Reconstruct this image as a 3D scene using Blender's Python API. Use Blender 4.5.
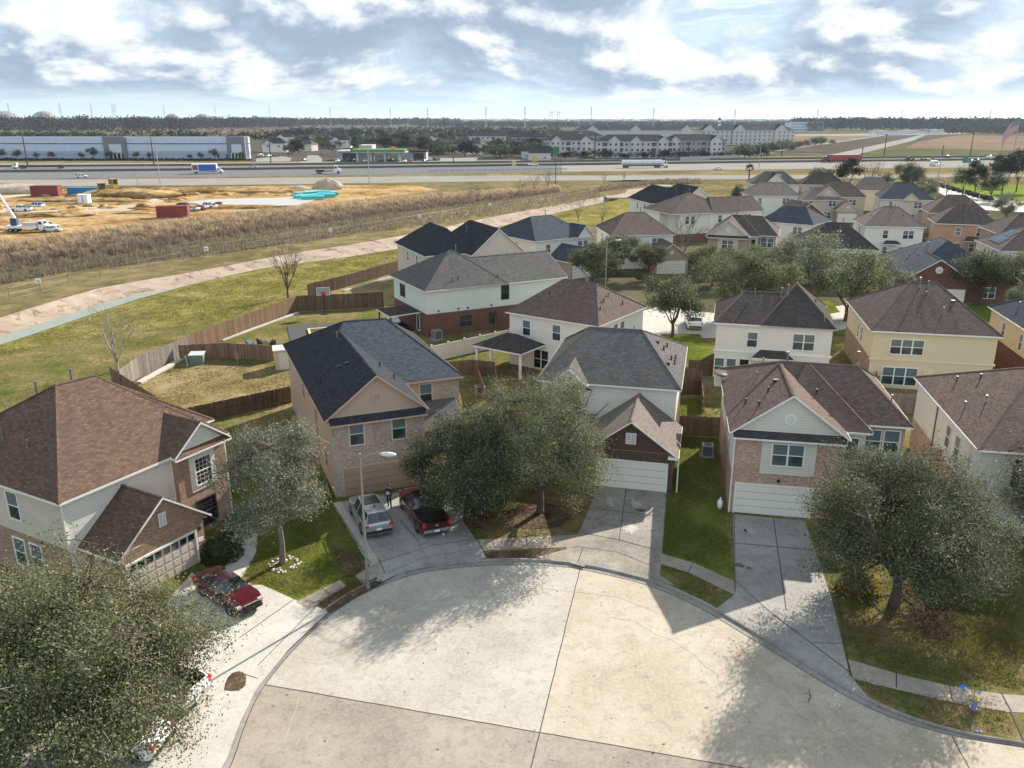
import bpy, bmesh, math, random
import numpy as np
from mathutils import Vector, Matrix

for o in list(bpy.data.objects): bpy.data.objects.remove(o)
scn = bpy.context.scene
COL = scn.collection
R = math.radians

# ---------------------------------------------------------------- camera
FPX, HEYE = 820.0, 26.0
PITCH = math.atan(265.5 / FPX)
cam_d = bpy.data.cameras.new('camera'); cam = bpy.data.objects.new('camera', cam_d); COL.objects.link(cam)
cam.location = (0, 0, HEYE); cam.rotation_euler = (R(90) - PITCH, 0, 0)
cam_d.sensor_width = 36; cam_d.lens = FPX / 1024 * 36; cam_d.clip_end = 60000; cam_d.clip_start = .5
scn.camera = cam

# ---------------------------------------------------------------- light
SUN_AZ, SUN_EL = math.atan2(.6, .8), R(29)
to_sun = Vector((math.sin(SUN_AZ) * math.cos(SUN_EL), math.cos(SUN_AZ) * math.cos(SUN_EL), math.sin(SUN_EL)))
sun_d = bpy.data.lights.new('sun', 'SUN'); sun = bpy.data.objects.new('sun', sun_d); COL.objects.link(sun)
sun_d.energy = 5.0; sun_d.angle = R(.5); sun_d.color = (1, .925, .82)
sun.rotation_euler = (-to_sun).to_track_quat('-Z', 'Y').to_euler(); sun.location = (0, 0, 300)
scn.view_settings.view_transform = 'Standard'; scn.view_settings.look = 'None'
scn.view_settings.exposure = 1.2; scn.view_settings.gamma = 1; scn.view_settings.use_curve_mapping = False
scn.cycles.max_bounces = 6; scn.cycles.volume_bounces = 0; scn.cycles.diffuse_bounces = 3
scn.cycles.use_denoising = True; scn.cycles.sample_clamp_indirect = 4

world = bpy.data.worlds.new('World'); scn.world = world; world.use_nodes = True
def build_sky():
    nt = world.node_tree; N = nt.nodes; L = nt.links; N.clear()
    def nd(t, **k):
        n = N.new(t)
        for a, b in k.items(): setattr(n, a, b)
        return n
    def mth(op, a, b=None, c=None, clamp=False):
        n = nd('ShaderNodeMath', operation=op, use_clamp=clamp)
        for i, x in enumerate((a, b, c)):
            if x is None: continue
            if isinstance(x, (int, float)): n.inputs[i].default_value = x
            else: L.new(x, n.inputs[i])
        return n.outputs[0]
    def mixc(f, a, b):
        n = nd('ShaderNodeMix', data_type='RGBA')
        for s, x in ((0, f), (6, a), (7, b)):
            if isinstance(x, (int, float)): n.inputs[s].default_value = x
            elif isinstance(x, tuple): n.inputs[s].default_value = (*x, 1)
            else: L.new(x, n.inputs[s])
        return n.outputs[2]
    sky = nd('ShaderNodeTexSky', sky_type='NISHITA', sun_disc=False, sun_elevation=SUN_EL, sun_rotation=SUN_AZ)
    sky.air_density = 1.0; sky.dust_density = .6; sky.ozone_density = 1.5
    tc = nd('ShaderNodeTexCoord'); sep = nd('ShaderNodeSeparateXYZ'); L.new(tc.outputs['Generated'], sep.inputs[0])
    az = mth('ARCTAN2', sep.outputs[0], sep.outputs[1])
    el = mth('ARCSINE', sep.outputs[2])
    elp = mth('MAXIMUM', el, 0.0)
    # cloud layers crowd together and flatten towards the horizon
    lay = mth('MULTIPLY', mth('LOGARITHM', mth('ADD', mth('MULTIPLY', elp, 8.0), 1.0), 2.718), 1.0)
    def field(dx, dy, scale, detail, seed, sx=1.0, sy=1.0, rough=.55, dist=.2):
        cb = nd('ShaderNodeCombineXYZ')
        L.new(mth('MULTIPLY', mth('ADD', az, dx), sx), cb.inputs[0])
        L.new(mth('MULTIPLY', mth('ADD', lay, dy), sy), cb.inputs[1]); cb.inputs[2].default_value = seed
        n = nd('ShaderNodeTexNoise'); n.inputs['Scale'].default_value = scale; n.inputs['Detail'].default_value = detail
        n.inputs['Roughness'].default_value = rough; n.inputs['Distortion'].default_value = dist
        L.new(cb.outputs[0], n.inputs['Vector']); return n.outputs[0]
    def rng(f, a, b, c=0., d=1.):
        n = nd('ShaderNodeMapRange', interpolation_type='SMOOTHSTEP'); L.new(f, n.inputs[0])
        for i, y in enumerate((a, b, c, d)): n.inputs[i + 1].default_value = y
        return n.outputs[0]
    big = field(0, 0, CL[3], 8, CL[0], 1.0, CL[4]); up = field(.015, .07, CL[3], 8, CL[0], 1.0, CL[4])
    mid = field(0, 0, 9, 7, CL[1], 1.0, CL[4] * .8, .6)
    dens = mth('ADD', mth('MULTIPLY', big, .8), mth('MULTIPLY', mid, .2))
    cov = rng(dens, CL[2] - .01, CL[2] + .06)
    puff = mth('ADD', mth('SUBTRACT', big, up), mth('MULTIPLY', mth('SUBTRACT', mid, .5), .3))
    lit = rng(puff, -.05, .09)
    thick = rng(dens, CL[2] + .02, CL[2] + .17)
    shade = mixc(thick, CC[0], CC[1])
    ccol = mixc(lit, shade, CC[2])
    # a second, thinner deck low over the horizon
    low = field(.4, .3, 7, 8, CL[0] + 5, .8, 1.2, .6)
    lowc = mth('MULTIPLY', rng(low, .47, .55), .85)
    lowcol = mixc(rng(low, .5, .6), CC[2], CC[0])
    fade = rng(el, .01, .04)
    pale = mixc(rng(el, 0., .3), CC[3], CC[4])
    base = mixc(.9, sky.outputs[0], pale)
    base = mixc(mth('MULTIPLY', lowc, rng(el, .004, .03)), base, lowcol)
    out = mixc(mth('MULTIPLY', cov, mth('MULTIPLY', fade, .96)), base, ccol)
    boost = nd('ShaderNodeVectorMath', operation='SCALE'); L.new(out, boost.inputs[0]); L.new(mth('MULTIPLY', rng(el, .16, .45, 1.0, .75), rng(sep.outputs[1], .25, -.6, 1.0, 1.75)), boost.inputs[3]); out = boost.outputs[0]  # unseen sky behind the view brightened as added fill; sky overhead dimmed
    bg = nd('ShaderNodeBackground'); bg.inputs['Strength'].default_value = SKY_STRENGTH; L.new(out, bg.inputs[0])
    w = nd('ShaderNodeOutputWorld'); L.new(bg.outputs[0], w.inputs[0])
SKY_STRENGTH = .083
CL = (131.7, 7.1, .395, 5.5, .4)
CC = ((3.2, 4.1, 5.0), (1.95, 2.5, 3.3), (5.5, 5.75, 5.9), (3.45, 4.5, 5.05), (2.1, 3.5, 5.1))
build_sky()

# ---------------------------------------------------------------- survey helper: photo point -> place on the level ground
SP, CP = math.sin(PITCH), math.cos(PITCH)
def site(u, v, z=0.0):
    dx, dy = (u - 512) / FPX, (384 - v) / FPX
    t = (z - HEYE) / (-SP + dy * CP)
    return Vector((dx * t, (CP + dy * SP) * t, z))
def tall(p, v):
    """height at which a thing standing at p reaches photo row v"""
    dy = (384 - v) / FPX
    return HEYE + (-SP + dy * CP) * p[1] / (CP + dy * SP)

# ---------------------------------------------------------------- materials
MATS = {}
class NT:
    def __init__(s, name, rough=.8, spec=.3):
        s.m = bpy.data.materials.new(name); s.m.use_nodes = True
        s.t = s.m.node_tree; s.b = s.t.nodes['Principled BSDF']
        s.b.inputs['Roughness'].default_value = rough
        s.b.inputs['Specular IOR Level'].default_value = spec
        MATS[name] = s.m
    def n(s, t, **k):
        x = s.t.nodes.new(t)
        for a, b in k.items():
            if a.startswith('i_'): x.inputs[a[2:].replace('_', ' ')].default_value = b
            else: setattr(x, a, b)
        return x
    def l(s, a, b): s.t.links.new(a, b)
    def coord(s, kind='pos', scale=(1, 1, 1)):
        if kind == 'pos': v = s.n('ShaderNodeNewGeometry').outputs['Position']
        else: v = s.n('ShaderNodeTexCoord').outputs[{'uv': 'UV', 'obj': 'Object'}[kind]]
        if scale != (1, 1, 1):
            m = s.n('ShaderNodeMapping'); m.inputs['Scale'].default_value = scale; s.l(v, m.inputs[0]); v = m.outputs[0]
        return v
    def noise(s, v, scale, detail=5, rough=.55, dist=0):
        x = s.n('ShaderNodeTexNoise', i_Scale=scale, i_Detail=detail, i_Roughness=rough, i_Distortion=dist); s.l(v, x.inputs['Vector']); return x.outputs[0]
    def ramp(s, f, stops):
        x = s.n('ShaderNodeValToRGB'); s.l(f, x.inputs[0]); e = x.color_ramp.elements
        while len(e) > 1: e.remove(e[0])
        e[0].position = stops[0][0]; e[0].color = (*stops[0][1], 1)
        for p, c in stops[1:]:
            q = e.new(p); q.color = (*c, 1)
        return x.outputs[0]
    def mix(s, f, a, b, mode='MIX'):
        x = s.n('ShaderNodeMix', data_type='RGBA', blend_type=mode)
        for i, y in ((0, f), (6, a), (7, b)):
            if isinstance(y, (int, float)): x.inputs[i].default_value = y
            elif isinstance(y, tuple): x.inputs[i].default_value = (*y, 1)
            else: s.l(y, x.inputs[i])
        return x.outputs[2]
    def rng(s, f, a, b, c=0., d=1.):
        x = s.n('ShaderNodeMapRange', interpolation_type='SMOOTHSTEP'); s.l(f, x.inputs[0])
        for i, y in enumerate((a, b, c, d)): x.inputs[i + 1].default_value = y
        return x.outputs[0]
    def col(s, c):
        if isinstance(c, tuple): s.b.inputs['Base Color'].default_value = (*c, 1)
        else: s.l(c, s.b.inputs['Base Color'])
        return s
    def bump(s, h, strength=.3, dist=.02):
        x = s.n('ShaderNodeBump', i_Strength=strength, i_Distance=dist); s.l(h, x.inputs['Height']); s.l(x.outputs[0], s.b.inputs['Normal']); return s

def plain(name, c, rough=.6, metal=0., spec=.4, var=.12, vs=2.5):
    m = NT(name, rough, spec); m.b.inputs['Metallic'].default_value = metal
    if var:
        f = m.noise(m.coord('pos'), vs, 4)
        m.col(m.mix(f, tuple(x * (1 - var) for x in c), tuple(x * (1 + var) for x in c)))
    else: m.col(c)
    return m.m
def brick(name, c1, c2, mortar=(.42, .39, .35)):
    m = NT(name, .85, .2); uv = m.coord('uv')
    b = m.n('ShaderNodeTexBrick'); m.l(uv, b.inputs['Vector'])
    b.inputs['Scale'].default_value = 1; b.inputs['Brick Width'].default_value = .235; b.inputs['Row Height'].default_value = .078
    b.inputs['Mortar Size'].default_value = .011; b.inputs['Bias'].default_value = -.1
    b.inputs['Color1'].default_value = (*c1, 1); b.inputs['Color2'].default_value = (*c2, 1); b.inputs['Mortar'].default_value = (*mortar, 1)
    f = m.noise(m.coord('pos'), 1.1, 5)
    c = m.mix(m.rng(f, .35, .7), m.mix(.9, b.outputs[0], (.8, .79, .77), 'MULTIPLY'), b.outputs[0])
    k = m.noise(m.coord('uv', (3.2, 9, 1)), 1.0, 4, .75); c = m.mix(m.rng(k, .52, .68, 0, .75), c, tuple(min(.8, x * 1.5 + .03) for x in c2)); c = m.mix(m.rng(k, .34, .47, .7, 0), c, tuple(x * .5 for x in c1))
    m.col(c)
    m.bump(b.outputs[1], -.25, .01); return m.m
def siding(name, c, row=.19):
    m = NT(name, .6, .3); uv = m.coord('uv'); s = m.n('ShaderNodeSeparateXYZ'); m.l(uv, s.inputs[0])
    d = m.n('ShaderNodeMath', operation='DIVIDE'); m.l(s.outputs[1], d.inputs[0]); d.inputs[1].default_value = row
    f = m.n('ShaderNodeMath', operation='FRACT'); m.l(d.outputs[0], f.inputs[0])
    g = m.rng(f.outputs[0], 0, .14)
    w = m.noise(m.coord('pos'), .8, 5)
    cc = m.mix(w, tuple(x * .9 for x in c), tuple(min(.9, x * 1.05) for x in c))
    m.col(m.mix(g, m.mix(.75, cc, tuple(x * .3 for x in c)), cc)); m.bump(f.outputs[0], .35, .02); return m.m
def shingle(name, c1, c2, c3, streak=.25):
    m = NT(name, .95, .03); uv = m.coord('uv')
    b = m.n('ShaderNodeTexBrick'); m.l(uv, b.inputs['Vector'])
    b.inputs['Scale'].default_value = 1; b.inputs['Brick Width'].default_value = .31; b.inputs['Row Height'].default_value = .145
    b.inputs['Mortar Size'].default_value = .012; b.inputs['Mortar Smooth'].default_value = .6; b.offset = .37
    b.inputs['Color1'].default_value = (*c1, 1); b.inputs['Color2'].default_value = (*c2, 1); b.inputs['Mortar'].default_value = tuple(x * .45 for x in c1) + (1,)
    pos = m.coord('pos')
    w = m.noise(m.coord('uv', (2.2, 4.2, 1)), 1.6, 3, .7)
    c = m.mix(m.rng(w, .42, .62, 0, .8), b.outputs[0], c3)
    st = m.noise(m.coord('uv', (1.3, .16, 1)), .8, 5)
    big = m.noise(pos, .22, 3)
    c = m.mix(m.rng(st, .45, .8, 0, streak), c, tuple(x * .45 for x in c1))
    c = m.mix(m.rng(big, .4, .7, 0, .3), c, c3)
    m.col(c); m.bump(b.outputs[1], -.4, .02); return m.m

SH = {}
SH['brown'] = shingle('shingle_brown', (.095, .066, .056), (.19, .138, .115), (.125, .098, .09))
SH['redbrown'] = shingle('shingle_red_brown', (.095, .056, .038), (.195, .118, .076), (.085, .07, .066), .1)
SH['grey'] = shingle('shingle_grey', (.075, .07, .067), (.15, .143, .136), (.105, .10, .097))
SH['black'] = shingle('shingle_black', (.024, .026, .031), (.055, .058, .066), (.036, .038, .044), .05)
SH['blue'] = shingle('shingle_slate', (.04, .047, .058), (.085, .096, .112), (.058, .066, .08), .05)
SH['weathered'] = shingle('shingle_weathered', (.08, .064, .056), (.155, .126, .113), (.085, .072, .066), .6)
SH['tan'] = shingle('shingle_tan', (.14, .118, .10), (.225, .192, .165), (.16, .138, .122))
SH['dark'] = shingle('shingle_dark_weathered', (.045, .039, .036), (.09, .08, .075), (.055, .049, .047), .6)
BR = {}
BR['red'] = brick('brick_red', (.16, .06, .04), (.2, .085, .06), (.2, .15, .13))
BR['maroon'] = brick('brick_maroon', (.13, .05, .035), (.17, .07, .05), (.16, .11, .09))
BR['dark'] = brick('brick_dark_brown', (.075, .042, .032), (.11, .06, .045), (.12, .09, .075))
BR['orange'] = brick('brick_orange', (.40, .22, .15), (.54, .34, .25))
BR['brown'] = brick('brick_brown', (.27, .155, .095), (.36, .215, .14), (.36, .3, .25))
BR['pink'] = brick('brick_pinkish_tan', (.34, .255, .2), (.45, .36, .295), (.43, .38, .33))
BR['tan'] = brick('brick_tan', (.33, .22, .15), (.42, .3, .21))
SD = {}
SD['white'] = siding('siding_white', (.7, .675, .61)); SD['cream'] = siding('siding_cream', (.66, .56, .37))
SD['peach'] = siding('siding_peach', (.45, .335, .255)); SD['beige'] = siding('siding_beige', (.56, .5, .41))
SD['greywhite'] = siding('siding_pale_grey', (.61, .585, .52)); SD['orange'] = siding('siding_terracotta', (.43, .265, .185))
SD['mint'] = siding('siding_pale_mint', (.62, .66, .6)); SD['tan'] = siding('siding_tan', (.5, .42, .33))
TRIM = plain('trim_white', (.72, .71, .67), .5, var=.06); TRIMP = plain('trim_peach', (.5, .33, .25), .5, var=.06)
TRIMB = plain('trim_beige', (.55, .5, .42), .5, var=.06)
DARK = plain('dark_opening', (.012, .012, .012), .6, var=0)
GARW = plain('garage_door_white', (.7, .675, .6), .45, var=.05); GARP = plain('garage_door_peach', (.35, .245, .175), .5, var=.05); GARB = plain('garage_door_beige', (.5, .44, .37), .5, var=.05)
PIPE = plain('vent_metal', (.2, .19, .18), .5, .6); PIPED = plain('vent_black', (.02, .02, .02), .5)
def glass_mat(name, c, rough=.08):
    m = NT(name, rough, .6); f = m.noise(m.coord('pos'), .9, 3)
    m.col(m.mix(m.rng(f, .4, .6), c, tuple(min(1, x * 2.2 + .008) for x in c))); return m.m
PANE = glass_mat('window_glass', (.022, .034, .037)); PANED = glass_mat('dark_glass', (.008, .009, .01)); 
m = NT('window_glass_blinds', .25, .5); uv = m.coord('uv'); sx = m.n('ShaderNodeSeparateXYZ'); m.l(uv, sx.inputs[0])
d = m.n('ShaderNodeMath', operation='MULTIPLY'); m.l(sx.outputs[1], d.inputs[0]); d.inputs[1].default_value = 14
f = m.n('ShaderNodeMath', operation='FRACT'); m.l(d.outputs[0], f.inputs[0])
m.col(m.mix(m.rng(f.outputs[0], .2, .8), (.07, .1, .105), (.14, .19, .195))); PANEB = m.m

def concrete(name, a, b, stain=(.1, .095, .09), sa=.35):
    m = NT(name, .92, .08); p = m.coord('pos')
    c = m.mix(m.rng(m.noise(p, .23, 5, .6), .32, .68), a, b)
    c = m.mix(m.rng(m.noise(p, 1.7, 7, .68, .6), .44, .72, 0, .6), c, tuple(x * .72 for x in a))
    c = m.mix(m.rng(m.noise(p, .42, 7, .7, 1.2), .5, .74, 0, sa), c, stain)
    c = m.mix(m.rng(m.noise(p, 6, 5, .7), .4, .7, 0, .4), c, tuple(min(.9, x * 1.25) for x in b))
    c = m.mix(m.rng(m.noise(p, 26, 3, .8), .66, .74, 0, .5), c, tuple(x * .4 for x in a))
    m.col(c); m.bump(m.noise(p, 14, 4, .7), .15, .01); return m.m
CON_W = concrete('concrete_pale', (.32, .288, .243), (.405, .372, .325), (.2, .19, .175), .5)
CON_Y = concrete('concrete_yellowish', (.325, .28, .215), (.415, .37, .30), (.24, .2, .15), .5)
CON_B = concrete('concrete_brownish', (.22, .188, .155), (.315, .275, .23), (.135, .115, .1), .55)
CON_N = concrete('concrete_new', (.38, .355, .315), (.45, .425, .385), (.28, .26, .23), .35)
CON_D = concrete('concrete_dirty_drive', (.165, .148, .125), (.30, .275, .238), (.06, .055, .05), .7)
CON_G = concrete('concrete_grey_drive', (.23, .218, .198), (.32, .308, .285), (.1, .095, .087), .6)
CON_F = plain('concrete_far', (.235, .222, .2), 1, spec=0, var=.16, vs=.05)
ASPH = plain('freeway_lanes', (.14, .142, .148), 1, spec=0, var=.12, vs=.06)
ASPD = plain('asphalt_dark', (.07, .07, .072), .9, var=.2, vs=.2)
JOINT = plain('joint_tar', (.045, .042, .04), .9, var=.2)

def grass(name, stops, s1=.16, s2=2.4, fine=True):
    m = NT(name, 1.0, .0); p = m.coord('pos')
    f1 = m.noise(p, s1, 6, .62, .4); f2 = m.noise(p, s2, 6, .7, .3)
    x = m.n('ShaderNodeMix', data_type='FLOAT'); x.inputs[0].default_value = .5; m.l(f1, x.inputs[2]); m.l(f2, x.inputs[3])
    c = m.ramp(m.rng(x.outputs[0], .34, .66), stops)
    if fine:
        g = m.noise(p, 9, 4, .8)
        c = m.mix(m.rng(g, .35, .7, .0, .55), c, m.mix(.55, c, (.03, .035, .012)))
        m.bump(m.noise(p, 16, 4, .8), .55, .06)
    m.col(c); return m.m
GR_LAWN = grass('lawn_green', [(0, (.06, .085, .014)), (.45, (.12, .15, .025)), (.75, (.17, .175, .045)), (1, (.23, .19, .085))])
GR_DORM = grass('lawn_dormant', [(0, (.06, .08, .018)), (.4, (.115, .115, .036)), (.7, (.18, .14, .065)), (1, (.25, .195, .115))])
GR_DRY = grass('yard_dry', [(0, (.115, .105, .035)), (.3, (.20, .155, .07)), (.65, (.28, .215, .11)), (1, (.33, .26, .14))])
GR_BANK = grass('bank_grass', [(0, (.095, .095, .024)), (.35, (.155, .145, .038)), (.7, (.215, .18, .062)), (1, (.3, .245, .12))], .14, .7)
GR_FAR = grass('field_grass', [(0, (.085, .08, .035)), (.4, (.14, .115, .055)), (.7, (.2, .155, .08)), (1, (.26, .21, .12))], .03, .25)
GR_PARK = grass('park_grass', [(0, (.10, .15, .02)), (1, (.17, .2, .045))], .04, .5, False)
GROUND = grass('ground_far', [(0, (.05, .055, .03)), (.5, (.09, .085, .05)), (1, (.16, .13, .085))], .006, .05, False)
FIELD = grass('brown_field', [(0, (.12, .085, .058)), (.5, (.165, .12, .085)), (1, (.21, .155, .11))], .012, .08, False)
FIELDG = grass('green_field', [(0, (.05, .07, .035)), (1, (.11, .11, .055))], .02, .1, False)
FIELDD = grass('dark_field', [(0, (.05, .045, .04)), (1, (.1, .09, .075))], .02, .1, False)
DIRT = grass('clay_dirt', [(0, (.12, .07, .03)), (.3, (.25, .15, .06)), (.6, (.38, .25, .115)), (1, (.46, .36, .23))], .07, .45)
SAND = grass('pale_sand', [(0, (.36, .29, .2)), (1, (.5, .44, .36))], .08, .5)
MULCH = grass('leaf_litter', [(0, (.05, .035, .02)), (.5, (.1, .07, .045)), (1, (.2, .15, .11))], .6, 5)
WET = plain('wet_white_ground', (.38, .375, .36), .4, var=.15, vs=.2)
m = NT('channel_water', .3, .25); m.col(m.mix(m.noise(m.coord('pos'), .3, 4), (.17, .2, .165), (.25, .28, .235)))
m.bump(m.noise(m.coord('pos'), 3, 3), .08, .02); WATER = m.m
m = NT('channel_concrete', .95, .03); p = m.coord('pos')
c = m.mix(m.rng(m.noise(p, .12, 6, .65, 1), .3, .7), (.25, .195, .145), (.37, .305, .245)); c = m.mix(m.rng(m.noise(p, .28, 6, .7, 1.5), .5, .66, 0, .8), c, (.085, .07, .058)); m.col(c); CHAN = m.m

def wood(name, c1, c2, c3):
    m = NT(name, .9, .15); g = m.n('ShaderNodeNewGeometry')
    r = m.ramp(g.outputs['Random Per Island'], [(0, c1), (.5, c2), (1, c3)])
    n = m.noise(m.coord('pos', (6, 6, .8)), 2, 5, .7)
    m.col(m.mix(m.rng(n, .35, .7, 0, .55), r, tuple(x * .45 for x in c1))); return m.m
WD_BROWN = wood('fence_wood_brown', (.15, .09, .055), (.2, .125, .08), (.25, .165, .11))
WD_GREY = wood('fence_wood_grey', (.17, .145, .12), (.22, .19, .165), (.28, .245, .21))
WD_DARK = wood('fence_wood_dark', (.085, .055, .035), (.12, .08, .05), (.155, .105, .07))
VINYL = plain('vinyl_cream', (.66, .6, .5), .5, var=.06)

def leafmat(name, stops, transl=.25, rough=.8, spec=.06):
    m = NT(name, rough, spec); g = m.n('ShaderNodeNewGeometry')
    c = m.ramp(g.outputs['Random Per Island'], stops)
    oi = m.n('ShaderNodeObjectInfo')
    c = m.mix(m.rng(oi.outputs['Random'], 0, 1, 0, .35), c, m.mix(.6, c, (.06, .05, .02)))
    m.col(c)
    if transl:
        tr = m.n('ShaderNodeBsdfTranslucent'); m.l(c, tr.inputs[0]); mx = m.n('ShaderNodeMixShader'); mx.inputs[0].default_value = transl
        m.l(m.b.outputs[0], mx.inputs[1]); m.l(tr.outputs[0], mx.inputs[2]); m.l(mx.outputs[0], m.t.nodes['Material Output'].inputs[0])
    return m.m
LF_OAK = leafmat('oak_leaves', [(0, (0.029, 0.041, 0.017)), (.4, (0.077, 0.097, 0.040)), (.7, (0.155, 0.177, 0.086)), (.88, (0.210, 0.215, 0.147)), (1, (0.399, 0.378, 0.294))], .3)  # oak ramps: palest stops paint whitish gloss highlights into the leaf colour
LF_OAKL = leafmat('oak_leaves_light', [(0, (0.047, 0.066, 0.021)), (.4, (0.117, 0.141, 0.065)), (.7, (0.214, 0.235, 0.124)), (.9, (0.252, 0.257, 0.147)), (1, (0.420, 0.389, 0.231))], .36)
LF_OAKD = leafmat('oak_leaves_dark', [(0, (0.017, 0.028, 0.014)), (.5, (0.046, 0.065, 0.033)), (.82, (0.110, 0.135, 0.077)), (.94, (0.248, 0.262, 0.179)), (1, (0.336, 0.326, 0.242))], .28)
LF_GREY = leafmat('oak_leaves_greyish', [(0, (0.062, 0.077, 0.044)), (.4, (0.138, 0.157, 0.091)), (.75, (0.200, 0.210, 0.142)), (1, (0.441, 0.430, 0.347))], .38)
LF_PINE = leafmat('pine_needles', [(0, (.014, .022, .014)), (.6, (.028, .04, .024)), (1, (.05, .06, .035))], .15)
LF_FAR = leafmat('far_leaves', [(0, (.007, .009, .008)), (.5, (.012, .015, .012)), (.85, (.02, .022, .018)), (1, (.036, .033, .028))], 0, 1, 0)
LF_FARB = leafmat('far_bare_woods', [(0, (.032, .025, .021)), (.5, (.05, .04, .033)), (.85, (.07, .056, .045)), (1, (.035, .04, .026))], 0, 1, 0)
LF_TAN = leafmat('scrub_twigs', [(0, (.15, .125, .09)), (.5, (.25, .205, .15)), (.9, (.33, .27, .2)), (1, (.17, .17, .08))], .3)
LF_REED = leafmat('dry_reeds', [(0, (.24, .17, .1)), (.4, (.38, .28, .175)), (.8, (.5, .38, .25)), (1, (.58, .47, .34))], .45)
LF_REEDD = leafmat('dark_reeds', [(0, (.12, .09, .065)), (.5, (.2, .155, .115)), (1, (.31, .25, .19))], .35)
LF_SHRUB = leafmat('shrub_leaves', [(0, (.02, .045, .012)), (.6, (.04, .075, .022)), (1, (.07, .105, .035))], .2)
LF_YEL = leafmat('yellowing_leaves', [(0, (.2, .15, .03)), (.5, (.27, .2, .045)), (1, (.2, .19, .06))], .35)
LF_GRASS = leafmat('grass_blades', [(0, (.09, .12, .018)), (.5, (.17, .2, .035)), (.85, (.24, .23, .06)), (1, (.34, .28, .14))], .45)
LF_DORM = leafmat('dormant_grass_blades', [(0, (.08, .085, .022)), (.4, (.16, .145, .05)), (.75, (.26, .21, .1)), (1, (.4, .33, .2))], .4)
LF_BANK = leafmat('bank_grass_tufts', [(0, (.11, .105, .028)), (.4, (.195, .175, .052)), (.8, (.29, .235, .1)), (1, (.38, .31, .18))], .35)
BARK = plain('bark_grey', (.16, .135, .115), .95, var=.3, vs=4); TWIG = plain('twig_grey', (.25, .225, .19), .95, var=.2)
BARKD = plain('bark_dark', (.075, .06, .05), .95, var=.3, vs=4)
BARKP = plain('bark_pale', (.34, .29, .24), .95, var=.2, vs=4)

# ---------------------------------------------------------------- mesh builder
class MB:
    def __init__(s): s.v = []; s.f = []; s.mi = []; s.mats = []; s.sm = []
    def slot(s, m):
        if m not in s.mats: s.mats.append(m)
        return s.mats.index(m)
    def add(s, vs, fs, m, smooth=False):
        k = len(s.v); s.v += [tuple(x) for x in vs]; i = s.slot(m)
        for f in fs: s.f.append([k + j for j in f]); s.mi.append(i); s.sm.append(smooth)
    def poly(s, pts, m): s.add(pts, [list(range(len(pts)))], m)
    def box(s, a, b, m, M=None):
        x0, y0, z0 = a; x1, y1, z1 = b
        vs = [(x0, y0, z0), (x1, y0, z0), (x1, y1, z0), (x0, y1, z0), (x0, y0, z1), (x1, y0, z1), (x1, y1, z1), (x0, y1, z1)]
        if M is not None: vs = [M @ Vector(v) for v in vs]
        s.add(vs, [(3, 2, 1, 0), (4, 5, 6, 7), (0, 1, 5, 4), (1, 2, 6, 5), (2, 3, 7, 6), (3, 0, 4, 7)], m)
    def tube(s, p0, p1, r0, r1, m, n=8, cap=True, smooth=True):
        p0 = Vector(p0); p1 = Vector(p1); d = (p1 - p0)
        if d.length < 1e-6: return
        d.normalize(); a = d.orthogonal().normalized(); b = d.cross(a)
        vs = []
        for p, r in ((p0, r0), (p1, r1)):
            for i in range(n):
                t = 2 * math.pi * i / n; vs.append(p + (a * math.cos(t) + b * math.sin(t)) * r)
        s.add(vs, [(i, (i + 1) % n, n + (i + 1) % n, n + i) for i in range(n)], m, smooth)
        if cap: s.add(vs[:n], [list(range(n))[::-1]], m); s.add(vs[n:], [list(range(n))], m)
    def path(s, pts, r, m, n=6):
        for i in range(len(pts) - 1): s.tube(pts[i], pts[i + 1], r[i] if isinstance(r, list) else r, r[i + 1] if isinstance(r, list) else r, m, n)
    def ball(s, c, r, m, nu=10, nv=6, sx=1, sy=1, sz=1, jit=0, seed=0, low=-90):
        rg = random.Random(seed); vs = []
        for j in range(nv + 1):
            t = R(low) + (R(90) - R(low)) * j / nv
            for i in range(nu):
                a = 2 * math.pi * i / nu; q = r * (1 + rg.uniform(-jit, jit))
                vs.append((c[0] + q * sx * math.cos(t) * math.cos(a), c[1] + q * sy * math.cos(t) * math.sin(a), c[2] + q * sz * math.sin(t)))
        s.add(vs, [(j * nu + i, j * nu + (i + 1) % nu, (j + 1) * nu + (i + 1) % nu, (j + 1) * nu + i) for j in range(nv) for i in range(nu)], m, True)
    def prism(s, pts, z0, z1, m):
        n = len(pts); vs = [(p[0], p[1], z0) for p in pts] + [(p[0], p[1], z1) for p in pts]
        s.add(vs, [(i, (i + 1) % n, n + (i + 1) % n, n + i) for i in range(n)] + [list(range(n, 2 * n)), list(range(n))[::-1]], m)
    def mesh(s, name, uv=True):
        me = bpy.data.meshes.new(name); me.from_pydata(s.v, [], s.f)
        for m in s.mats: me.materials.append(m)
        me.polygons.foreach_set('material_index', s.mi); me.polygons.foreach_set('use_smooth', s.sm)
        if uv:
            u = me.uv_layers.new(name='UVMap').data; Z = Vector((0, 0, 1))
            for p in me.polygons:
                nn = p.normal
                if abs(nn.z) > .995: e1 = Vector((1, 0, 0)); e2 = Vector((0, 1, 0))
                else: e1 = Z.cross(nn).normalized(); e2 = nn.cross(e1)
                for li in p.loop_indices:
                    c = me.vertices[me.loops[li].vertex_index].co; u[li].uv = (c.dot(e1), c.dot(e2))
        me.update(); return me
    def build(s, name, parent=None, loc=(0, 0, 0), uv=True):
        return link(name, s.mesh(name, uv), parent, loc)
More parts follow.
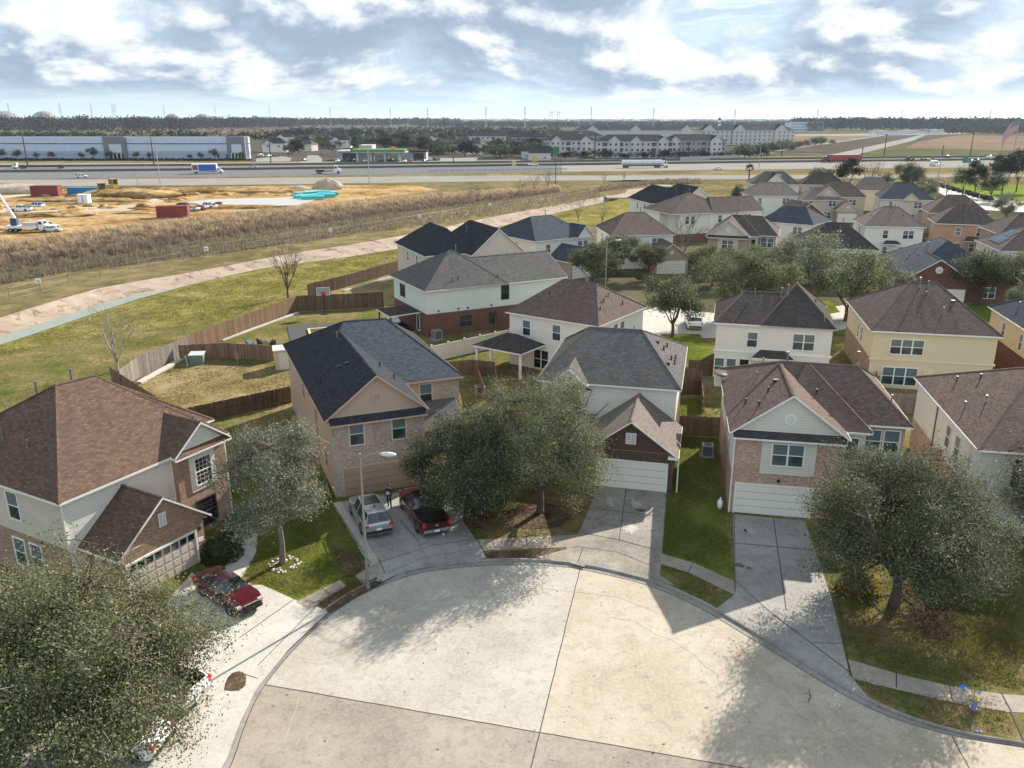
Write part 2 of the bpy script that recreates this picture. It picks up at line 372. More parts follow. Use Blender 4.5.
def link(name, me, parent=None, loc=(0, 0, 0), rz=0, sc=1):
    o = bpy.data.objects.new(name, me); COL.objects.link(o); o.location = loc; o.rotation_euler = (0, 0, rz)
    o.scale = (sc, sc, sc) if isinstance(sc, (int, float)) else sc
    if parent is not None: o.parent = parent
    return o
def tag(o, label=None, cat=None, group=None, kind=None):
    for k, v in (('label', label), ('category', cat), ('group', group), ('kind', kind)):
        if v: o[k] = v
    return o
def empty(name, loc, rz=0, label=None, cat=None, group=None, sc=1):
    o = link(name, None, None, loc, rz, sc); o.empty_display_size = .3; return tag(o, label, cat, group)
def children(o): return CH.get(o, [])
def copy_tree(o, parent=None):
    c = o.copy(); COL.objects.link(c); c.parent = parent
    for ch in [x for x in o.children]: copy_tree(ch, c)
    return c
def quads_mesh(name, V, mats, idx=None):
    """V: (n,4,3) array of loose quads"""
    n = len(V); me = bpy.data.meshes.new(name); me.vertices.add(n * 4); me.vertices.foreach_set('co', V.reshape(-1).astype(np.float32))
    me.loops.add(n * 4); me.loops.foreach_set('vertex_index', np.arange(n * 4, dtype=np.int32))
    me.polygons.add(n); me.polygons.foreach_set('loop_start', np.arange(0, n * 4, 4, dtype=np.int32)); me.polygons.foreach_set('loop_total', np.full(n, 4, dtype=np.int32))
    for m in mats: me.materials.append(m)
    if idx is not None: me.polygons.foreach_set('material_index', idx.astype(np.int32))
    me.update(calc_edges=True); return me
def structure(name, mb, z=0): return tag(mb.build(name), kind='structure')
# ---------------------------------------------------------------- terrain
ZP = .12                                   # lots stand a kerb's height above the street
def interp(pts, u):
    for (a, b), (c, d) in zip(pts, pts[1:]):
        if a <= u <= c: return b + (d - b) * (u - a) / (c - a)
    return pts[-1][1] if u > pts[-1][0] else pts[0][1]
NEDGE = [(-60, 363), (0, 345), (60, 325), (130, 301), (200, 282), (256, 269.5), (320, 260.5), (381, 252.5), (443, 239.5), (512, 223.5), (560, 212), (612, 200.5), (655, 192.5)]
FEDGE = [(-60, 338), (0, 317.5), (50, 302), (100, 288), (150, 279), (200, 271), (250, 261), (300, 252), (381, 240), (443, 227), (512, 213), (560, 204), (612, 195), (655, 188.5)]
US = [-60, -20, 20, 60, 100, 140, 180, 220, 260, 300, 350, 400, 450, 500, 545, 580, 615, 655]
NE = [Vector((-400, 0, 0))] + [site(u, interp(NEDGE, u)) for u in US]
FE = [Vector((-400, 30, 0))] + [site(u, interp(FEDGE, u)) for u in US]
g = MB()
for i in range(len(NE) - 1):
    a, b = NE[i], NE[i + 1]
    g.poly([(a.x, -150, 0), (b.x, -150, 0), b, a], GROUND)
    c, d = FE[i], FE[i + 1]
    g.poly([c, d, (d.x, 9000, 0), (c.x, 9000, 0)], GROUND)
e, f = NE[-1], FE[-1]
g.poly([(e.x, -150, 0), (9000, -150, 0), (9000, 9000, 0), (f.x, 9000, 0), f, e], GROUND)
g.poly([(-9000, -150, 0), (-400, -150, 0), (-400, 0, 0), (-400, 30, 0), (-400, 9000, 0), (-9000, 9000, 0)], GROUND)
g.poly([(-60000, 9000, 0), (60000, 9000, 0), (60000, 50000, 0), (-60000, 50000, 0)], GROUND)
g.poly([(-60000, -150, 0), (-9000, -150, 0), (-9000, 9000, 0), (-60000, 9000, 0)], GROUND)
g.poly([(9000, -150, 0), (60000, -150, 0), (60000, 9000, 0), (9000, 9000, 0)], GROUND)
structure('ground', g)
ch, wt = MB(), MB()
ZW = -1.15
rows = []
for i, (n, f) in enumerate(zip(NE, FE)):
    k = .5 + .34 * min(1, max(0, (i - 6) / 3))
    p = f.lerp(n, k); q = f.lerp(n, .92)
    rows.append([f + Vector((0, 0, .02)), f.lerp(n, .06) + Vector((0, 0, -.08)), Vector((p.x, p.y, -1.5)), Vector((q.x, q.y, -1.5)), n])
for a, b in zip(rows, rows[1:]):
    for j in range(4): ch.add([a[j], b[j], b[j + 1], a[j + 1]], [(0, 1, 2, 3)], CHAN if j < 3 else GR_BANK)
    wt.poly([Vector((a[1].x, a[1].y, ZW)), Vector((b[1].x, b[1].y, ZW)), Vector((b[4].x, b[4].y, ZW)), Vector((a[4].x, a[4].y, ZW))], WATER)
structure('drainage_channel', ch); structure('water', wt)

def strip(mb, top, bot, mat, z, us):
    """ground sheet between two lines of the survey"""
    P = [site(u, interp(top, u), z) for u in us]; Q = [site(u, interp(bot, u), z) for u in us]
    for i in range(len(us) - 1): mb.poly([Q[i], Q[i + 1], P[i + 1], P[i]], mat)
_pk = [0]
def patch(mb, pts, mat, z):
    _pk[0] += 1; z += .0003 * (_pk[0] % 7) + (.012 * (_pk[0] % 7) if min(v for _, v in pts) < 230 else 0); mb.poly([site(u, v, z) for u, v in pts], mat)
WIDE = [-80, 0, 120, 256, 384, 512, 640, 768, 896, 1024, 1110]

# grass bank between the back fences and the channel, and the strip beyond it
g = MB()
strip(g, [(u, interp(NEDGE, u) + .6) for u in US], [(-60, 560), (0, 480), (110, 400), (190, 350), (300, 306), (400, 274), (430, 262), (560, 235), (655, 215)], GR_BANK, .03, US)
strip(g, [(-60, 288), (0, 268), (250, 236), (400, 208), (500, 196), (600, 182), (655, 178)], [(u, interp(FEDGE, u) - .4) for u in US], GR_FAR, .03, US)
structure('bank_grass', g)
g = MB(); strip(g, [(-80, 196), (0, 190), (512, 182), (700, 181), (830, 181), (1110, 176)], [(-80, 196.5), (0, 276), (250, 240), (400, 212), (512, 196), (600, 190), (700, 200), (830, 190), (1110, 190)], GR_FAR, .015, [0, 120, 256, 384, 512, 600, 700, 768, 896, 1024, 1110]); structure('verge_grass', g)
g = MB()
patch(g, [(-80, 196), (0, 190), (120, 188), (256, 186), (330, 185), (420, 186), (440, 190), (330, 204), (250, 216), (150, 226), (60, 236), (-80, 252)], DIRT, .04); structure('construction_dirt', g)
g = MB()
patch(g, [(0, 207), (60, 207), (120, 206), (150, 200), (168, 190), (190, 187), (212, 188), (180, 195), (150, 206), (128, 211), (60, 212), (0, 213)], SAND, .06)
patch(g, [(0, 196), (24, 194), (33, 195), (0, 199)], SAND, .06)
structure('site_track', g)
g = MB(); patch(g, [(185, 202), (215, 199), (262, 198), (296, 197), (318, 199), (300, 205), (256, 206), (215, 206)], WET, .065); structure('wet_pad', g)

# freeway, frontage roads and grass strips
FN = ([(-80, 180.8), (0, 180), (256, 178), (512, 175.4), (830, 175.2), (1110, 173)], [(-80, 187.5), (0, 186.5), (256, 184.5), (512, 181), (830, 178.4), (1110, 176)])
FM = ([(-80, 174), (0, 172.6), (256, 170), (512, 166.2), (768, 162.8), (1024, 160), (1110, 159.4)], [(-80, 181.6 - .6), (0, 179.2), (256, 176.8), (512, 172.4), (768, 169.4), (1024, 167.2), (1110, 166.6)])
FF = ([(-80, 168.6), (0, 167.4), (256, 165.6), (512, 163), (768, 159.6), (1024, 157), (1110, 156.4)], [(-80, 171.8), (0, 170.8), (256, 169), (512, 165.4), (768, 162), (1024, 159.2), (1110, 158.6)])
FX = ([(-80, 164.4), (0, 163.6), (256, 162.6), (512, 160), (640, 158.9)], [(-80, 165.4), (0, 164.8), (256, 163.8), (512, 161.2), (640, 160)])
g = MB(); strip(g, [(-80, 162), (0, 161), (512, 158), (768, 156.5), (1110, 153)], [(-80, 190), (0, 188.5), (512, 182.5), (830, 180), (1110, 178)], GR_FAR, .03, WIDE); structure('freeway_verge', g)
g = MB(); strip(g, *FM, ASPH, .08, WIDE); strip(g, *FF, ASPH, .08, WIDE)
strip(g, [(512, 166.2), (768, 162.8), (1024, 160), (1110, 159.4)], [(512, 172.4), (768, 169.4), (1024, 167.2), (1110, 166.6)], CON_F, .12, [560, 640, 768, 896, 1024, 1110]); structure('freeway', g)
g = MB(); strip(g, *FN, CON_F, .07, WIDE); strip(g, *FX, CON_F, .07, [-80, 0, 256, 512, 640]); structure('frontage_road', g)
WHT = plain('lane_paint', (.7, .7, .68), .7, var=0)
g = MB()
for fr, (T, B), u0 in ((.33, FM, -80), (.66, FM, -80), (.5, FF, -80)):
    for k in range(150):
        u = -80 + k * 8
        va = interp(T, u) + (interp(B, u) - interp(T, u)) * fr; vb = interp(T, u + 3) + (interp(B, u + 3) - interp(T, u + 3)) * fr
        p, q = site(u, va, .14), site(u + 3, vb, .14); g.poly([p + Vector((0, -.09, 0)), q + Vector((0, -.09, 0)), q + Vector((0, .09, 0)), p + Vector((0, .09, 0))], WHT)
structure('lane_markings', g)
g = MB(); patch(g, [(250, 127.5), (560, 126), (800, 133), (760, 150), (700, 158.6), (480, 160.5), (256, 161.5), (180, 150)], FIELDD, .04); structure('far_lots', g)
# crossing tollway going off to the right, fields beside it
g = MB()
patch(g, [(768, 152.5), (835, 153), (930, 140), (960, 133.6), (896, 133), (884, 135.6)], FIELDD, .1)
structure('dark_field', g)
g = MB(); patch(g, [(768, 135), (870, 134.4), (884, 135.8), (800, 148.5), (768, 150)], FIELD, .09)
patch(g, [(925, 139), (960, 135.2), (1060, 136.5), (1120, 137), (1120, 150), (1000, 150.5), (905, 148)], FIELD, .09); structure('brown_field', g)
g = MB(); patch(g, [(838, 155.5), (868, 150), (905, 148), (1000, 150.5), (1120, 150), (1120, 155), (980, 156.4)], FIELDG, .1); structure('green_field', g)
g = MB()
patch(g, [(690, 159.8), (768, 151.2), (884, 134.8), (892, 134.8), (884, 136.2), (810, 149), (768, 153.6), (740, 157.5)], CON_F, .13)
patch(g, [(820, 157.2), (838, 153.2), (896, 140.6), (920, 135.2), (926, 135.2), (912, 141), (850, 156.2)], CON_F, .13)
patch(g, [(770, 134.6), (960, 132.6), (970, 134), (840, 136), (770, 136)], CON_F, .14)
patch(g, [(296, 163.4), (322, 163.4), (322, 158.5), (318, 155.2), (308, 155.2), (306, 158.5)], CON_F, .12)
patch(g, [(440, 158), (478, 157.4), (476, 161.5), (440, 162)], CON_F, .12)
patch(g, [(256, 158.5), (282, 156), (292, 158), (290, 161), (256, 162)], CON_F, .12)
structure('side_road', g)
g = MB(); patch(g, [(936, 184), (1110, 186), (1110, 212), (1030, 205), (985, 199), (955, 190)], GR_PARK, .05); structure('park_lawn', g)
g = MB()
patch(g, [(925, 182), (934, 181.6), (960, 190), (985, 197), (1030, 202), (1110, 208), (1110, 216), (1020, 212), (985, 210), (955, 201), (938, 192)], CON_N, .07)
structure('entry_street', g)

# ---------------------------------------------------------------- cul-de-sac
KERB = [(40, 1000), (105, 925), (168, 845), (205, 790), (222, 762), (236, 724), (254, 688), (285, 650), (322, 615), (357, 592), (398, 575), (440, 566), (500, 561.5), (560, 563), (600, 569.5), (650, 582), (700, 603), (750, 632), (800, 662), (850, 692), (900, 716), (960, 734), (1024, 745)]
KP = [site(u, v) for u, v in KERB] + [Vector((34, 26.4, 0)), Vector((60, 21, 0))]
def smooth(P, n=3):
    out = []
    for i in range(len(P) - 1):
        p0, p1, p2, p3 = P[max(0, i - 1)], P[i], P[i + 1], P[min(len(P) - 1, i + 2)]
        for k in range(n):
            t = k / n
            out.append(.5 * ((2 * p1) + (p2 - p0) * t + (2 * p0 - 5 * p1 + 4 * p2 - p3) * t * t + (3 * p1 - p0 - 3 * p2 + p3) * t ** 3))
    return out + [P[-1]]
KP = smooth(KP)
C0 = Vector((2, 27, 0))
def radial(p, d): return p + (p - C0).normalized() * d
lot = MB()
for a, b in zip(KP, KP[1:]):
    qa, qb, ea, eb = radial(a, 70), radial(b, 70), radial(a, 73), radial(b, 73)
    z = Vector((0, 0, ZP)); ka, kb = radial(a, .16), radial(b, .16)
    lot.poly([ka + z, kb + z, qb + z, qa + z], GR_DORM); lot.poly([qa + z, qb + z, eb + Vector((0, 0, .004)), ea + Vector((0, 0, .004))], GR_DORM)
structure('lot_ground', lot)
kb_ = MB()
prof = [(-.42, .014), (-.03, .02), (0, .125), (.03, ZP + .02), (.16, ZP + .026), (.17, ZP - .05)]
KERBM = concrete('kerb_concrete', (.2, .185, .165), (.29, .27, .245), (.085, .078, .07), .6)
for a, b in zip(KP, KP[1:]):
    for (d0, z0), (d1, z1) in zip(prof, prof[1:]):
        kb_.poly([radial(a, d0) + Vector((0, 0, z0)), radial(b, d0) + Vector((0, 0, z0)), radial(b, d1) + Vector((0, 0, z1)), radial(a, d1) + Vector((0, 0, z1))], KERBM)
structure('kerb', kb_)
# slabs of the turning circle, cut at the joints
def line_cut(poly, p, d, keep):
    nrm = Vector((-d.y, d.x, 0)); out = []
    for i, a in enumerate(poly):
        b = poly[(i + 1) % len(poly)]; sa, sb = (a - p).dot(nrm) * keep, (b - p).dot(nrm) * keep
        if sa >= 0: out.append(a)
        if sa * sb < 0: out.append(a + (b - a) * (sa / (sa - sb)))
    return out
RZ = Vector((0, 0, .006))
outer = [radial(p, -.3) for p in KP] + [Vector((60, 2, 0)), Vector((0, 2, 0))]
J1a, J1b = site(267, 685), site(760, 771); J2a, J2b = site(580, 569), site(531, 768)
d1 = (J1b - J1a).normalized(); d2 = (J2b - J2a).normalized()
up = line_cut(outer, J1a, d1, 1); lowp = line_cut(outer, J1a, d1, -1)
road = MB()
for poly, mat in ((line_cut(up, J2a, d2, -1), CON_W), (line_cut(up, J2a, d2, 1), CON_Y), (lowp, CON_B)):
    if len(poly) > 2: road.poly([p + RZ for p in poly], mat)
structure('road', road)
def ribbon(mb, pts, w, mat, z):
    for a, b in zip(pts, pts[1:]):
        d = (b - a).normalized(); n_ = Vector((-d.y, d.x, 0)) * w / 2; q = Vector((0, 0, z))
        mb.poly([a - n_ + q, b - n_ + q, b + n_ + q, a + n_ + q], mat)
jn = MB()
rj = random.Random(4); OILM_ = plain('oil_drip', (.1, .095, .088), .8, var=.4, vs=3)
def wob(a, b, n=14, s=.015): return [a.lerp(b, i / n) + Vector((rj.uniform(-s, s), rj.uniform(-s, s), 0)) for i in range(n + 1)]
J1e = J1a + d1 * 27
ribbon(jn, wob(J1a - d1 * .6, J1e, 30), .055, JOINT, .011); ribbon(jn, wob(J2a, J2a + d2 * 24, 24), .05, JOINT, .0112)
ribbon(jn, wob(site(300, 696), site(285, 740), 8, .03), .02, CON_N, .0095)
ribbon(jn, wob(site(952, 736), site(975, 780), 5), .045, JOINT, .0108)
ribbon(jn, [radial(p, -.44) for p in KP], .045, JOINT, .0122); ribbon(jn, [radial(p, -.012) for p in KP], .05, JOINT, .034)
structure('road_joints', jn)
rs_ = MB(); rg = random.Random(77); GRIME = plain('road_grime', (.265, .24, .205), .95, spec=.05, var=.35, vs=1.5); PATCHM = plain('road_scuff', (.36, .335, .29), .95, spec=.05, var=.2, vs=1.5)
for k in range(46):      # scuffs, drips and grime lying on the slabs
    a = rg.uniform(-2.4, 3.2); d = rg.uniform(1, 12.4) if k % 3 else rg.uniform(11.5, 13.2); c = Vector((1 + math.cos(a) * d, 30.4 + math.sin(a) * d, .0085 + k * .00006)); rx = rg.uniform(.03, .1) if k % 2 else rg.uniform(.05, .2); t0 = rg.uniform(0, 3)
    rs_.poly([c + Vector((math.cos(t + t0) * rx * rg.uniform(.4, 1.2), math.sin(t + t0) * rx * rg.uniform(.3, .8), 0)) for t in [q * .393 for q in range(16)]], OILM_ if k % 2 else (GRIME if k % 4 else PATCHM))
for r0, a0, a1 in ((12.2, -.2, 1.3), (11.4, .9, 2.6), (9.6, .3, 1.6), (12.9, 1.7, 3.0)):      # old cracks
    pts = [Vector((1 + math.cos(a0 + (a1 - a0) * t / 16) * (r0 + rg.uniform(-.22, .22)), 30.4 + math.sin(a0 + (a1 - a0) * t / 16) * (r0 + rg.uniform(-.22, .22)), 0)) for t in range(17)]
    ribbon(rs_, pts[:rg.randint(7, 15)], .018, GRIME, .0118)
structure('road_stains', rs_)

# driveways, sidewalks and lawns lie on the lots
Z1, Z2, Z3 = ZP + .012, ZP + .02, ZP + .026
lw = MB()
LAWNS = []
def lp(pts, mat, z=ZP + .006): LAWNS.append((pts, mat)); patch(lw, pts, mat, z)
lp([(205, 560), (215, 480), (340, 480), (352, 520), (366, 583), (332, 605), (300, 602), (262, 590), (240, 575)], GR_LAWN)
lp([(662, 572), (668, 440), (716, 440), (724, 513), (735, 585)], GR_LAWN)
lp([(840, 640), (835, 590), (1040, 560), (1075, 690), (1024, 692), (960, 684), (880, 668)], GR_DORM, ZP + .007)
lp([(940, 602), (1005, 604), (1030, 650), (1010, 690), (965, 675)], GR_LAWN, ZP + .0085)
lp([(670, 440), (680, 400), (700, 400), (718, 440)], GR_LAWN)
structure('lawn', lw)
dr = MB()
_dk = [0]
def dp(pts, mat, z=Z1): _dk[0] += 1; patch(dr, pts, mat, z + .0009 * (_dk[0] % 6))
# left house: drive, walk
dp([(168, 600), (192, 572), (206, 585), (262, 585), (316, 609), (258, 668), (243, 690), (232, 655), (240, 640), (205, 640), (165, 640)], CON_N)
dp([(240, 640), (258, 668), (246, 690), (232, 716), (222, 745), (213, 766), (150, 800), (120, 860), (60, 900), (40, 840), (120, 760), (180, 705)], CON_N, Z2)
dp([(30, 700), (120, 640), (200, 640), (205, 700), (150, 760), (60, 800), (-40, 800)], CON_N, Z3)
dp([(205, 585), (222, 572), (236, 548), (240, 530), (232, 512), (243, 514), (258, 535), (256, 553), (246, 572), (232, 588)], CON_N, Z2)
dp([(262, 640), (316, 606), (328, 612), (288, 650), (257, 688), (240, 722), (227, 758), (210, 786), (150, 800), (200, 690)], CON_N, Z2 + .001)
dp([(200, 636), (244, 636), (262, 640), (215, 690), (195, 690)], CON_N, Z2 + .002)
dp([(566, 547), (583, 548), (585, 567), (570, 563)], CON_D, Z3)
# second house
dp([(332, 503), (425, 488), (465, 503), (462, 520), (480, 545), (440, 553), (398, 566), (380, 582), (366, 560), (352, 537)], CON_G)
dp([(382, 582), (378, 566), (430, 549), (478, 541), (486, 558), (440, 564), (400, 572)], CON_G, Z2)
dp([(332, 503), (341, 501.5), (379, 561), (371, 566)], CON_W, Z3)
# third house
dp([(600, 484), (667, 492), (660, 575), (676, 586), (650, 579.5), (600, 567), (578, 564), (575, 547), (578, 534)], CON_D)
# fourth house
dp([(733, 514), (805, 521), (832, 600), (850, 675), (868, 697), (850, 689), (800, 658), (750, 628), (717, 608), (735, 594)], CON_G)
# sidewalks
dp([(296, 602), (340, 580), (350, 590), (309, 608.5)], CON_B, Z2); dp([(355, 576), (378, 561), (388, 570), (364, 584)], CON_B, Z2)
dp([(465, 540), (512, 538), (578, 534.5), (575, 547), (512, 549), (478, 551)], CON_B, Z2)
dp([(535, 557), (572, 548), (578, 563), (555, 561)], CON_B, Z3)
dp([(660, 553), (694, 563), (734, 581), (735, 595), (690, 573), (660, 564)], CON_B, Z2)
dp([(848, 659), (895, 673), (950, 686), (1003, 694), (1060, 698), (1060, 714), (1008, 712), (950, 702), (895, 689), (853, 679)], CON_B, Z2)
structure('driveway', dr)
dj = MB()
def dl(pts, w=.05): ribbon(dj, [site(u, v) for u, v in pts], w, JOINT, Z3 + .006)
dl([(626, 490), (619, 543)]); dl([(583, 510), (625, 514), (662, 518)]); dl([(578, 534), (620, 542), (660, 553)]); dl([(575, 548), (617, 554), (655, 569)], .035)
dl([(583, 549), (578, 564)]); dl([(693, 564), (688, 575)]); dl([(734, 514), (735, 594)], .04); dl([(773, 519), (786, 612)]); dl([(735, 545), (812, 552)]); dl([(772, 616), (850, 675)])
dl([(735, 583), (772, 616)], .035); dl([(812, 645), (842, 646)], .03); dl([(896, 674), (896, 690)]); dl([(948, 686), (952, 702)]); dl([(1000, 694), (1010, 713), (1024, 745)], .07); dl([(833, 577), (850, 678)], .04)
dl([(400, 522), (420, 545)], .04); dl([(379, 561), (385, 575)], .05); dl([(380, 564), (430, 548), (478, 540)], .035); dl([(388, 574), (430, 558), (486, 550)], .03); dl([(467, 527), (486, 556)], .04)
dl([(332, 503), (371, 566)], .05); dl([(316, 609), (258, 668)], .04); dl([(296, 600), (240, 640)], .04); dl([(322, 590), (331, 597)], .04); dl([(258, 681), (243, 676)], .05); dl([(240, 546), (258, 549)], .03)
dl([(512, 538), (512, 549)], .04); dl([(527, 537.5), (527, 548)], .04); dl([(552, 536), (552, 547)], .04)
structure('driveway_joints', dj)
st = MB()
def stain(cx, cy, rx, ry, mat, seed, z=Z3 + .003):
    rg = random.Random(seed); c = site(cx, cy)
    st.poly([Vector((c.x + math.cos(t) * rx * rg.uniform(.35, 1.2), c.y + math.sin(t) * ry * rg.uniform(.35, 1.2), z)) for t in [k * math.pi / 15 for k in range(30)]], mat)
OILM = plain('oil_stain', (.09, .085, .08), .7, var=.4, vs=3); PALEP = plain('worn_concrete', (.335, .315, .285), .9, var=.25, vs=3)
stain(1005 - 266, 567, .35, .3, OILM, 3); stain(749, 570, .2, .2, OILM, 4); stain(640, 512, .5, .3, OILM, 7); stain(610, 503, .35, .9, PALEP, 8); stain(636, 506, .5, .9, PALEP, 9); stain(630, 530, .6, .9, PALEP, 10)
stain(749, 533, .5, .45, CON_W, 12); stain(404, 534, .3, .3, PALEP, 13)
structure('driveway_stains', st)
# litter beds under the trees and along the kerb, dry yards
b = MB()
def bp(pts, mat, z=ZP + .009): patch(b, pts, mat, z)
bp([(470, 500), (578, 490), (574, 532), (512, 537), (466, 539), (455, 520)], GR_DORM); bp([(500, 514), (515, 506), (540, 502), (566, 506), (572, 518), (560, 527), (530, 530), (505, 526)], MULCH, ZP + .0125); bp([(462, 512), (478, 506), (494, 512), (492, 524), (474, 530), (460, 524)], MULCH, ZP + .0135)
bp([(318, 603), (352, 582), (372, 580), (384, 582), (355, 596), (330, 612)], MULCH, Z2 + .001)
bp([(482, 552), (560, 549), (553, 559), (500, 560), (486, 559)], MULCH, ZP + .01)
bp([(330, 545), (362, 555), (372, 575), (345, 578), (335, 560)], MULCH, ZP + .0095)
bp([(845, 600), (930, 590), (985, 640), (960, 668), (880, 655)], GR_DORM, ZP + .01)
bp([(905, 600), (945, 596), (965, 640), (925, 640)], MULCH, ZP + .012)
bp([(845, 675), (900, 692), (1008, 714), (1012, 738), (950, 727), (880, 703)], GR_DORM, ZP + .009)
bp([(224, 690), (225, 684), (228, 677), (232, 673), (238, 671), (243, 672), (246, 676), (246, 682), (244, 687), (239, 690.5), (231, 691)], MULCH, Z3 + .008)
structure('planting_bed', b)
y = MB()
def yp(pts, mat, z=.03): patch(y, pts, mat, z)
yp([(125, 384), (190, 366), (285, 364), (300, 410), (205, 416), (165, 405)], GR_DRY, ZP + .02)
yp([(185, 357), (300, 316), (384, 311), (420, 322), (420, 340), (290, 362)], GR_DRY, .05)
yp([(318, 294), (420, 262), (470, 262), (410, 300), (384, 307)], GR_DRY, .04)
yp([(436, 378), (500, 352), (560, 352), (560, 400), (480, 420), (455, 420)], GR_DORM, .135)
structure('yard_grass', y)
s_ = MB()
for pts in ([(600, 345), (640, 312), (660, 306), (720, 314), (800, 318), (800, 338), (690, 338), (650, 336)], [(800, 312), (900, 296), (1060, 280), (1060, 300), (900, 318), (800, 338)]):
    patch(s_, pts, CON_N, .135)
structure('street', s_)
y = MB()
for pts in ([(660, 334), (700, 334), (712, 355), (680, 365)], [(640, 275), (660, 270), (676, 280), (655, 286)], [(800, 305), (830, 300), (840, 312), (805, 318)], [(960, 305), (1040, 297), (1060, 320), (980, 325)], [(880, 300), (960, 292), (955, 310), (900, 318)]):
    patch(y, pts, GR_LAWN, .142)
structure('front_lawn', y)
c_ = MB()
def curb(pts, h=.22, w=.5):
    P = [site(u, v) for u, v in pts]
    for p, q in zip(P, P[1:]):
        d = (q - p).normalized(); nn = Vector((-d.y, d.x, 0)) * w / 2
        c_.prism([p - nn, q - nn, q + nn, p + nn], 0, h, CON_N)
curb([(139, 385), (191, 356)], .35, .6); curb([(222, 342), (298, 314)], .3, .4); curb([(344, 292), (398, 276), (425, 266)], .3, .4)
structure('fence_footing', c_)
# ---------------------------------------------------------------- houses
OH = .38
WINC = {}
def win_mesh(w, h, style, trim, glass):
    k = (w, h, style, trim.name, glass.name)
    if k in WINC: return WINC[k]
    f, p = MB(), MB(); t = .085
    f.box((-w / 2 - t, -.06, -t), (w / 2 + t, .03, 0), trim); f.box((-w / 2 - t, -.06, h), (w / 2 + t, .03, h + t), trim)
    f.box((-w / 2 - t, -.06, 0), (-w / 2, .03, h), trim); f.box((w / 2, -.06, 0), (w / 2 + t, .03, h), trim)
    n = {'single': 1, 'twin': 2, 'triple': 3, 'grid': 1, 'fixed': 1, 'grid2': 2}[style]
    for i in range(1, n): x = -w / 2 + w * i / n; f.box((x - .06, -.055, 0), (x + .06, .02, h), trim)
    if style != 'fixed':
        for i in range(n):
            x0 = -w / 2 + w * i / n + (.06 if i else 0); x1 = -w / 2 + w * (i + 1) / n - (.06 if i < n - 1 else 0)
            f.box((x0, -.045, h / 2 - .03), (x1, .01, h / 2 + .03), trim)
    if style.startswith('grid'):
        for i in range(1, 4): x = -w / 2 + w * i / 4; f.box((x - .011, -.026, .0), (x + .011, .0, h), trim)
        for j in (1, 2, 4, 5): z = h * j / 6; f.box((-w / 2, -.025, z - .011), (w / 2, .0, z + .011), trim)
    p.poly([(-w / 2, -.014, 0), (w / 2, -.014, 0), (w / 2, -.014, h), (-w / 2, -.014, h)], glass)
    if style != 'fixed' and glass is PANE:
        p.poly([(-w / 2, -.017, h / 2), (w / 2, -.017, h / 2), (w / 2, -.017, h), (-w / 2, -.017, h)], PANEB)
    WINC[k] = (f.mesh('window_frame'), p.mesh('window_pane')); return WINC[k]
GDC = {}
def gd_mesh(w, h, mat, trim, lights):
    k = (w, h, mat.name, trim.name, lights)
    if k in GDC: return GDC[k]
    d = MB(); d.box((-w / 2, -.02, 0), (w / 2, .02, h), mat)
    for r in range(4):
        z0 = h * r / 4; d.box((-w / 2, -.024, z0 + .0), (w / 2, -.0, z0 + .018), DARK)
        for c in range(8):
            x0 = -w / 2 + w * c / 8; d.box((x0 + .07, -.034, z0 + .09), (x0 + w / 8 - .07, -.01, z0 + h / 4 - .07), mat if not (lights and r == 3) else PANED)
    t = MB(); t.box((-w / 2 - .12, -.07, 0), (-w / 2, .03, h + .12), trim); t.box((w / 2, -.07, 0), (w / 2 + .12, .03, h + .12), trim); t.box((-w / 2, -.07, h), (w / 2, .03, h + .12), trim)
    GDC[k] = (d.mesh('garage_door'), t.mesh('garage_door_trim')); return GDC[k]
def _pipe(h, r, m):
    b = MB(); b.tube((0, 0, -.15), (0, 0, h), r, r, m, 8); b.tube((0, 0, h), (0, 0, h + .09), r * 1.5, r * 1.5, m, 8); b.tube((0, 0, -.2), (0, 0, .1), r * 2.2, r * 1.2, m, 8); return b.mesh('vent_pipe')
PIPES = {'pipe': _pipe(.4, .045, PIPE), 'flue': _pipe(.9, .075, PIPE), 'black': _pipe(.28, .055, PIPED)}
b = MB(); b.box((-.17, -.17, -.15), (.17, .17, .14), PIPED); PIPES['box'] = b.mesh('vent_box')
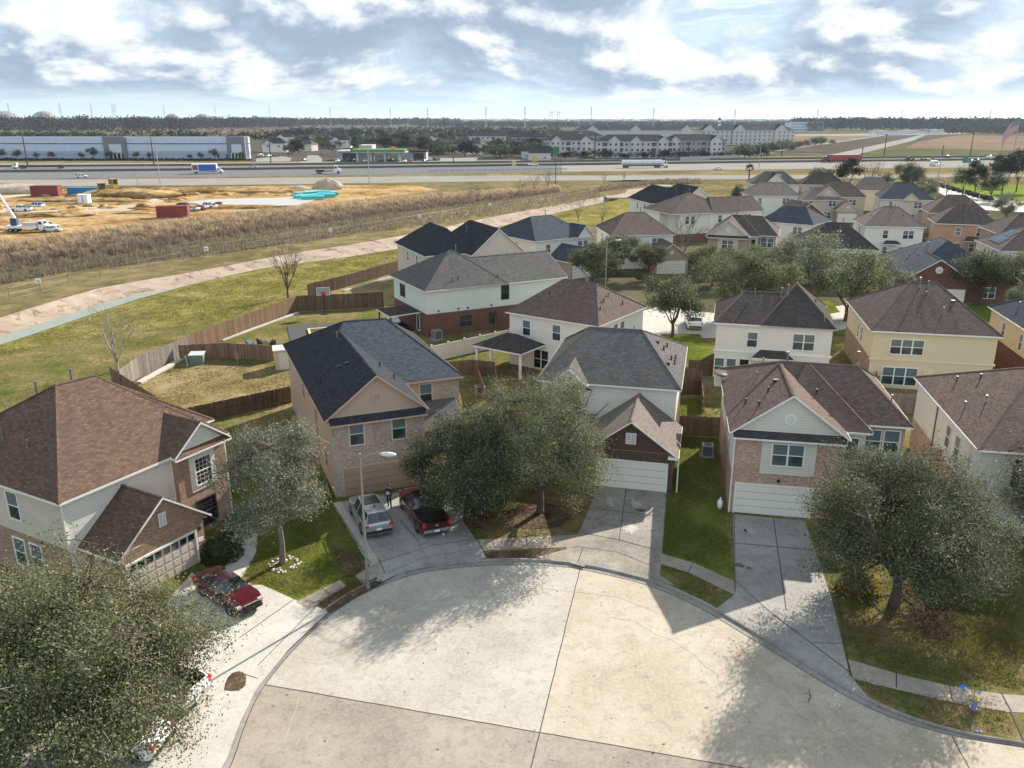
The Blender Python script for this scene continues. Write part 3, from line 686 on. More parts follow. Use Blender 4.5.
class House:
    def __init__(s, name, label, o, ang, z0=ZP, trim=None, group='two storey houses of the neighbourhood', cat='house'):
        s.e = empty(name, (o[0], o[1], z0), R(ang), label, cat, group); s.W = MB(); s.Rf = MB(); s.T = MB(); s.faces = []; s.trim = trim or TRIM; s.later = []
    def box(s, a0, a1, b0, b1, z1, bands, z0=-.3):
        """bands: [(top, material), ...] for all sides or a dict f/l/r/k of them"""
        sides = {'f': [(a0, b0), (a1, b0)], 'r': [(a1, b0), (a1, b1)], 'k': [(a1, b1), (a0, b1)], 'l': [(a0, b1), (a0, b0)]}
        for k, (p, q) in sides.items():
            bd = bands.get(k, bands.get('*')) if isinstance(bands, dict) else bands
            z = z0
            for top, mt in bd:
                t = min(top, z1); s.W.poly([(p[0], p[1], z), (q[0], q[1], z), (q[0], q[1], t), (p[0], p[1], t)], mt); z = t
                if z >= z1: break
        s.W.poly([(a0, b0, z1), (a1, b0, z1), (a1, b1, z1), (a0, b1, z1)], s.trim)
    def face(s, pts, mat, edges, th=.14):
        """sloped roof sheet; edges lists the open edges that carry a fascia board"""
        pts = [Vector(p) for p in pts]; s.Rf.poly(pts, mat); s.faces.append(pts)
        dn = Vector((0, 0, -th)); s.T.poly([p + dn for p in pts][::-1], s.trim)
        for i in edges:
            p, q = pts[i], pts[(i + 1) % len(pts)]
            d = (q - p); n_ = Vector((d.y, -d.x, 0)).normalized() * .025
            up = Vector((0, 0, .012))
            s.T.poly([p + dn + n_, q + dn + n_, q + n_ - up, p + n_ - up], s.trim); s.T.poly([p + n_ - up, q + n_ - up, q - up, p - up], s.trim)
    def cap(s, p, q, mat, r=.09):
        p, q = Vector(p), Vector(q); d = (q - p).normalized(); sd = d.cross(Vector((0, 0, 1))).normalized() * .13; up = Vector((0, 0, .045))
        s.Rf.poly([p - sd - up * .4, q - sd - up * .4, q + up, p + up], mat); s.Rf.poly([p + up, q + up, q + sd - up * .4, p + sd - up * .4], mat)
    def hip(s, rect, ze, r0, r1, mat, gable=None, skip=(), caps=True, capm=None, front=None):
        a0, a1, b0, b1 = rect; z = ze
        e00, e10, e11, e01 = (a0, b0, z), (a1, b0, z), (a1, b1, z), (a0, b1, z)
        capm = capm or mat
        along_a = abs(r1[0] - r0[0]) >= abs(r1[1] - r0[1]) and not (r0[1] <= b0 + .01 or r1[1] >= b1 - .01)
        def gab(p, q, r, inset):
            p, q, r = Vector(p) + inset, Vector(q) + inset, Vector(r) + inset; k = Vector((0, 0, .14))
            s.W.add([p - k * 2, q - k * 2, q - k + (p - q).normalized() * .12, r - k, p - k + (q - p).normalized() * .12], [(0, 1, 2, 3, 4)], gable or s.trim)
        if along_a:
            gl, gr = r0[0] <= a0 + .01, r1[0] >= a1 - .01
            s.face([e00, e10, r1, r0], front or mat, [0] + ([1] if gr and 'r' not in skip else []) + ([3] if gl and 'l' not in skip else []))
            s.face([e11, e01, r0, r1], mat, [0] + ([3] if gr and 'r' not in skip else []) + ([1] if gl and 'l' not in skip else []))
            if gl:
                if 'l' not in skip: gab(e01, e00, r0, Vector((OH, 0, 0)))
            else: s.face([e01, e00, r0], mat, [0]); s.cap(e00, r0, capm); s.cap(e01, r0, capm)
            if gr:
                if 'r' not in skip: gab(e10, e11, r1, Vector((-OH, 0, 0)))
            else: s.face([e10, e11, r1], mat, [0]); s.cap(e10, r1, capm); s.cap(e11, r1, capm)
        else:
            gf, gk = r0[1] <= b0 + .01, r1[1] >= b1 - .01
            s.face([e01, e00, r0, r1], mat, [0] + ([1] if gf and 'f' not in skip else []) + ([3] if gk and 'k' not in skip else []))
            s.face([e10, e11, r1, r0], mat, [0] + ([3] if gf and 'f' not in skip else []) + ([1] if gk and 'k' not in skip else []))
            if gf:
                if 'f' not in skip: gab(e00, e10, r0, Vector((0, OH, 0)))
            else: s.face([e00, e10, r0], mat, [0]); s.cap(e00, r0, capm); s.cap(e10, r0, capm)
            if gk:
                if 'k' not in skip: gab(e11, e01, r1, Vector((0, -OH, 0)))
            else: s.face([e11, e01, r1], mat, [0]); s.cap(e11, r1, capm); s.cap(e01, r1, capm)
        if (Vector(r1) - Vector(r0)).length > .3: s.cap(r0, r1, capm)
    def pent(s, a0, a1, b, z, mat, dep=.5, rise=.35):
        s.face([(a0, b - dep, z), (a1, b - dep, z), (a1, b - .004, z + rise), (a0, b - .004, z + rise)], mat, [0, 1, 3], .12)
    def zroof(s, a, b):
        best = None
        for pts in s.faces:
            ins = True; sg = 0
            for i, p in enumerate(pts):
                q = pts[(i + 1) % len(pts)]; c = (q.x - p.x) * (b - p.y) - (q.y - p.y) * (a - p.x)
                if abs(c) > 1e-9:
                    if sg == 0: sg = c
                    elif sg * c < 0: ins = False; break
            if ins:
                n = (pts[1] - pts[0]).cross(pts[2] - pts[0])
                if abs(n.z) > 1e-6:
                    z = pts[0].z - (n.x * (a - pts[0].x) + n.y * (b - pts[0].y)) / n.z
                    best = z if best is None else max(best, z)
        return best
    TH = {'f': 0, 'k': R(180), 'l': R(-90), 'r': R(90)}
    def _at(s, side, p, plane): return (p, plane) if side in 'fk' else (plane, p)
    def win(s, side, p, plane, z, w=.9, h=1.5, style='single', glass=None, trim=None, label=None):
        f, g_ = win_mesh(w, h, style, trim or s.trim, glass or PANE); x, y_ = s._at(side, p, plane)
        o = link('window', f, s.e, (x, y_, z), s.TH[side]); link('pane', g_, o)
        if label: o['label'] = label
    def gdoor(s, side, p, plane, w=4.9, h=2.15, mat=None, lights=False, trim=None):
        d, t = gd_mesh(w, h, mat or GARW, trim or s.trim, lights); x, y_ = s._at(side, p, plane)
        o = link('garage_door', d, s.e, (x, y_, 0), s.TH[side]); link('trim', t, o)
    def part(s, name, mb): return mb.build(name, s.e)
    def vent_round(s, side, p, plane, z, r=.38, trim=None):
        b = MB(); x, y_ = s._at(side, p, plane); t = trim or s.trim
        b.tube((0, .02, 0), (0, -.05, 0), r, r, t, 20); b.tube((0, -.05, 0), (0, -.056, 0), r * .74, r * .74, plain_cache('vent_face', tuple(.62 * c for c in t_col(t))), 20)
        for k in range(-3, 4): zz = k * r * .2; hw = math.sqrt(max(0, (r * .72) ** 2 - zz * zz)); b.box((-hw, -.075, zz - .012), (hw, -.05, zz + .018), t)
        o = b.build('gable_vent', s.e, (x, y_, z)); o.rotation_euler = (0, 0, s.TH[side])
    def vent_square(s, side, p, plane, z, w=.5, h=.8):
        b = MB(); x, y_ = s._at(side, p, plane); t = .06
        b.box((-w / 2, -.05, 0), (w / 2, .02, h), s.trim); b.box((-w / 2 + t, -.056, t), (w / 2 - t, 0, h - t), plain_cache('vent_face', (.4, .4, .38)))
        for k in range(1, 6): zz = h * k / 6; b.box((-w / 2 + t, -.07, zz - .015), (w / 2 - t, -.05, zz + .015), s.trim)
        b.box((-.02, -.075, t), (.02, -.05, h - t), s.trim)
        o = b.build('gable_vent', s.e, (x, y_, z)); o.rotation_euler = (0, 0, s.TH[side])
    def vents(s, lst): s.later += lst
    def finish(s):
        s.W.build('wall', s.e); ro = s.Rf.build('roof', s.e); s.T.build('fascia', s.e)
        for kind, a, b in s.later:
            z = s.zroof(a, b)
            if z is not None: link('roof_vent', PIPES[kind], ro, (a, b, z))
        return s.e
_pc = {}
def plain_cache(n, c):
    k = (n, tuple(round(x, 3) for x in c))
    if k not in _pc: _pc[k] = plain(n, c, .7, var=.05)
    return _pc[k]
def t_col(m): return {'trim_white': (.72, .71, .67), 'trim_peach': (.5, .33, .25), 'trim_beige': (.55, .5, .42)}.get(m.name, (.6, .6, .6))
ALL = lambda m: [(20, m)]
def two(lo, hi, z=3.0): return [(z, lo), (20, hi)]
def panel_box(h, side, p, plane, z0, w, ht, mat, d=.05, name='panel'):
    b = MB(); x, y_ = h._at(side, p, plane); b.box((-w / 2, -d, 0), (w / 2, .02, ht), mat)
    o = b.build(name, h.e, (x, y_, z0)); o.rotation_euler = (0, 0, h.TH[side]); return o
def downspout(h, a, b, z0, z1, mat=None):
    m = MB(); m.box((a - .045, b - .045, z0), (a + .045, b + .045, z1), mat or h.trim); m.build('downspout', h.e)

# --- house with the pale gable and the white garage door (right of the middle drive); the same plan stands once more far back
def gable_front(h, roof, wall_f, wall_s, gab, gm, pentm, right=12.3, panel=None, wf2=None, glass2=None, detail=True):
    h.box(OH, 7.3, .35, 9, 6.1, {'f': wall_f, '*': wall_s}); h.box(OH, right - OH, 3.6, 14.6, 6.1, {'f': wall_f, '*': wall_s}); h.box(7.3, 9.0, 1.95, 6, 6.1, {'f': wf2 or wall_f, '*': wall_s})
    h.hip((0, 7.68, -.05, 7.6), 6.0, (3.84, -.05, 8.85), (3.84, 7.6, 8.85), roof, gab, skip=('k',))
    h.hip((0, right, 3.2, 15), 6.0, (3.84, 7.5, 9.0), (right - 3.2, 7.2, 9.0), roof)
    h.hip((3, 9.35, 1.55, 12.5), 6.0, (5.6, 6.9, 9.02), (5.75, 6.9, 9.02), roof)
    h.pent(.25, 7.45, .35, 5.72, pentm, .52, .4)
    h.vent_round('f', 3.84, .33, 7.05)
    h.gdoor('f', 3.25, .35, mat=gm)
    h.win('f', 3.9, .35 - (.05 if panel else 0), 3.75, 1.95, 1.5, 'twin')
    if panel: panel_box(h, 'f', 3.95, .35, 3.05, 3.5, 2.55, panel, .05, 'wall_panel')
    h.win('f', 8.2, 1.95, 3.9, .75, 1.5, 'fixed'); h.win('f', 9.9, 3.6, 3.9, .95, 1.6); h.win('f', 11.1, 3.6, 3.9, .95, 1.6)
    if detail:
        h.win('l', 4.5, OH, 3.9, .9, 1.5); h.win('l', 11, OH, 3.9, .9, 1.5); h.win('r', 9, right - OH, 3.9, .9, 1.5); h.win('k', 3, 14.6, 3.9, .9, 1.5); h.win('k', 8, 14.6, 3.9, 1.8, 1.5, 'twin'); h.win('f', 9.8, 3.6, .6, .95, 1.6); h.win('f', 11.1, 3.6, .6, .95, 1.6)
h = House('brick_house', 'pinkish brick house with a white garage door, twin window under a pale round-vented gable', (14.5, 51.0), -10.9)
gable_front(h, SH['brown'], ALL(BR['orange']), two(BR['orange'], SD['white'], 3.0), SD['greywhite'], GARW, SH['dark'], 12.3, SD['greywhite'], two(BR['orange'], SD['greywhite'], 3.6))
h.vents([('flue', 9.1, 7.4), ('black', 6.0, 4.4), ('pipe', 2.2, 7), ('black', 2.6, 3.2), ('black', 1.2, 3.5), ('box', 3.2, 4.4), ('pipe', 2.9, 10), ('black', 1.9, 1.6), ('pipe', 11.4, 6.1), ('flue', 4.6, 9.6)])
downspout(h, .42, .3, 0, 5.8); 
b = MB(); b.box((-.5, 11.2, 5.6), (.36, 12.2, 6.6), SD['greywhite']); b.box((-.55, 11.15, 6.6), (.4, 12.25, 6.68), SH['brown']); b.build('chimney_box', h.e)
dd = MB(); dd.ball((0, 0, 0), .45, plain_cache('dish_grey', (.05, .05, .05)), 14, 4, sz=.22, low=-90); dd.tube((0, 0, -.5), (0, 0, -.1), .03, .03, PIPE); dd.build('satellite_dish', h.e, (.0, 10.6, 6.75))
b = MB(); b.box((-.09, -.09, -.1), (.09, .0, .1), DARK); b.build('wall_light', h.e, (3.5, .33, 2.6))
h.finish()

# --- pinkish house with the black roof
h = House('brick_house', 'pinkish tan house with a new black shingle roof and peach garage door', (-12.83, 53.15), 22, trim=TRIMP)
h.box(.3, 7.0, .1, 9, 6.1, {'f': ALL(BR['pink']), '*': ALL(SD['peach'])}); h.box(.12, 11.8, 6.55, 21.4, 6.1, {'f': ALL(BR['pink']), '*': ALL(SD['peach'])})
h.hip((-.2, 7.28, -.25, 13), 6.02, (3.6, -.25, 8.96), (3.6, 13, 8.96), SH['black'], SD['peach'], skip=('k',))
h.hip((-.2, 12.15, 6.2, 21.8), 6.0, (4.2, 14.6, 9.4), (7.8, 14.4, 9.4), SH['black'], front=SH['blue'])
h.pent(.15, 7.1, .1, 5.68, SH['black'], .5, .4)
h.vent_round('f', 3.6, .1, 7.25, .42, TRIMP)
h.gdoor('f', 3.5, .1, 5.1, 2.15, GARP)
for x in (2.05, 5.1): h.win('f', x, .1, 3.9, .95, 1.6, trim=TRIMB); panel_box(h, 'f', x + .82, .1, 3.7, .55, 2.0, SD['peach'], .03, 'shutter_panel')
h.win('f', 9.0, 6.55, 4.0, .95, 1.6, trim=TRIMB); panel_box(h, 'f', 9.8, 6.55, 3.8, .6, 2.1, SD['peach'], .03, 'shutter_panel'); panel_box(h, 'f', 8.2, 6.55, 3.8, .6, 2.1, SD['peach'], .03, 'shutter_panel')
h.win('l', 3.2, .3, 1.2, .8, 1.3, glass=PANED); h.win('l', 12, .12, 3.9, .9, 1.5); h.win('r', 12, 11.8, 3.9, .9, 1.5); h.win('k', 4, 21.4, 3.9, .9, 1.5); h.win('k', 8, 21.4, 3.9, .9, 1.5)
h.face([(7.4, 3.6, 2.9), (11.4, 3.6, 2.9), (11.4, 6.5, 4.2), (7.4, 6.5, 4.2)], SH['grey'], [0, 1, 3])
for x in (7.8, 11.1): b = MB(); b.box((x, 3.9, 0), (x + .15, 4.05, 2.9), TRIMP); b.build('porch_post', h.e)
h.vents([('black', 2.8, 11.6), ('black', 3.1, 10.6), ('box', 2.2, 6.2), ('box', 2.7, 5.6), ('black', 1.1, 16), ('black', 1.4, 13), ('black', 5.3, 6.2), ('black', 5.9, 4.2), ('black', .7, 6.5), ('pipe', 3.2, 12.4)])
h.finish()

# --- red-brown roofed house at the left edge
h = House('brick_house', 'brown brick and white siding house with a mottled red-brown roof at the left edge', (-24.56, 40.24), 61.7)
h.box(.35, 12.0, .35, 12.6, 6.1, {'f': [(20, SD['white'])], 'l': two(BR['brown'], SD['beige'], 2.9), '*': two(BR['brown'], SD['white'], 2.9)})
h.box(7.6, 11.5, -.1, 4, 6.1, ALL(BR['brown']))
h.hip((0, 12.1, 0, 14), 6.0, (5.4, 7.2, 10.15), (7.9, 7.0, 10.15), SH['redbrown']); h.hip((5, 13.5, 2.9, 13.9), 6.0, (8.6, 8.0, 9.7), (8.7, 8.4, 9.7), SH['redbrown']); h.box(10, 13.1, 3.3, 13, 6.1, two(BR['brown'], SD['white'], 6))
h.hip((7.3, 11.8, -.45, 4.5), 6.0, (9.55, -.45, 7.7), (9.55, 4.5, 7.7), SH['redbrown'], SD['white'], skip=('k',)); h.pent(7.3, 11.8, -.1, 5.85, SH['redbrown'], .4, .25)
h.box(1.2, 6.9, -2.75, .35, 3.0, ALL(BR['brown']))
h.hip((.8, 7.3, -3.1, .4), 2.9, (4.1, -3.1, 5.4), (4.1, .4, 5.4), SH['redbrown'], BR['brown'], skip=('k',))
h.gdoor('f', 3.85, -2.75, 4.7, 2.15, GARB, True); h.vent_square('f', 4.1, -2.8, 3.5, .5, .85)
panel_box(h, 'f', 9.55, -.1, 3.1, 2.0, 2.6, SD['white'], .06, 'wall_panel')
h.win('f', 9.55, -.16, 3.5, 1.2, 1.75, 'grid', PANED); h.win('f', 9.5, -.1, .55, 1.5, 1.8, 'grid', PANED, trim=plain('trim_dark', (.05, .045, .04), .5))
h.win('l', 5, .35, 3.75, 1.0, 1.7); h.win('l', 8.6, .35, 3.75, 1.0, 1.7); h.win('l', 3.6, .35, .7, 1.0, 1.7); h.win('l', 5.2, .35, .7, 1.0, 1.7); h.win('r', 6, 12.0, 3.9, .9, 1.5); h.win('k', 4, 12.6, 3.9, .9, 1.5)
downspout(h, .3, .3, 2.9, 5.9); downspout(h, 7.62, .3, 2.9, 5.9)
b = MB(); b.box((-.1, -.05, -.12), (.1, .0, .12), DARK); b.build('wall_light', h.e, (6.55, -2.77, 2.2)); panel_box(h, 'f', 6.6, -2.75, 1.3, .34, .26, TRIM, .03, 'house_number_plaque')
h.vents([('pipe', 2.0, 5.4), ('pipe', 1.2, 7.6), ('pipe', 2.1, 8.0), ('flue', 7.0, 8.0), ('flue', 5.0, 8.6), ('pipe', 10.4, 1.2)])
h.finish()

# --- middle house: white siding, dark brick garage
h = House('brick_house', 'white sided house with a grey hip roof and low dark brick garage gable', (2.62, 62.3), -13.5)
h.box(-.35, 10.35, .35, 13.0, 6.1, {'f': ALL(SD['white']), '*': two(BR['dark'], SD['white'], 3.0)})
h.hip((-.7, 10.7, 0, 13.4), 6.0, (2.6, 6.2, 9.05), (7.0, 6.2, 9.05), SH['grey'])
h.hip((.5, 3.5, -.6, 3.5), 6.0, (2.0, -.6, 7.3), (2.0, 3.5, 7.3), SH['grey'], SD['white'], skip=('k',)); h.box(.9, 3.1, -.25, 1, 6.1, two(BR['dark'], SD['white'], 3))
h.win('f', 2.0, -.25, 3.8, 1.0, 1.6)
h.box(4.5, 10.6, -5.75, .4, 3.0, ALL(BR['dark']))
h.hip((4.15, 10.95, -6.1, .4), 2.9, (7.5, -6.1, 5.4), (7.5, .4, 5.4), SH['tan'], BR['dark'], skip=('k',))
h.gdoor('f', 7.65, -5.75, 4.95, 2.15, GARW); h.vent_square('f', 7.5, -5.8, 3.55, .75, .85)
b = MB(); b.box((0, 0, 0), (.7, .45, .2), TRIM); b.build('gable_return', h.e, (10.2, -6.1, 2.7)); downspout(h, 10.95, -5.6, 0, 2.8); downspout(h, 10.3, .25, 3.2, 5.9)
h.win('l', 4, -.35, 3.9, .9, 1.5); h.win('l', 9, -.35, 3.9, .9, 1.5); h.win('r', 8.5, 10.35, 3.9, .6, 1.0); h.win('k', 3, 13.0, 3.9, .9, 1.5); h.win('k', 7, 13.0, 3.9, .9, 1.5)
h.box(1, 3.6, -1.6, -.25, 2.8, ALL(BR['dark'])); h.face([(.6, -2.2, 2.8), (4.2, -2.2, 2.8), (4.2, -.25, 3.6), (.6, -.25, 3.6)], SH['grey'], [0, 1, 3])
h.vents([('box', 8.3, 6.5), ('black', 9.1, 7.6), ('black', 8.9, 6.0), ('black', 9.9, 6.4), ('black', 9.6, 5.2), ('black', 9.9, 4.8), ('box', 9.4, 3.4), ('black', 7.2, 9.5), ('pipe', 6.3, 7.0), ('pipe', 1.6, 5.2), ('pipe', 1.2, 3.9)])
h.finish()

def plainhip(name, label, o, ang, w, d, roof, walls, ridge, z0=0, trim=None, wins=(), vents=(), ze=6.0, fin=True, group='two storey houses of the neighbourhood'):
    h = House(name, label, o, ang, z0, trim, group)
    h.box(.35, w - .35, .35, d - .35, ze + .1, walls); h.hip((0, w, 0, d), ze, ridge[0], ridge[1], roof)
    for q in wins: h.win(*q)
    h.vents(list(vents))
    return h.finish() and h if fin else h
def stdwins(w, d, z=3.85):
    return [('f', w * .22, .35, z, .9, 1.5), ('f', w * .72, .35, z, 1.8, 1.5, 'twin'), ('f', w * .2, .35, .7, .9, 1.6), ('f', w * .62, .35, .7, 1.8, 1.6, 'twin'), ('l', d * .3, .35, z, .9, 1.5), ('l', d * .6, .35, z, .9, 1.5), ('r', d * .3, w - .35, z, .9, 1.5), ('r', d * .65, w - .35, z, .9, 1.5), ('k', w * .3, d - .35, z, .9, 1.5), ('k', w * .7, d - .35, z, .9, 1.5)]
def stdvents(w, d): return [('pipe', w * .35, d * .38), ('pipe', w * .55, d * .4), ('black', w * .7, d * .3), ('black', w * .45, d * .6), ('flue', w * .6, d * .52), ('black', w * .2, d * .45)]

# --- white house behind the middle one, with the covered patio
h = House('white_house', 'white siding house with a brown hip roof and a dark roofed corner patio', (-.75, 87.2), -35, .02)
h.box(.35, 11.2, .35, 10.9, 6.1, ALL(SD['white'])); h.hip((0, 11.55, 0, 11.2), 6.0, (4.1, 5.4, 9.2), (8.3, 5.2, 9.2), SH['brown'])
for x in (2.6, 6.4): h.win('f', x, .35, 3.7, .95, 1.6)
for y_ in (4.4, 5.9): h.win('r', y_, 11.2, 3.7, .85, 1.6)
h.win('f', 4.5, .35, .3, 1.8, 2.0, 'twin', PANED); h.win('l', 5, .35, 3.7, .9, 1.5); h.win('k', 4, 10.9, 3.7, .9, 1.5)
h.vents([('flue', 6.6, 5.9), ('flue', 7.0, 5.5), ('pipe', 9.6, 5.6), ('black', 9.9, 4.0), ('black', 10.4, 2.4), ('black', 10.6, 7), ('black', 3.8, 3.0)])
pr = MB(); P0 = (-1.3, 5.0, -4.2, .3)
a0, a1, b0, b1 = P0; zc = 3.0
pk = ((a0 + a1) / 2 - .6, b1 - 1.6, 4.1); pk2 = ((a0 + a1) / 2 + .6, b1 - 1.6, 4.1)
h.hip(P0, zc, pk, pk2, SH['dark'])
for x, y_ in ((a0 + .35, b0 + .35), (a1 - .35, b0 + .35), (a0 + 2.2, b0 + .35)):
    b = MB(); b.box((x - .11, y_ - .11, 0), (x + .11, y_ + .11, 3.0), TRIM); b.build('patio_post', h.e)
b = MB(); b.box((a0 + .2, b0 + .25, 2.72), (a1 - .2, b0 + .45, 2.98), TRIM); b.box((a0 + .25, b0 + .45, 2.72), (a0 + .45, b1, 2.98), TRIM); b.box((a1 - .45, b0 + .45, 2.72), (a1 - .25, b1, 2.98), TRIM); b.build('patio_beam', h.e)
b = MB(); b.box((a0, b0, -.02), (a1, .35, .06), CON_N); b.build('patio_floor', h.e)
h.finish()

# --- long white over brick house further left
h = House('white_house', 'long house with white siding over dark red brick, patio cover on its left', (-10.6, 98.2), 28, .02)
h.box(.4, 20, .4, 12, 6.1, two(BR['maroon'], SD['mint'], 3.0))
h.hip((0, 11.5, 0, 12.4), 6.0, (6.0, 6.2, 9.7), (6.6, 6.2, 9.7), SH['grey']); h.hip((3, 20.4, 0, 10.8), 6.0, (7.5, 5.4, 8.75), (20.4, 5.4, 8.75), SH['grey'], SD['mint'])
h.win('f', 11.2, .4, 3.9, 1.0, 1.7, glass=PANED, trim=plain_cache('trim_dark2', (.06, .06, .06))); h.win('f', 5.6, .4, 1.0, 1.5, 1.3, 'twin', PANED, trim=plain_cache('trim_dark2', (.06, .06, .06))); h.win('f', 9.4, .4, .9, 1.0, 1.5, glass=PANED, trim=plain_cache('trim_dark2', (.06, .06, .06)))
h.win('l', 8.7, .4, 3.8, 1.6, 1.5, 'twin', PANED, trim=plain_cache('trim_dark2', (.06, .06, .06))); h.win('l', 3.5, .4, .4, .9, 2.0, 'fixed'); h.win('k', 5, 12, 3.9, .9, 1.5); h.win('r', 5, 20, 3.9, .9, 1.5)
for a in (1.9, 4.6, 5.9, 9.2): b = MB(); b.box((-.1, -.06, -.1), (.1, .02, .1), DARK); b.build('wall_fixture', h.e, (a, .36, 3.3))
h.face([(-3.7, 2.6, 2.75), (.38, 2.6, 2.9), (.38, 7.4, 2.9), (-3.7, 7.4, 2.75)], SH['dark'], [0, 2, 3])
for x, y_ in ((-3.5, 2.9), (-3.5, 7.1)): b = MB(); b.box((x - .09, y_ - .09, 0), (x + .09, y_ + .09, 2.8), WD_DARK); b.build('patio_post', h.e)
h.vents([('flue', 7.0, 6.2), ('pipe', 12.5, 4.9), ('pipe', 14.0, 5.1), ('pipe', 15.2, 5.0), ('black', 4.2, 1.2), ('black', 5.1, 1.4), ('black', 10.5, 1.1), ('pipe', 9.2, 4.3)])
h.finish()

# --- white house right of the tree (its back to us)
h = House('white_house', 'white house with a stained dark brown roof and small pent roof at its back', (20.74, 82.27), -14.6, .02)
h.box(.35, 11.65, .35, 9.9, 6.1, ALL(SD['white']))
h.hip((0, 12, 0, 10.2), 6.0, (2.95, 5.3, 8.4), (8.2, 5.3, 8.4), SH['dark'], capm=SH['brown']); h.hip((4.6, 12, 0, 11.4), 6.0, (8.2, 6.0, 9.4), (8.3, 6.5, 9.4), SH['dark'], capm=SH['brown'])
h.win('f', 4.0, .35, 3.6, .95, 1.5); h.win('f', 9.0, .35, 3.6, 2.0, 1.6, 'twin'); h.win('f', .9, .35, .45, .9, 1.7); h.win('f', 2.1, .35, .45, .9, 1.7); h.win('f', 3.4, .35, .2, .9, 2.0, 'fixed', PANED); h.win('f', 4.7, .35, .9, .7, 1.0, 'fixed', PANED); h.win('f', 9.7, .35, .7, 1.8, 1.4, 'twin')
h.win('l', 5, .35, 3.7, .9, 1.5); h.win('r', 5, 11.65, 3.7, .9, 1.5); h.win('k', 4, 9.9, 3.7, .9, 1.5)
h.face([(4.0, -.75, 2.75), (8.2, -.75, 2.75), (7.3, .34, 3.35), (4.9, .34, 3.35)], SH['dark'], [0, 1, 3]); b = MB(); b.box((4.1, -.7, 2.45), (8.1, .33, 2.72), TRIM); b.build('pent_soffit', h.e)
b = MB(); b.box((.2, .3, 2.92), (11.8, .36, 3.1), TRIM); b.build('belt_board', h.e)
h.vents([('pipe', 2.6, 4.8), ('pipe', 4.0, 5.0), ('flue', 6.7, 4.6), ('flue', 7.3, 4.4), ('pipe', 10.8, 1.0), ('black', 10.2, 5), ('black', 3.3, 3.1)]); h.finish()

# --- cream house
h = House('cream_house', 'cream yellow house with a weathered brown hip roof, brick on its left side wall', (35.54, 78.86), -12.2, .02)
h.box(.35, 11.65, .35, 14.4, 6.1, {'f': ALL(SD['cream']), 'l': two(BR['brown'], SD['cream'], 3.1), '*': two(BR['brown'], SD['cream'], 3.1)})
h.hip((0, 12, 0, 14.8), 6.0, (4.9, 7.7, 9.7), (7.4, 7.7, 9.7), SH['weathered'])
b = MB(); b.box((.2, .29, 2.95), (11.8, .36, 3.13), plain_cache('cream_trim', (.66, .56, .36))); b.build('belt_board', h.e)
h.win('f', 3.6, .35, 3.7, 3.0, 1.45, 'triple'); h.win('f', 3.3, .35, .5, 3.2, 1.75, 'triple'); h.win('l', 7.5, .35, 3.5, .8, 1.5); h.win('l', 5.6, .35, 3.5, .8, 1.5); h.win('r', 6, 11.65, 3.7, .9, 1.5); h.win('k', 5, 14.4, 3.7, .9, 1.5)
panel_box(h, 'f', 6.0, .35, 1.7, 1.0, .5, plain_cache('cream_trim', (.66, .56, .36)), .04, 'vent_cover')
h.vents([('flue', 5.6, 6.9), ('pipe', 6.5, 7.2), ('pipe', 7.2, 3.2), ('box', 8.4, 4.8), ('black', 6.0, 5.6)]); h.finish()

h = plainhip('cream_house', 'cream house with a dark slate roof cut off by the right edge', (50.5, 77.0), -12, 12, 13.3, SH['blue'], {'f': ALL(SD['cream']), '*': two(BR['maroon'], SD['cream'], 3.1)}, ((4.5, 6.6, 9.5), (7.5, 6.6, 9.5)), .02, wins=[('l', 8.5, .35, 3.6, .8, 1.6), ('l', 3.5, .35, 3.6, .8, 1.6), ('f', 4, .35, 3.7, 1.8, 1.5, 'twin'), ('f', 8, .35, .7, 1.8, 1.5, 'twin')], vents=[('black', 2.0, 7), ('black', 2.6, 6), ('pipe', 1.4, 8.5)])
# --- house at the right edge
h = plainhip('white_house', 'off-white house with a greyish brown hip roof behind the wide dark oak', (29.4, 47.9), -11.5, 11.5, 15.8, SH['brown'], {'f': ALL(SD['greywhite']), 'l': two(BR['orange'], SD['white'], 2.6), '*': two(BR['orange'], SD['white'], 2.6)}, ((5.6, 8.0, 9.5), (5.9, 8.0, 9.5)), ZP, wins=[('f', 3.6, .35, 3.6, 1.3, 1.7, 'grid', PANED), ('f', 8, .35, 3.6, 1.3, 1.7, 'grid', PANED), ('l', 4.6, .35, 3.5, .9, 1.6), ('l', 6.7, .35, 3.5, .9, 1.6), ('r', 6, 11.15, 3.5, .9, 1.6), ('k', 6, 15.4, 3.5, .9, 1.6)], vents=[('pipe', 2.1, 6), ('black', 2.9, 10), ('black', 1.8, 11.4), ('pipe', 1.0, 6.5)], fin=False)
for a in (2.55, 4.65): panel_box(h, 'f', a, .35, 3.5, .45, 1.9, plain_cache('shutter_maroon', (.09, .03, .025)), .04, 'shutter')
downspout(h, .3, 9.8, 0, 5.9, PIPE); h.finish()

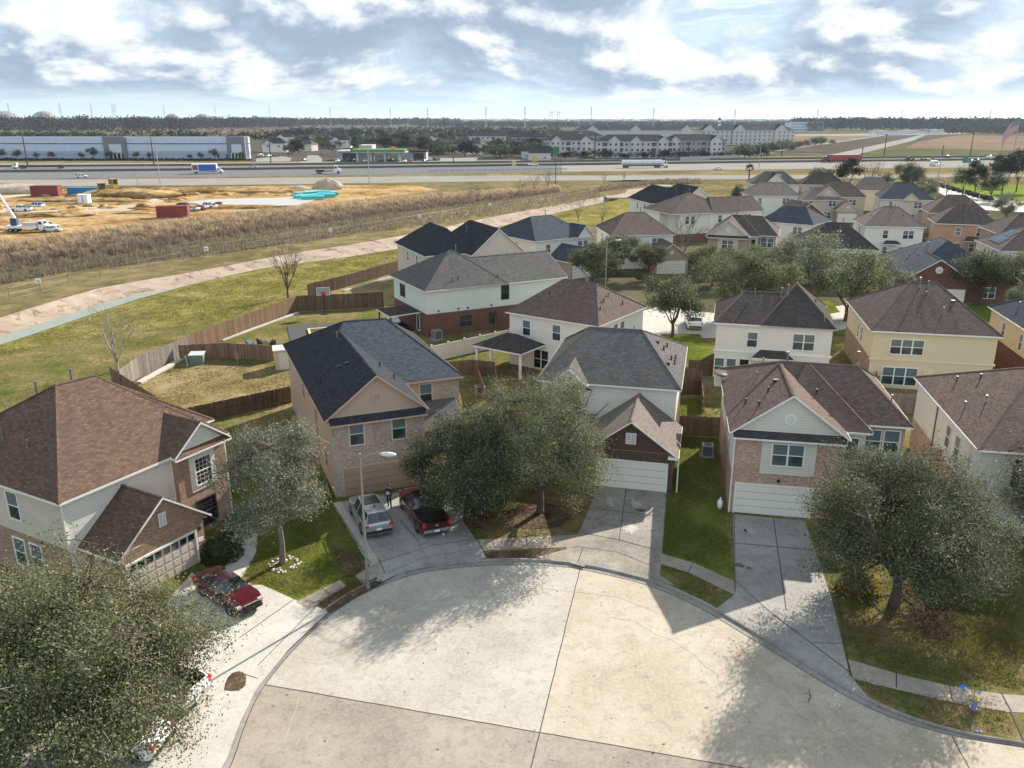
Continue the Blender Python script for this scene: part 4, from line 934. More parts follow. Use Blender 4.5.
# --- twin ridged dark roofs by the channel
def twin(label, o, ang, roof, roof2, walls, z0=0):
    h = House('beige_house', label, o, ang, z0)
    h.box(.35, 15.6, .35, 15.6, 6.1, walls)
    h.hip((0, 9.4, 0, 16), 6.0, (4.7, 3.2, 9.7), (4.7, 11, 9.7), roof); h.hip((6.8, 16, -2.5, 14), 6.0, (11.4, -2.5, 9.9), (11.4, 10, 9.9), roof, SD['beige'], skip=('k',))
    h.box(7.2, 15.6, -2.1, 3, 6.1, walls)
    for q in stdwins(15.95, 16)[4:]: h.win(*q)
    h.win('f', 11.4, -2.1, 3.8, 1.6, 1.5, 'twin')
    h.vents(stdvents(16, 13)); h.finish()
twin('beige house with black twin ridged roofs beside the grass bank', (-13.4, 125), 24, SH['black'], SH['blue'], ALL(SD['beige']))
twin('far house with black gables nearest the two culvert openings', (34.5, 207), 14, SH['black'], SH['blue'], ALL(SD['white']))

h = House('white_house', 'white house with a pale blue-grey hip roof and small brick gabled garage, beside the channel', (4.0, 139.9), 36)
h.box(.35, 12.7, .35, 13.6, 6.1, ALL(SD['white'])); h.hip((0, 13.1, 0, 14), 6.0, (4.0, 6.8, 9.3), (8.6, 6.8, 9.3), SH['blue'])
h.hip((9.0, 12.8, -.5, 4), 6.0, (10.9, -.5, 8.0), (10.9, 4, 8.0), SH['blue'], SD['white'], skip=('k',))
h.box(3.2, 8.8, -5.6, .4, 3.0, ALL(BR['tan'])); h.hip((2.9, 9.1, -6, .4), 2.9, (6, -6, 5.2), (6, .4, 5.2), SH['blue'], BR['tan'], skip=('k',)); h.gdoor('f', 6, -5.6, 4.6)
for x in (10.2, 11.5): h.win('f', x, .35, 3.6, .9, 1.6)
h.win('f', 3, .35, 3.6, .9, 1.6); h.win('r', 5, 12.7, 3.7, .9, 1.5); h.win('l', 6, .35, 3.7, .9, 1.5); h.vents(stdvents(13, 14)); h.finish()

h = House('white_house', 'white house with a brown hip roof and brick gabled garage behind two round oaks', (17.6, 147.5), 6)
h.box(.35, 11.6, .35, 13.6, 6.1, ALL(SD['white'])); h.hip((0, 12, 0, 14), 6.0, (4.4, 7, 9.3), (7.8, 7, 9.3), SH['brown'])
h.box(6.6, 12.6, -6, .4, 3.0, ALL(BR['tan'])); h.hip((6.3, 12.9, -6.4, .4), 2.9, (9.6, -6.4, 5.3), (9.6, .4, 5.3), SH['brown'], BR['tan'], skip=('k',)); h.gdoor('f', 9.6, -6, 4.8); h.vent_round('f', 9.6, -6.04, 3.7, .35)
for q in stdwins(12, 14): h.win(*q)
h.vents(stdvents(12, 14)); h.finish()

h = House('brick_house', 'beige gabled house with tan brick and a twin window, bare tree to its left', (34.6, 147.6), -19)
gable_front(h, SH['weathered'], ALL(BR['tan']), ALL(BR['tan']), SD['beige'], GARB, SH['dark'], 12.3, SD['beige'], two(BR['tan'], SD['beige'], 3.4))
h.vents([('pipe', 5.2, 5), ('flue', 4.4, 9)]); h.finish()

h = House('white_house', 'long white house with two level dark brown roof behind the bare tree', (43.6, 184.3), 18)
h.box(.4, 14, .4, 13.6, 6.1, two(BR['red'], SD['white'], 1.5)); h.box(-9, 3, 6, 13.6, 6.1, two(BR['red'], SD['white'], 1.5))
h.hip((-9.4, 7.5, 0, 14), 6.0, (-1.0, 8.2, 9.8), (-.4, 8.2, 9.8), SH['weathered']); h.hip((1, 14.4, 0, 11), 6.0, (3, 5.4, 8.9), (14.4, 5.4, 8.9), SH['weathered'], SD['white']); h.box(-7, .4, .6, 8, 6.1, two(BR['red'], SD['white'], 1.5))
for q in stdwins(14, 14): h.win(*q)
h.win('f', -5, .6, 3.7, .9, 1.6); h.win('f', -3.6, .6, 3.7, .9, 1.6); h.vents(stdvents(14, 12) + [('flue', -.6, 8)]); h.finish()

plainhip('white_house', 'white house with a smooth blue-grey hip roof right of the beige gabled house', (50.5, 170.7), -40, 11.6, 10.5, SH['blue'], ALL(SD['white']), ((3.6, 5.2, 8.9), (7.8, 5.2, 8.9)), wins=stdwins(11.6, 10.5), vents=stdvents(11.6, 10.5))
plainhip('white_house', 'pale house with a light grey roof, second row from the frontage road beside the palm', (64.5, 228), -4, 14, 12, SH['tan'], ALL(SD['white']), ((4, 6, 9.2), (10, 6, 9.2)), wins=stdwins(14, 12), vents=stdvents(14, 12))
h = House('brick_house', 'small dark red brick gable beneath the light grey roof', (66.5, 196), 8)
h.box(.35, 7.6, .35, 10, 4.2, ALL(BR['red'])); h.hip((0, 8, 0, 10.4), 4.1, (4, 0, 6.9), (4, 10.4, 6.9), SH['brown'], BR['red']); h.vent_round('f', 4, .33, 5.2); h.win('f', 4, .35, .8, 1.8, 1.5, 'twin'); h.finish()
h = House('grey_house', 'grey house with solar panels on its dark roof, right of the palm', (76, 268), -8)
h.box(.35, 15, .35, 12, 6.1, ALL(SD['greywhite'])); h.hip((0, 15.4, 0, 12.4), 6.0, (5, 6.2, 9.6), (11, 6.2, 9.6), SH['grey']); h.hip((4, 11, -1.5, 7), 6.0, (7.5, -1.5, 9.4), (7.5, 7, 9.4), SH['black'], SD['greywhite'], skip=('k',)); h.box(4.4, 10.6, -1.1, 3, 6.1, ALL(SD['greywhite']))
SOLAR = glass_mat('solar_cells', (.03, .04, .06), .12)
def solar(h, a0, a1, b0, b1, n=3):
    for i in range(n):
        x0 = a0 + (a1 - a0) * i / n + .05; x1 = a0 + (a1 - a0) * (i + 1) / n - .05; m_ = MB(); P = [(x, y_, h.zroof(x, y_) + .12) for x, y_ in ((x0, b0), (x1, b0), (x1, b1), (x0, b1))]
        m_.poly(P, SOLAR); m_.poly([Vector(p) - Vector((0, 0, .05)) for p in P][::-1], TRIM)
        for j in range(4): p, q = Vector(P[j]), Vector(P[(j + 1) % 4]); m_.poly([p - Vector((0, 0, .05)), q - Vector((0, 0, .05)), q + Vector((0, 0, .005)), p + Vector((0, 0, .005))], TRIM)
        m_.build('solar_panel', h.e)
solar(h, 8, 10, .5, 5, 2)
for q in stdwins(15, 12): h.win(*q)
h.finish()
plainhip('brown_house', 'dark brown hip roof beside the dark round oak nearest the frontage road', (92, 268), -12, 14, 12, SH['dark'], ALL(SD['tan']), ((4.5, 6, 9.4), (9.5, 6, 9.4)), wins=stdwins(14, 12), vents=stdvents(14, 12))
plainhip('tan_house', 'low tan roofed house in front of the dark round oak', (77, 222), -6, 11, 10, SH['tan'], ALL(SD['tan']), ((4, 5, 8.4), (7, 5, 8.4)), wins=stdwins(11, 10), ze=5.4)

h = House('tan_house', 'taupe house with a brown roof, arched window gable and small garage gable', (81.5, 224), -10)
h.box(.35, 12.4, .35, 11.6, 6.1, ALL(SD['tan'])); h.hip((0, 12.8, 0, 12), 6.0, (4.4, 6, 9.6), (9, 6, 9.6), SH['brown']); h.hip((-.6, 6, -1.2, 6), 6.0, (2.7, -1.2, 8.9), (2.7, 6, 8.9), SH['brown'], SD['tan'], skip=('k',)); h.box(-.2, 5.6, -.8, 4, 6.1, ALL(SD['tan']))
h.vent_round('f', 2.7, -.82, 7.3, .35); h.win('f', 2.7, -.8, 3.3, 1.7, 1.6, 'grid2'); h.box(4.4, 9.6, -6, .4, 3.2, ALL(BR['tan'])); h.hip((4, 10, -6.4, .4), 3.1, (7, -6.4, 5.4), (7, .4, 5.4), SH['brown'], SD['tan'], skip=('k',)); h.vent_round('f', 7, -6.04, 3.9, .3); h.gdoor('f', 7, -6, 4.4)
for q in stdwins(12.8, 12)[1:]: h.win(*q)
h.finish()
plainhip('white_house', 'cream white house with a warm grey roof before the dark oaks', (100, 248), -18, 12.5, 12, SH['tan'], ALL(SD['cream']), ((4, 6, 9.4), (8.4, 6, 9.4)), wins=stdwins(12.5, 12), vents=stdvents(12.5, 12))
h = House('white_house', 'pale house with a dark slate roof and small cream front gable', (95.5, 217.5), -17)
h.box(.35, 12.6, .35, 13.2, 6.1, ALL(SD['beige'])); h.hip((0, 13, 0, 13.6), 6.0, (4.4, 7.4, 9.9), (8.4, 7.4, 9.9), SH['blue']); h.hip((5.6, 9.4, -.6, 4), 6.0, (7.5, -.6, 7.6), (7.5, 4, 7.6), SH['blue'], SD['cream'], skip=('k',)); h.box(10, 14.5, -4.5, .4, 3.2, ALL(SD['tan'])); h.hip((9.6, 14.9, -4.9, .4), 3.1, (12.2, -4.9, 5.2), (12.2, .4, 5.2), SH['blue'], SD['tan'], skip=('k',))
for q in stdwins(13, 13.6): h.win(*q)
h.vents(stdvents(13, 13)); h.finish()
h = plainhip('white_house', 'white house with a light grey hip roof in front of the dark slate roof', (68.83, 162.0), -10.5, 11.4, 11.4, SH['tan'], ALL(SD['white']), ((4.6, 6.2, 9.3), (7.4, 6.2, 9.3)), wins=[('f', 4.2, .35, 3.7, .9, 1.5), ('f', 8.4, .35, 3.7, 1.9, 1.5, 'twin'), ('f', 4.4, .35, .6, .8, 1.4), ('f', 8, .35, .6, 1.8, 1.4, 'twin'), ('l', 5, .35, 3.7, .9, 1.5)], vents=stdvents(11, 11) + [('flue', 6, 5.6)], fin=False)
h.face([(3.6, -.8, 2.7), (7.2, -.8, 2.7), (6.4, .34, 3.3), (4.4, .34, 3.3)], SH['dark'], [0, 1, 3]); h.finish()
h = plainhip('terracotta_house', 'terracotta orange house with a brown hip roof near the entry street', (84.85, 166.28), -18, 11.7, 10.5, SH['weathered'], two(BR['orange'], SD['orange'], 3.0), ((4.4, 5.4, 9.4), (7.4, 5.4, 9.4)), wins=[('f', 4.4, .35, 3.7, .9, 1.6), ('f', 8.6, .35, 3.7, 1.8, 1.6, 'twin'), ('f', 3.6, .35, .6, 3.4, 1.6, 'triple'), ('f', 7.2, .35, .6, .9, 1.6), ('l', 5, .35, 3.7, .9, 1.5)], vents=stdvents(11, 10), fin=False)
h.face([(5.4, -1.4, 2.9), (12, -1.4, 2.9), (11.4, .34, 3.6), (6, .34, 3.6)], SH['dark'], [0, 1, 3]); h.finish()
plainhip('terracotta_house', 'second terracotta roofed house directly behind the terracotta orange one', (93, 186), -16, 12.5, 11, SH['brown'], ALL(SD['orange']), ((4.4, 5.4, 9.6), (8, 5.4, 9.6)), wins=stdwins(12, 11))
h = House('brick_house', 'single storey brick house with a slate grey roof and round-vented gable behind the cream house', (57.6, 119.8), -11)
h.box(.4, 15, .4, 19, 3.8, ALL(BR['maroon'])); h.hip((0, 15.4, 0, 19.4), 3.7, (7.6, 7.5, 8.2), (7.8, 11.5, 8.2), SH['blue']); h.hip((0, 9, -1.4, 6), 3.7, (4.5, -1.4, 6.6), (4.5, 6, 6.6), SH['blue'], BR['maroon'], skip=('k',)); h.box(.4, 8.6, -1.0, 4, 3.8, ALL(BR['maroon'])); h.hip((8, 15.8, -.6, 8), 3.7, (11.9, -.6, 6.4), (11.9, 8, 6.4), SH['blue'], BR['maroon'], skip=('k',))
h.vent_round('f', 4.5, -1.03, 5.0, .5); h.gdoor('f', 6, -1.0, 4.6); h.win('f', 12, .4, .9, 1.8, 1.5, 'twin'); h.win('l', 6, .4, 1.2, .9, 1.4); h.vents([('black', 2.2, 8), ('black', 3, 9.4), ('flue', 5.2, 8.6), ('pipe', 4.4, 11), ('black', 3.6, 7.2)]); h.finish()
h = plainhip('terracotta_house', 'terracotta house with solar panels on a dark roof at the right edge', (77.5, 130.4), -12, 14, 13, SH['weathered'], ALL(SD['white']), ((5.6, 6.4, 9.4), (8.6, 6.4, 9.4)), wins=stdwins(14, 13), fin=False)
solar(h, .9, 2.5, 4, 8.5, 1); solar(h, 2.6, 4, 5, 8, 1); solar(h, 6, 9.4, 1.8, 3.6, 3); h.finish()
plainhip('terracotta_house', 'terracotta house at the right edge behind the solar roofed one', (88.5, 150), -12, 13, 12, SH['weathered'], ALL(SD['orange']), ((5, 6, 9.4), (8, 6, 9.4)), wins=stdwins(13, 12), fin=True)
plainhip('white_house', 'white walled house with a dark weathered roof half hidden by grey oaks', (46.8, 134), -13.5, 12.2, 12.5, SH['dark'], ALL(SD['white']), ((4.6, 6, 9.5), (7.6, 6, 9.5)), wins=stdwins(12, 12), vents=stdvents(12, 12))
# ---------------------------------------------------------------- trees
def leaf_quads(rng, C, size, up=.35, aspect=.55, out=None):
    """one small leaf-shaped quad at each centre"""
    n = len(C); nm = rng.normal(size=(n, 3)); nm[:, 2] += up * 2
    if out is not None: nm = nm * .75 + out * .8
    nm /= np.linalg.norm(nm, axis=1)[:, None]
    t = rng.normal(size=(n, 3)); t -= nm * (t * nm).sum(1)[:, None]; t /= np.linalg.norm(t, axis=1)[:, None]; b = np.cross(nm, t)
    s = size * rng.uniform(.6, 1.4, n)[:, None]
    return np.stack([C - t * s, C - b * s * aspect, C + t * s, C + b * s * aspect], 1)
def twig_quads(rng, P, D, w):
    s = np.cross(D, rng.normal(size=D.shape)); s /= np.linalg.norm(s, axis=1)[:, None] + 1e-9; s *= w
    return np.stack([P - s, P + s, P + D + s * .3, P + D - s * .3], 1)
def make_tree(seed, H=9., RX=5.2, trunk_h=2.2, clumps=200, leaves=120, lsize=.1, bare=.12, leafm=None, bark=None, base_z=.3, flat=.8, twigs=10, twl=.9, trunk_r=.22, limbs=6, spread=.16, hollow=.45, twm=None, lean=(0, 0)):
    rng = np.random.default_rng(seed); rg = random.Random(seed)
    leafm = leafm or LF_OAK; bark = bark or BARK
    cz = H * (base_z + 1) / 2; rz = H * (1 - base_z) / 2
    T = MB(); top = Vector((lean[0], lean[1], trunk_h)); T.tube((0, 0, -.4), (0, 0, .25), trunk_r * 1.7, trunk_r * 1.15, bark, 9); T.path([(0, 0, .25), Vector((lean[0] * .4 + .05, lean[1] * .4, trunk_h * .55)), top], [trunk_r * 1.15, trunk_r, trunk_r * .92], bark, 9)
    nodes = [(top, trunk_r * .8)]
    for i in range(limbs):
        a = 2 * math.pi * i / limbs + rg.uniform(-.4, .4); tilt = rg.uniform(.35, 1.0)
        p = top.copy(); r = trunk_r * .62; d = Vector((math.cos(a) * math.sin(tilt), math.sin(a) * math.sin(tilt), math.cos(tilt)))
        L = (RX * .8 * math.sin(tilt) + (H - trunk_h) * .8 * math.cos(tilt)) / 5
        pts, rs = [p.copy()], [r]
        for k in range(5):
            d = (d + Vector((rg.uniform(-.3, .3), rg.uniform(-.3, .3), rg.uniform(-.05, .28)))).normalized(); p = p + d * L; r *= .7
            pts.append(p.copy()); rs.append(max(r, .02)); nodes.append((p.copy(), r))
        T.path(pts, rs, bark, 6)
    # clump centres gathered into uneven boughs
    nl = max(5, int(clumps / 22)); LB = []
    for i in range(nl):
        z = 1 - 1.66 * (i + .5) / nl; a = i * 2.399 + rng.uniform(-.3, .3); q = math.sqrt(max(0, 1 - z * z)); k = rng.uniform(.5, .82)
        LB.append((np.array([math.cos(a) * q, math.sin(a) * q, z]) * k, rng.uniform(.26, .42)))
    LB.append((np.zeros(3), .5)); CC = []
    while len(CC) < clumps:
        c, lr = LB[rng.integers(len(LB))]; d = rng.normal(size=3); d /= np.linalg.norm(d); p = c + d * lr * rng.uniform(hollow, 1.05)
        CC.append(np.array([p[0] * RX + lean[0], p[1] * RX + lean[1], cz + p[2] * rz]))
    CC = np.array(CC); NP = np.array([n[0][:] for n in nodes])
    for c in CC:
        j = ((NP - c) ** 2).sum(1).argmin(); p, r = nodes[j]; q = Vector(c)
        mid = p.lerp(q, .5) + Vector((rg.uniform(-.2, .2), rg.uniform(-.2, .2), rg.uniform(-.1, .25))) * .8
        r0 = min(r, .045) * (.6 + H / 18); T.path([p, mid, q], [r0, r0 * .65, r0 * .3], bark, 4)
    Q = []; TW = []; ON = []
    for c in CC:
        n = int(leaves * rng.uniform(.5, 1.4) * (0 if rng.random() < bare else 1)); s = spread * RX * rng.uniform(.75, 1.3)
        if n:
            o_ = rng.normal(size=(n, 3)); Q.append(c + o_ * np.array([s, s, s * flat * .8])); w_ = (c - np.array([lean[0], lean[1], cz - rz * .3])); ON.append(o_ / (np.linalg.norm(o_, axis=1)[:, None] + 1e-6) * .6 + w_ / (np.linalg.norm(w_) + 1e-6) * .7)
        if twigs:
            D = rng.normal(size=(twigs, 3)); D[:, 2] += .5; D /= np.linalg.norm(D, axis=1)[:, None]; out = (c - np.array([lean[0], lean[1], trunk_h])); out /= np.linalg.norm(out) + 1e-6
            D = D * .8 + out * .5; TW.append(twig_quads(rng, c + rng.normal(size=(twigs, 3)) * s * .4, D * (twl * rng.uniform(.5, 1.3, twigs))[:, None], .012 * (.6 + H / 20)))
    V = leaf_quads(rng, np.concatenate(Q), lsize, out=np.concatenate(ON)) if Q else np.zeros((0, 4, 3)); idx = np.zeros(len(V), int)
    if TW: W = np.concatenate(TW); V = np.concatenate([V, W]); idx = np.concatenate([idx, np.ones(len(W), int)])
    return T.mesh('trunk', uv=False), quads_mesh('crown', V, [leafm, twm or TWIG], idx)
def plant(name, meshes, p, label, cat='tree', group=None, rz=0, sc=1, z=0.0):
    e = empty(name, (p[0], p[1], z), rz, label, cat, group, sc)
    link('trunk', meshes[0], e); link('crown', meshes[1], e); return e
# near oaks, each grown on its own
plant('oak_tree', make_tree(11, 8.9, 6.8, 1.8, 620, 350, .055, .09, LF_OAKL, BARKD, -.05, 1, 6, .8, .26, 7, .075, .35, lean=(1.7, -1.3)), site(34, 738, ZP), 'big leafy oak over the two white vehicles at the bottom left', z=ZP, group='street oaks')
plant('oak_tree', make_tree(12, 9.4, 4.1, 2.5, 180, 210, .06, .16, LF_GREY, BARK, .22, .95, 8, .8, .17, 6, .085, .35), site(283, 563, ZP), 'thin greyish oak in a ring of white stones on the sunny lawn', z=ZP, group='street oaks')
plant('oak_tree', make_tree(13, 7.7, 4.5, 1.4, 290, 280, .058, .05, LF_OAKD, BARKD, -.04, .95, 5, .8, .2, 7, .08, .35, lean=(-.5, -.3)), site(478, 512, ZP), 'dark oak leaning over the bed of the red pickup', z=ZP, group='street oaks')
plant('oak_tree', make_tree(14, 10.3, 5.2, 1.6, 330, 270, .056, .1, LF_OAKL, BARKD, -.02, .95, 7, .9, .22, 7, .08, .35), site(540, 512, ZP), 'broad olive green oak beside the stained middle driveway', z=ZP, group='street oaks')
plant('oak_tree', make_tree(15, 9.0, 6.1, 1.5, 460, 310, .056, .07, LF_OAK, BARKD, .05, .95, 7, .9, .26, 8, .075, .35), site(894, 604, ZP), 'wide dark oak with grey twigs in front of the pinkish brick house', z=ZP, group='street oaks')
plant('oak_tree', make_tree(16, 8.4, 4.4, 1.7, 220, 120, .075, .15, LF_GREY, BARKD, .12, .95, 16, 1.0, .2, 6, .13, .3), site(1066, 556, ZP), 'twiggy grey oak cut by the right edge', z=ZP, group='street oaks')
# middle distance
OM = [make_tree(31, 8.4, 4.6, 1.7, 150, 130, .105, .04, LF_OAK, BARKD, .2, .9, 1, 1.0, .2, 6, .1), make_tree(32, 8.6, 4.9, 1.6, 150, 130, .105, .08, LF_OAKL, BARKD, .12, .9, 2, 1.0, .2, 6, .1), make_tree(33, 8.8, 5, 1.6, 150, 120, .105, .12, LF_GREY, BARK, .1, .9, 4, 1.1, .2, 6, .1)]
def mid(kind, u, v, s, label, group='oaks among the houses', rz=None, sz=1.0):
    plant('oak_tree', OM[kind], site(u, v), label, 'tree', group, rz if rz is not None else (u * 7 % 6.28), (s, s, s * sz))
mid(0, 672, 338, .98, 'round dark oak with a bare trunk, left of the parked white car', sz=1.02)
mid(1, 734, 320, 1.12, 'large green oak right of the parked white car')
mid(1, 764, 318, 1.0, 'oak directly behind the white house with the stained roof')
mid(2, 802, 304, 1.2, 'pale grey twiggy oak before the dark weathered roof')
mid(1, 845, 322, 1.2, 'tall dense oak left of the cream house')
mid(2, 874, 316, .95, 'greyish oak touching the cream house roof')
mid(2, 778, 292, .85, 'grey oak behind the row of dense oaks')
mid(0, 592, 290, .95, 'small dark oak right of the long grey roof')
mid(0, 616, 276, .92, 'dark oak left of the brick garage gable')
mid(0, 648, 280, .8, 'small dark oak before the brick garage gable')
mid(0, 600, 268, .6, 'low dark oak beside the blue-grey roofed house')
mid(1, 712, 286, .84, 'oak before the beige gabled house')
mid(1, 752, 286, .8, 'oak under the blue-grey hip roof')
mid(0, 980, 306, 1.05, 'round dark oak on a sunny lawn before the solar roof')
mid(1, 1018, 302, .95, 'oak at the right edge before the solar roof')
mid(2, 1022, 322, .6, 'small grey oak at the right edge')
mid(2, 798, 264, .66, 'grey oak between blue-grey and white hip roofs')
mid(2, 826, 272, .7, 'grey oak left of the white house with light grey roof')
mid(2, 812, 250, .7, 'low grey oak beside the taupe gabled house')
mid(2, 748, 226, .8, 'pale yellowish oak right of the long dark brown roof')
mid(2, 760, 214, .7, 'pale oak beneath the light grey roof')
mid(2, 918, 246, .6, 'pale oak between dark slate and terracotta houses')
mid(2, 1005, 222, .85, 'wide pale oak beside the entry street')
mid(0, 816, 196, 1.25, 'broad dark round oak near the frontage road')
mid(0, 908, 197, 1.35, 'dark dense oak left of the entry street', sz=1.1)
mid(2, 922, 205, 1.0, 'grey green oak left of the entry street')
mid(2, 893, 200, .7, 'pale small tree below the dark dense oak')
# tall pines and park trees
PN = [make_tree(41, 14, 4.2, 3.5, 70, 70, .24, 0, LF_PINE, BARKD, .38, .8, 0, 1, .22, 5, .2), make_tree(42, 12, 4.6, 2.6, 60, 70, .24, .0, LF_OAKD, BARKD, .3, .8, 0, 1, .22, 5, .2)]
for i, (u, v, s, k, lb) in enumerate([(845, 198, 1.0, 0, 'black green pine standing out against the pale frontage road'), (882, 196, .7, 1, 'dark leaning tree right of the reddish bare tree'), (962, 196, .85, 1, 'first of the dark park trees, left of the street lamp'), (974, 197, .9, 0, 'dark park pine behind the street lamp'), (990, 202, .85, 1, 'dark round park tree with its own bare trunk'), (1001, 197, 1.05, 0, 'dark park pine right of the round park tree'), (1016, 192, 1.1, 0, 'dark park pine at the right edge'), (998, 187, .9, 0, 'dark park pine furthest back'), (733, 176, .0, 0, '')]):
    if s: plant('pine_tree' if k == 0 else 'park_tree', PN[k], site(u, v), lb, 'tree', 'dark trees by the park', u % 6, s)
# bare winter trees
def bare_tree(seed, H, label, p, m, z=0, sc=1, name='bare_tree', spread=.75, twigs=True):
    rg = random.Random(seed); T = MB(); fin = []
    def grow(p, d, L, r, lev):
        n = 3; pts, rs = [p.copy()], [r]
        for k in range(n):
            d = (d + Vector((rg.uniform(-.16, .16), rg.uniform(-.16, .16), rg.uniform(-.02, .12)))).normalized(); p = p + d * L / n; r *= .86; pts.append(p.copy()); rs.append(r)
            if lev < 4 and k > 0:
                for _ in range(2 if lev < 3 else 1):
                    a = d.orthogonal().normalized(); a.rotate(Matrix.Rotation(rg.uniform(0, 6.28), 3, d)); nd = (d + a * rg.uniform(.5, .95) * spread).normalized(); grow(p, nd, L * rg.uniform(.55, .78), r * .62, lev + 1)
        (T if lev < 2 else F).path(pts, rs, m, 6 if lev < 2 else 3)
    F = MB(); T.tube((0, 0, -.3), (0, 0, .2), H * .026, H * .02, m, 8)
    for k in range(5):
        a = k * 1.26 + rg.uniform(-.3, .3); t = rg.uniform(.12, .55) * spread * 1.2; grow(Vector((0, 0, H * .13)), Vector((math.cos(a) * math.sin(t), math.sin(a) * math.sin(t), math.cos(t))), H * .42, H * .012, 1)
    T.tube((0, 0, .2), (0, 0, H * .14), H * .02, H * .017, m, 8)
    e = empty(name, (p[0], p[1], z), rg.uniform(0, 6), label, 'tree', 'leafless trees', sc); T.build('trunk', e, uv=False); F.build('crown', e, uv=False); return e
bare_tree(51, 7.8, 'pale leafless tree behind the red-brown roof, outside the fence', site(118, 372), BARKP, spread=.95)
bare_tree(52, 8.6, 'leafless tree on the grass bank behind the basketball hoop fence', site(288, 298), BARKD, spread=.8)
bare_tree(53, 10.5, 'reddish brown leafless tree left of the beige gabled house', site(680, 268), BARK, spread=.8)
bare_tree(54, 6.5, 'bushy brown leafless tree above the brown hip roof beside the bank', site(578, 222), BARK, spread=1.1)
bare_tree(55, 5.5, 'small leafless tree right of the bushy one on the bank', site(602, 224), BARK, spread=.7)
bare_tree(56, 13, 'pinkish leafless tree beside the freeway and red semi trailer', site(868, 196), plain('bark_pinkish', (.2, .11, .1), .9), spread=.7)
for i, (u, v, h_) in enumerate([(535, 192, 7), (548, 190, 8), (520, 196, 6.5), (478, 204, 6), (470, 202, 5.5), (440, 206, 5), (385, 224, 5), (130, 262, 6), (108, 268, 5), (355, 232, 4.5), (604, 184, 5), (624, 182, 4.5), (160, 256, 4.5), (946, 196, 7), (935, 194, 7)]):
    bare_tree(60 + i, h_, 'leafless scrub tree among the dry brush along the wire fence' if i < 13 else 'leafless tree on the verge by the entry street', site(u, v), BARK, spread=.9, name='scrub_tree')
bare_tree(90, 1.5, 'tiny bare sapling before the brown yard fence', site(238, 366), plain('bark_reddish', (.25, .13, .1), .9), z=ZP)
# palm
def palm(p, H, label):
    e = empty('palm_tree', (p[0], p[1], 0), 0, label, 'tree'); T = MB(); T.path([(0, 0, -.2), (.1, 0, H * .5), (.15, 0, H)], [.3, .24, .26], BARKD, 8); T.build('trunk', e, uv=False)
    rg = random.Random(3); V = []
    for k in range(46):
        a = rg.uniform(0, 6.28); t = rg.uniform(-.5, 1.35); d = Vector((math.cos(a) * math.cos(t), math.sin(a) * math.cos(t), math.sin(t))); L = rg.uniform(1.7, 2.4); s = d.cross(Vector((0, 0, 1))).normalized()
        c = Vector((.15, 0, H)) + d * .9; tip = c + d * L * .55 + Vector((0, 0, -.35))
        for j in range(9):
            an = (j - 4) / 4 * 1.2; q = c + (d * math.cos(an) + s * math.sin(an)) * L * .55 + Vector((0, 0, -.25 * abs(an))); n = s * .05 if abs(an) < .8 else d * .05; V.append([c - n, c + n, q + n * .4, q - n * .4])
    link('crown', quads_mesh('crown', np.array([[list(x) for x in q] for q in V]), [LF_PINE]), e)
palm(site(747, 197), 9.5, 'single fan palm standing between the houses and the frontage road')

# ---------------------------------------------------------------- shrubs
def shrub(p, r, label, m=LF_SHRUB, n=900, z=ZP, sz=.8, seed=1, group=None, ls=.05):
    rng = np.random.default_rng(seed); d = rng.normal(size=(n, 3)); d /= np.linalg.norm(d, axis=1)[:, None]; d[:, 2] = np.abs(d[:, 2]) * 1.1 - .1
    C = d * r * rng.uniform(.75, 1.08, n)[:, None] * np.array([1, 1, sz * 1.1]); V = leaf_quads(rng, C, ls, .2, .7)
    e = empty('shrub', (p[0], p[1], z), 0, label, 'shrub', group); link('foliage', quads_mesh('foliage', V, [m]), e)
    b = MB(); b.ball((0, 0, r * .38 * sz), r * .72, BARKD, 8, 5, sz=sz * .75); b.build('stem', e, uv=False); return e
hp = 'clipped shrubs along the curved walk'
for i, (u, v, r, lb) in enumerate([(234, 524, .75, 'rounded clipped shrub at the far end of the row by the walk'), (232, 534, .8, 'clipped shrub second from the far end of the row'), (230, 543, .8, 'clipped shrub nearest to the bushy laurel in the row')]): shrub(site(u, v, ZP), r, lb, seed=i, group=hp, n=1300)
shrub(site(222, 557, ZP), 1.25, 'bushy bright green laurel beside the garage corner', seed=5, n=2200, ls=.08, sz=1.1)
shrub(site(472, 500, ZP), 1.0, 'brownish azalea under the dark oak', LF_OAKL, 900, seed=7); shrub(site(590, 478, ZP), .7, 'low brown bush at the edge of the stained driveway', LF_TAN, 700, seed=8)
shrub(site(858, 590, ZP), 1.3, 'yellow-green bush left of the wide oak trunk', LF_YEL, 700, seed=9, ls=.09); shrub(site(915, 470, ZP), 1.2, 'pinkish grey twiggy bush by the pinkish brick wall', LF_TAN, 1100, seed=10)
shrub(site(960, 590, ZP), 1.1, 'dark green bush right of the wide oak trunk', LF_OAK, 800, seed=12); shrub(site(720, 274), 1.6, 'yellow flowering bush in the shade of the oaks', LF_YEL, 500, z=0, seed=13, ls=.14)
shrub(site(690, 262), 2.0, 'green bush between the brick garage and the beige gabled house', LF_OAK, 900, z=0, seed=14, ls=.12); shrub(site(455, 246), 1.2, 'dark bush against the black roof by the bank', LF_PINE, 600, z=0, seed=15, ls=.12)
shrub(site(738, 198), 2.6, 'dark bush at the foot of the palm', LF_PINE, 500, z=0, seed=16, ls=.25, sz=1.5)
for i in range(11): t = i / 10; p = site(936 + 52 * t, 185.5 + 14.5 * t); shrub(p, 1.7, 'dark hedge bush in the row along the entry street', LF_OAKD, 260, z=0, seed=20 + i, group='hedge bushes along the entry street', ls=.3, sz=.7)

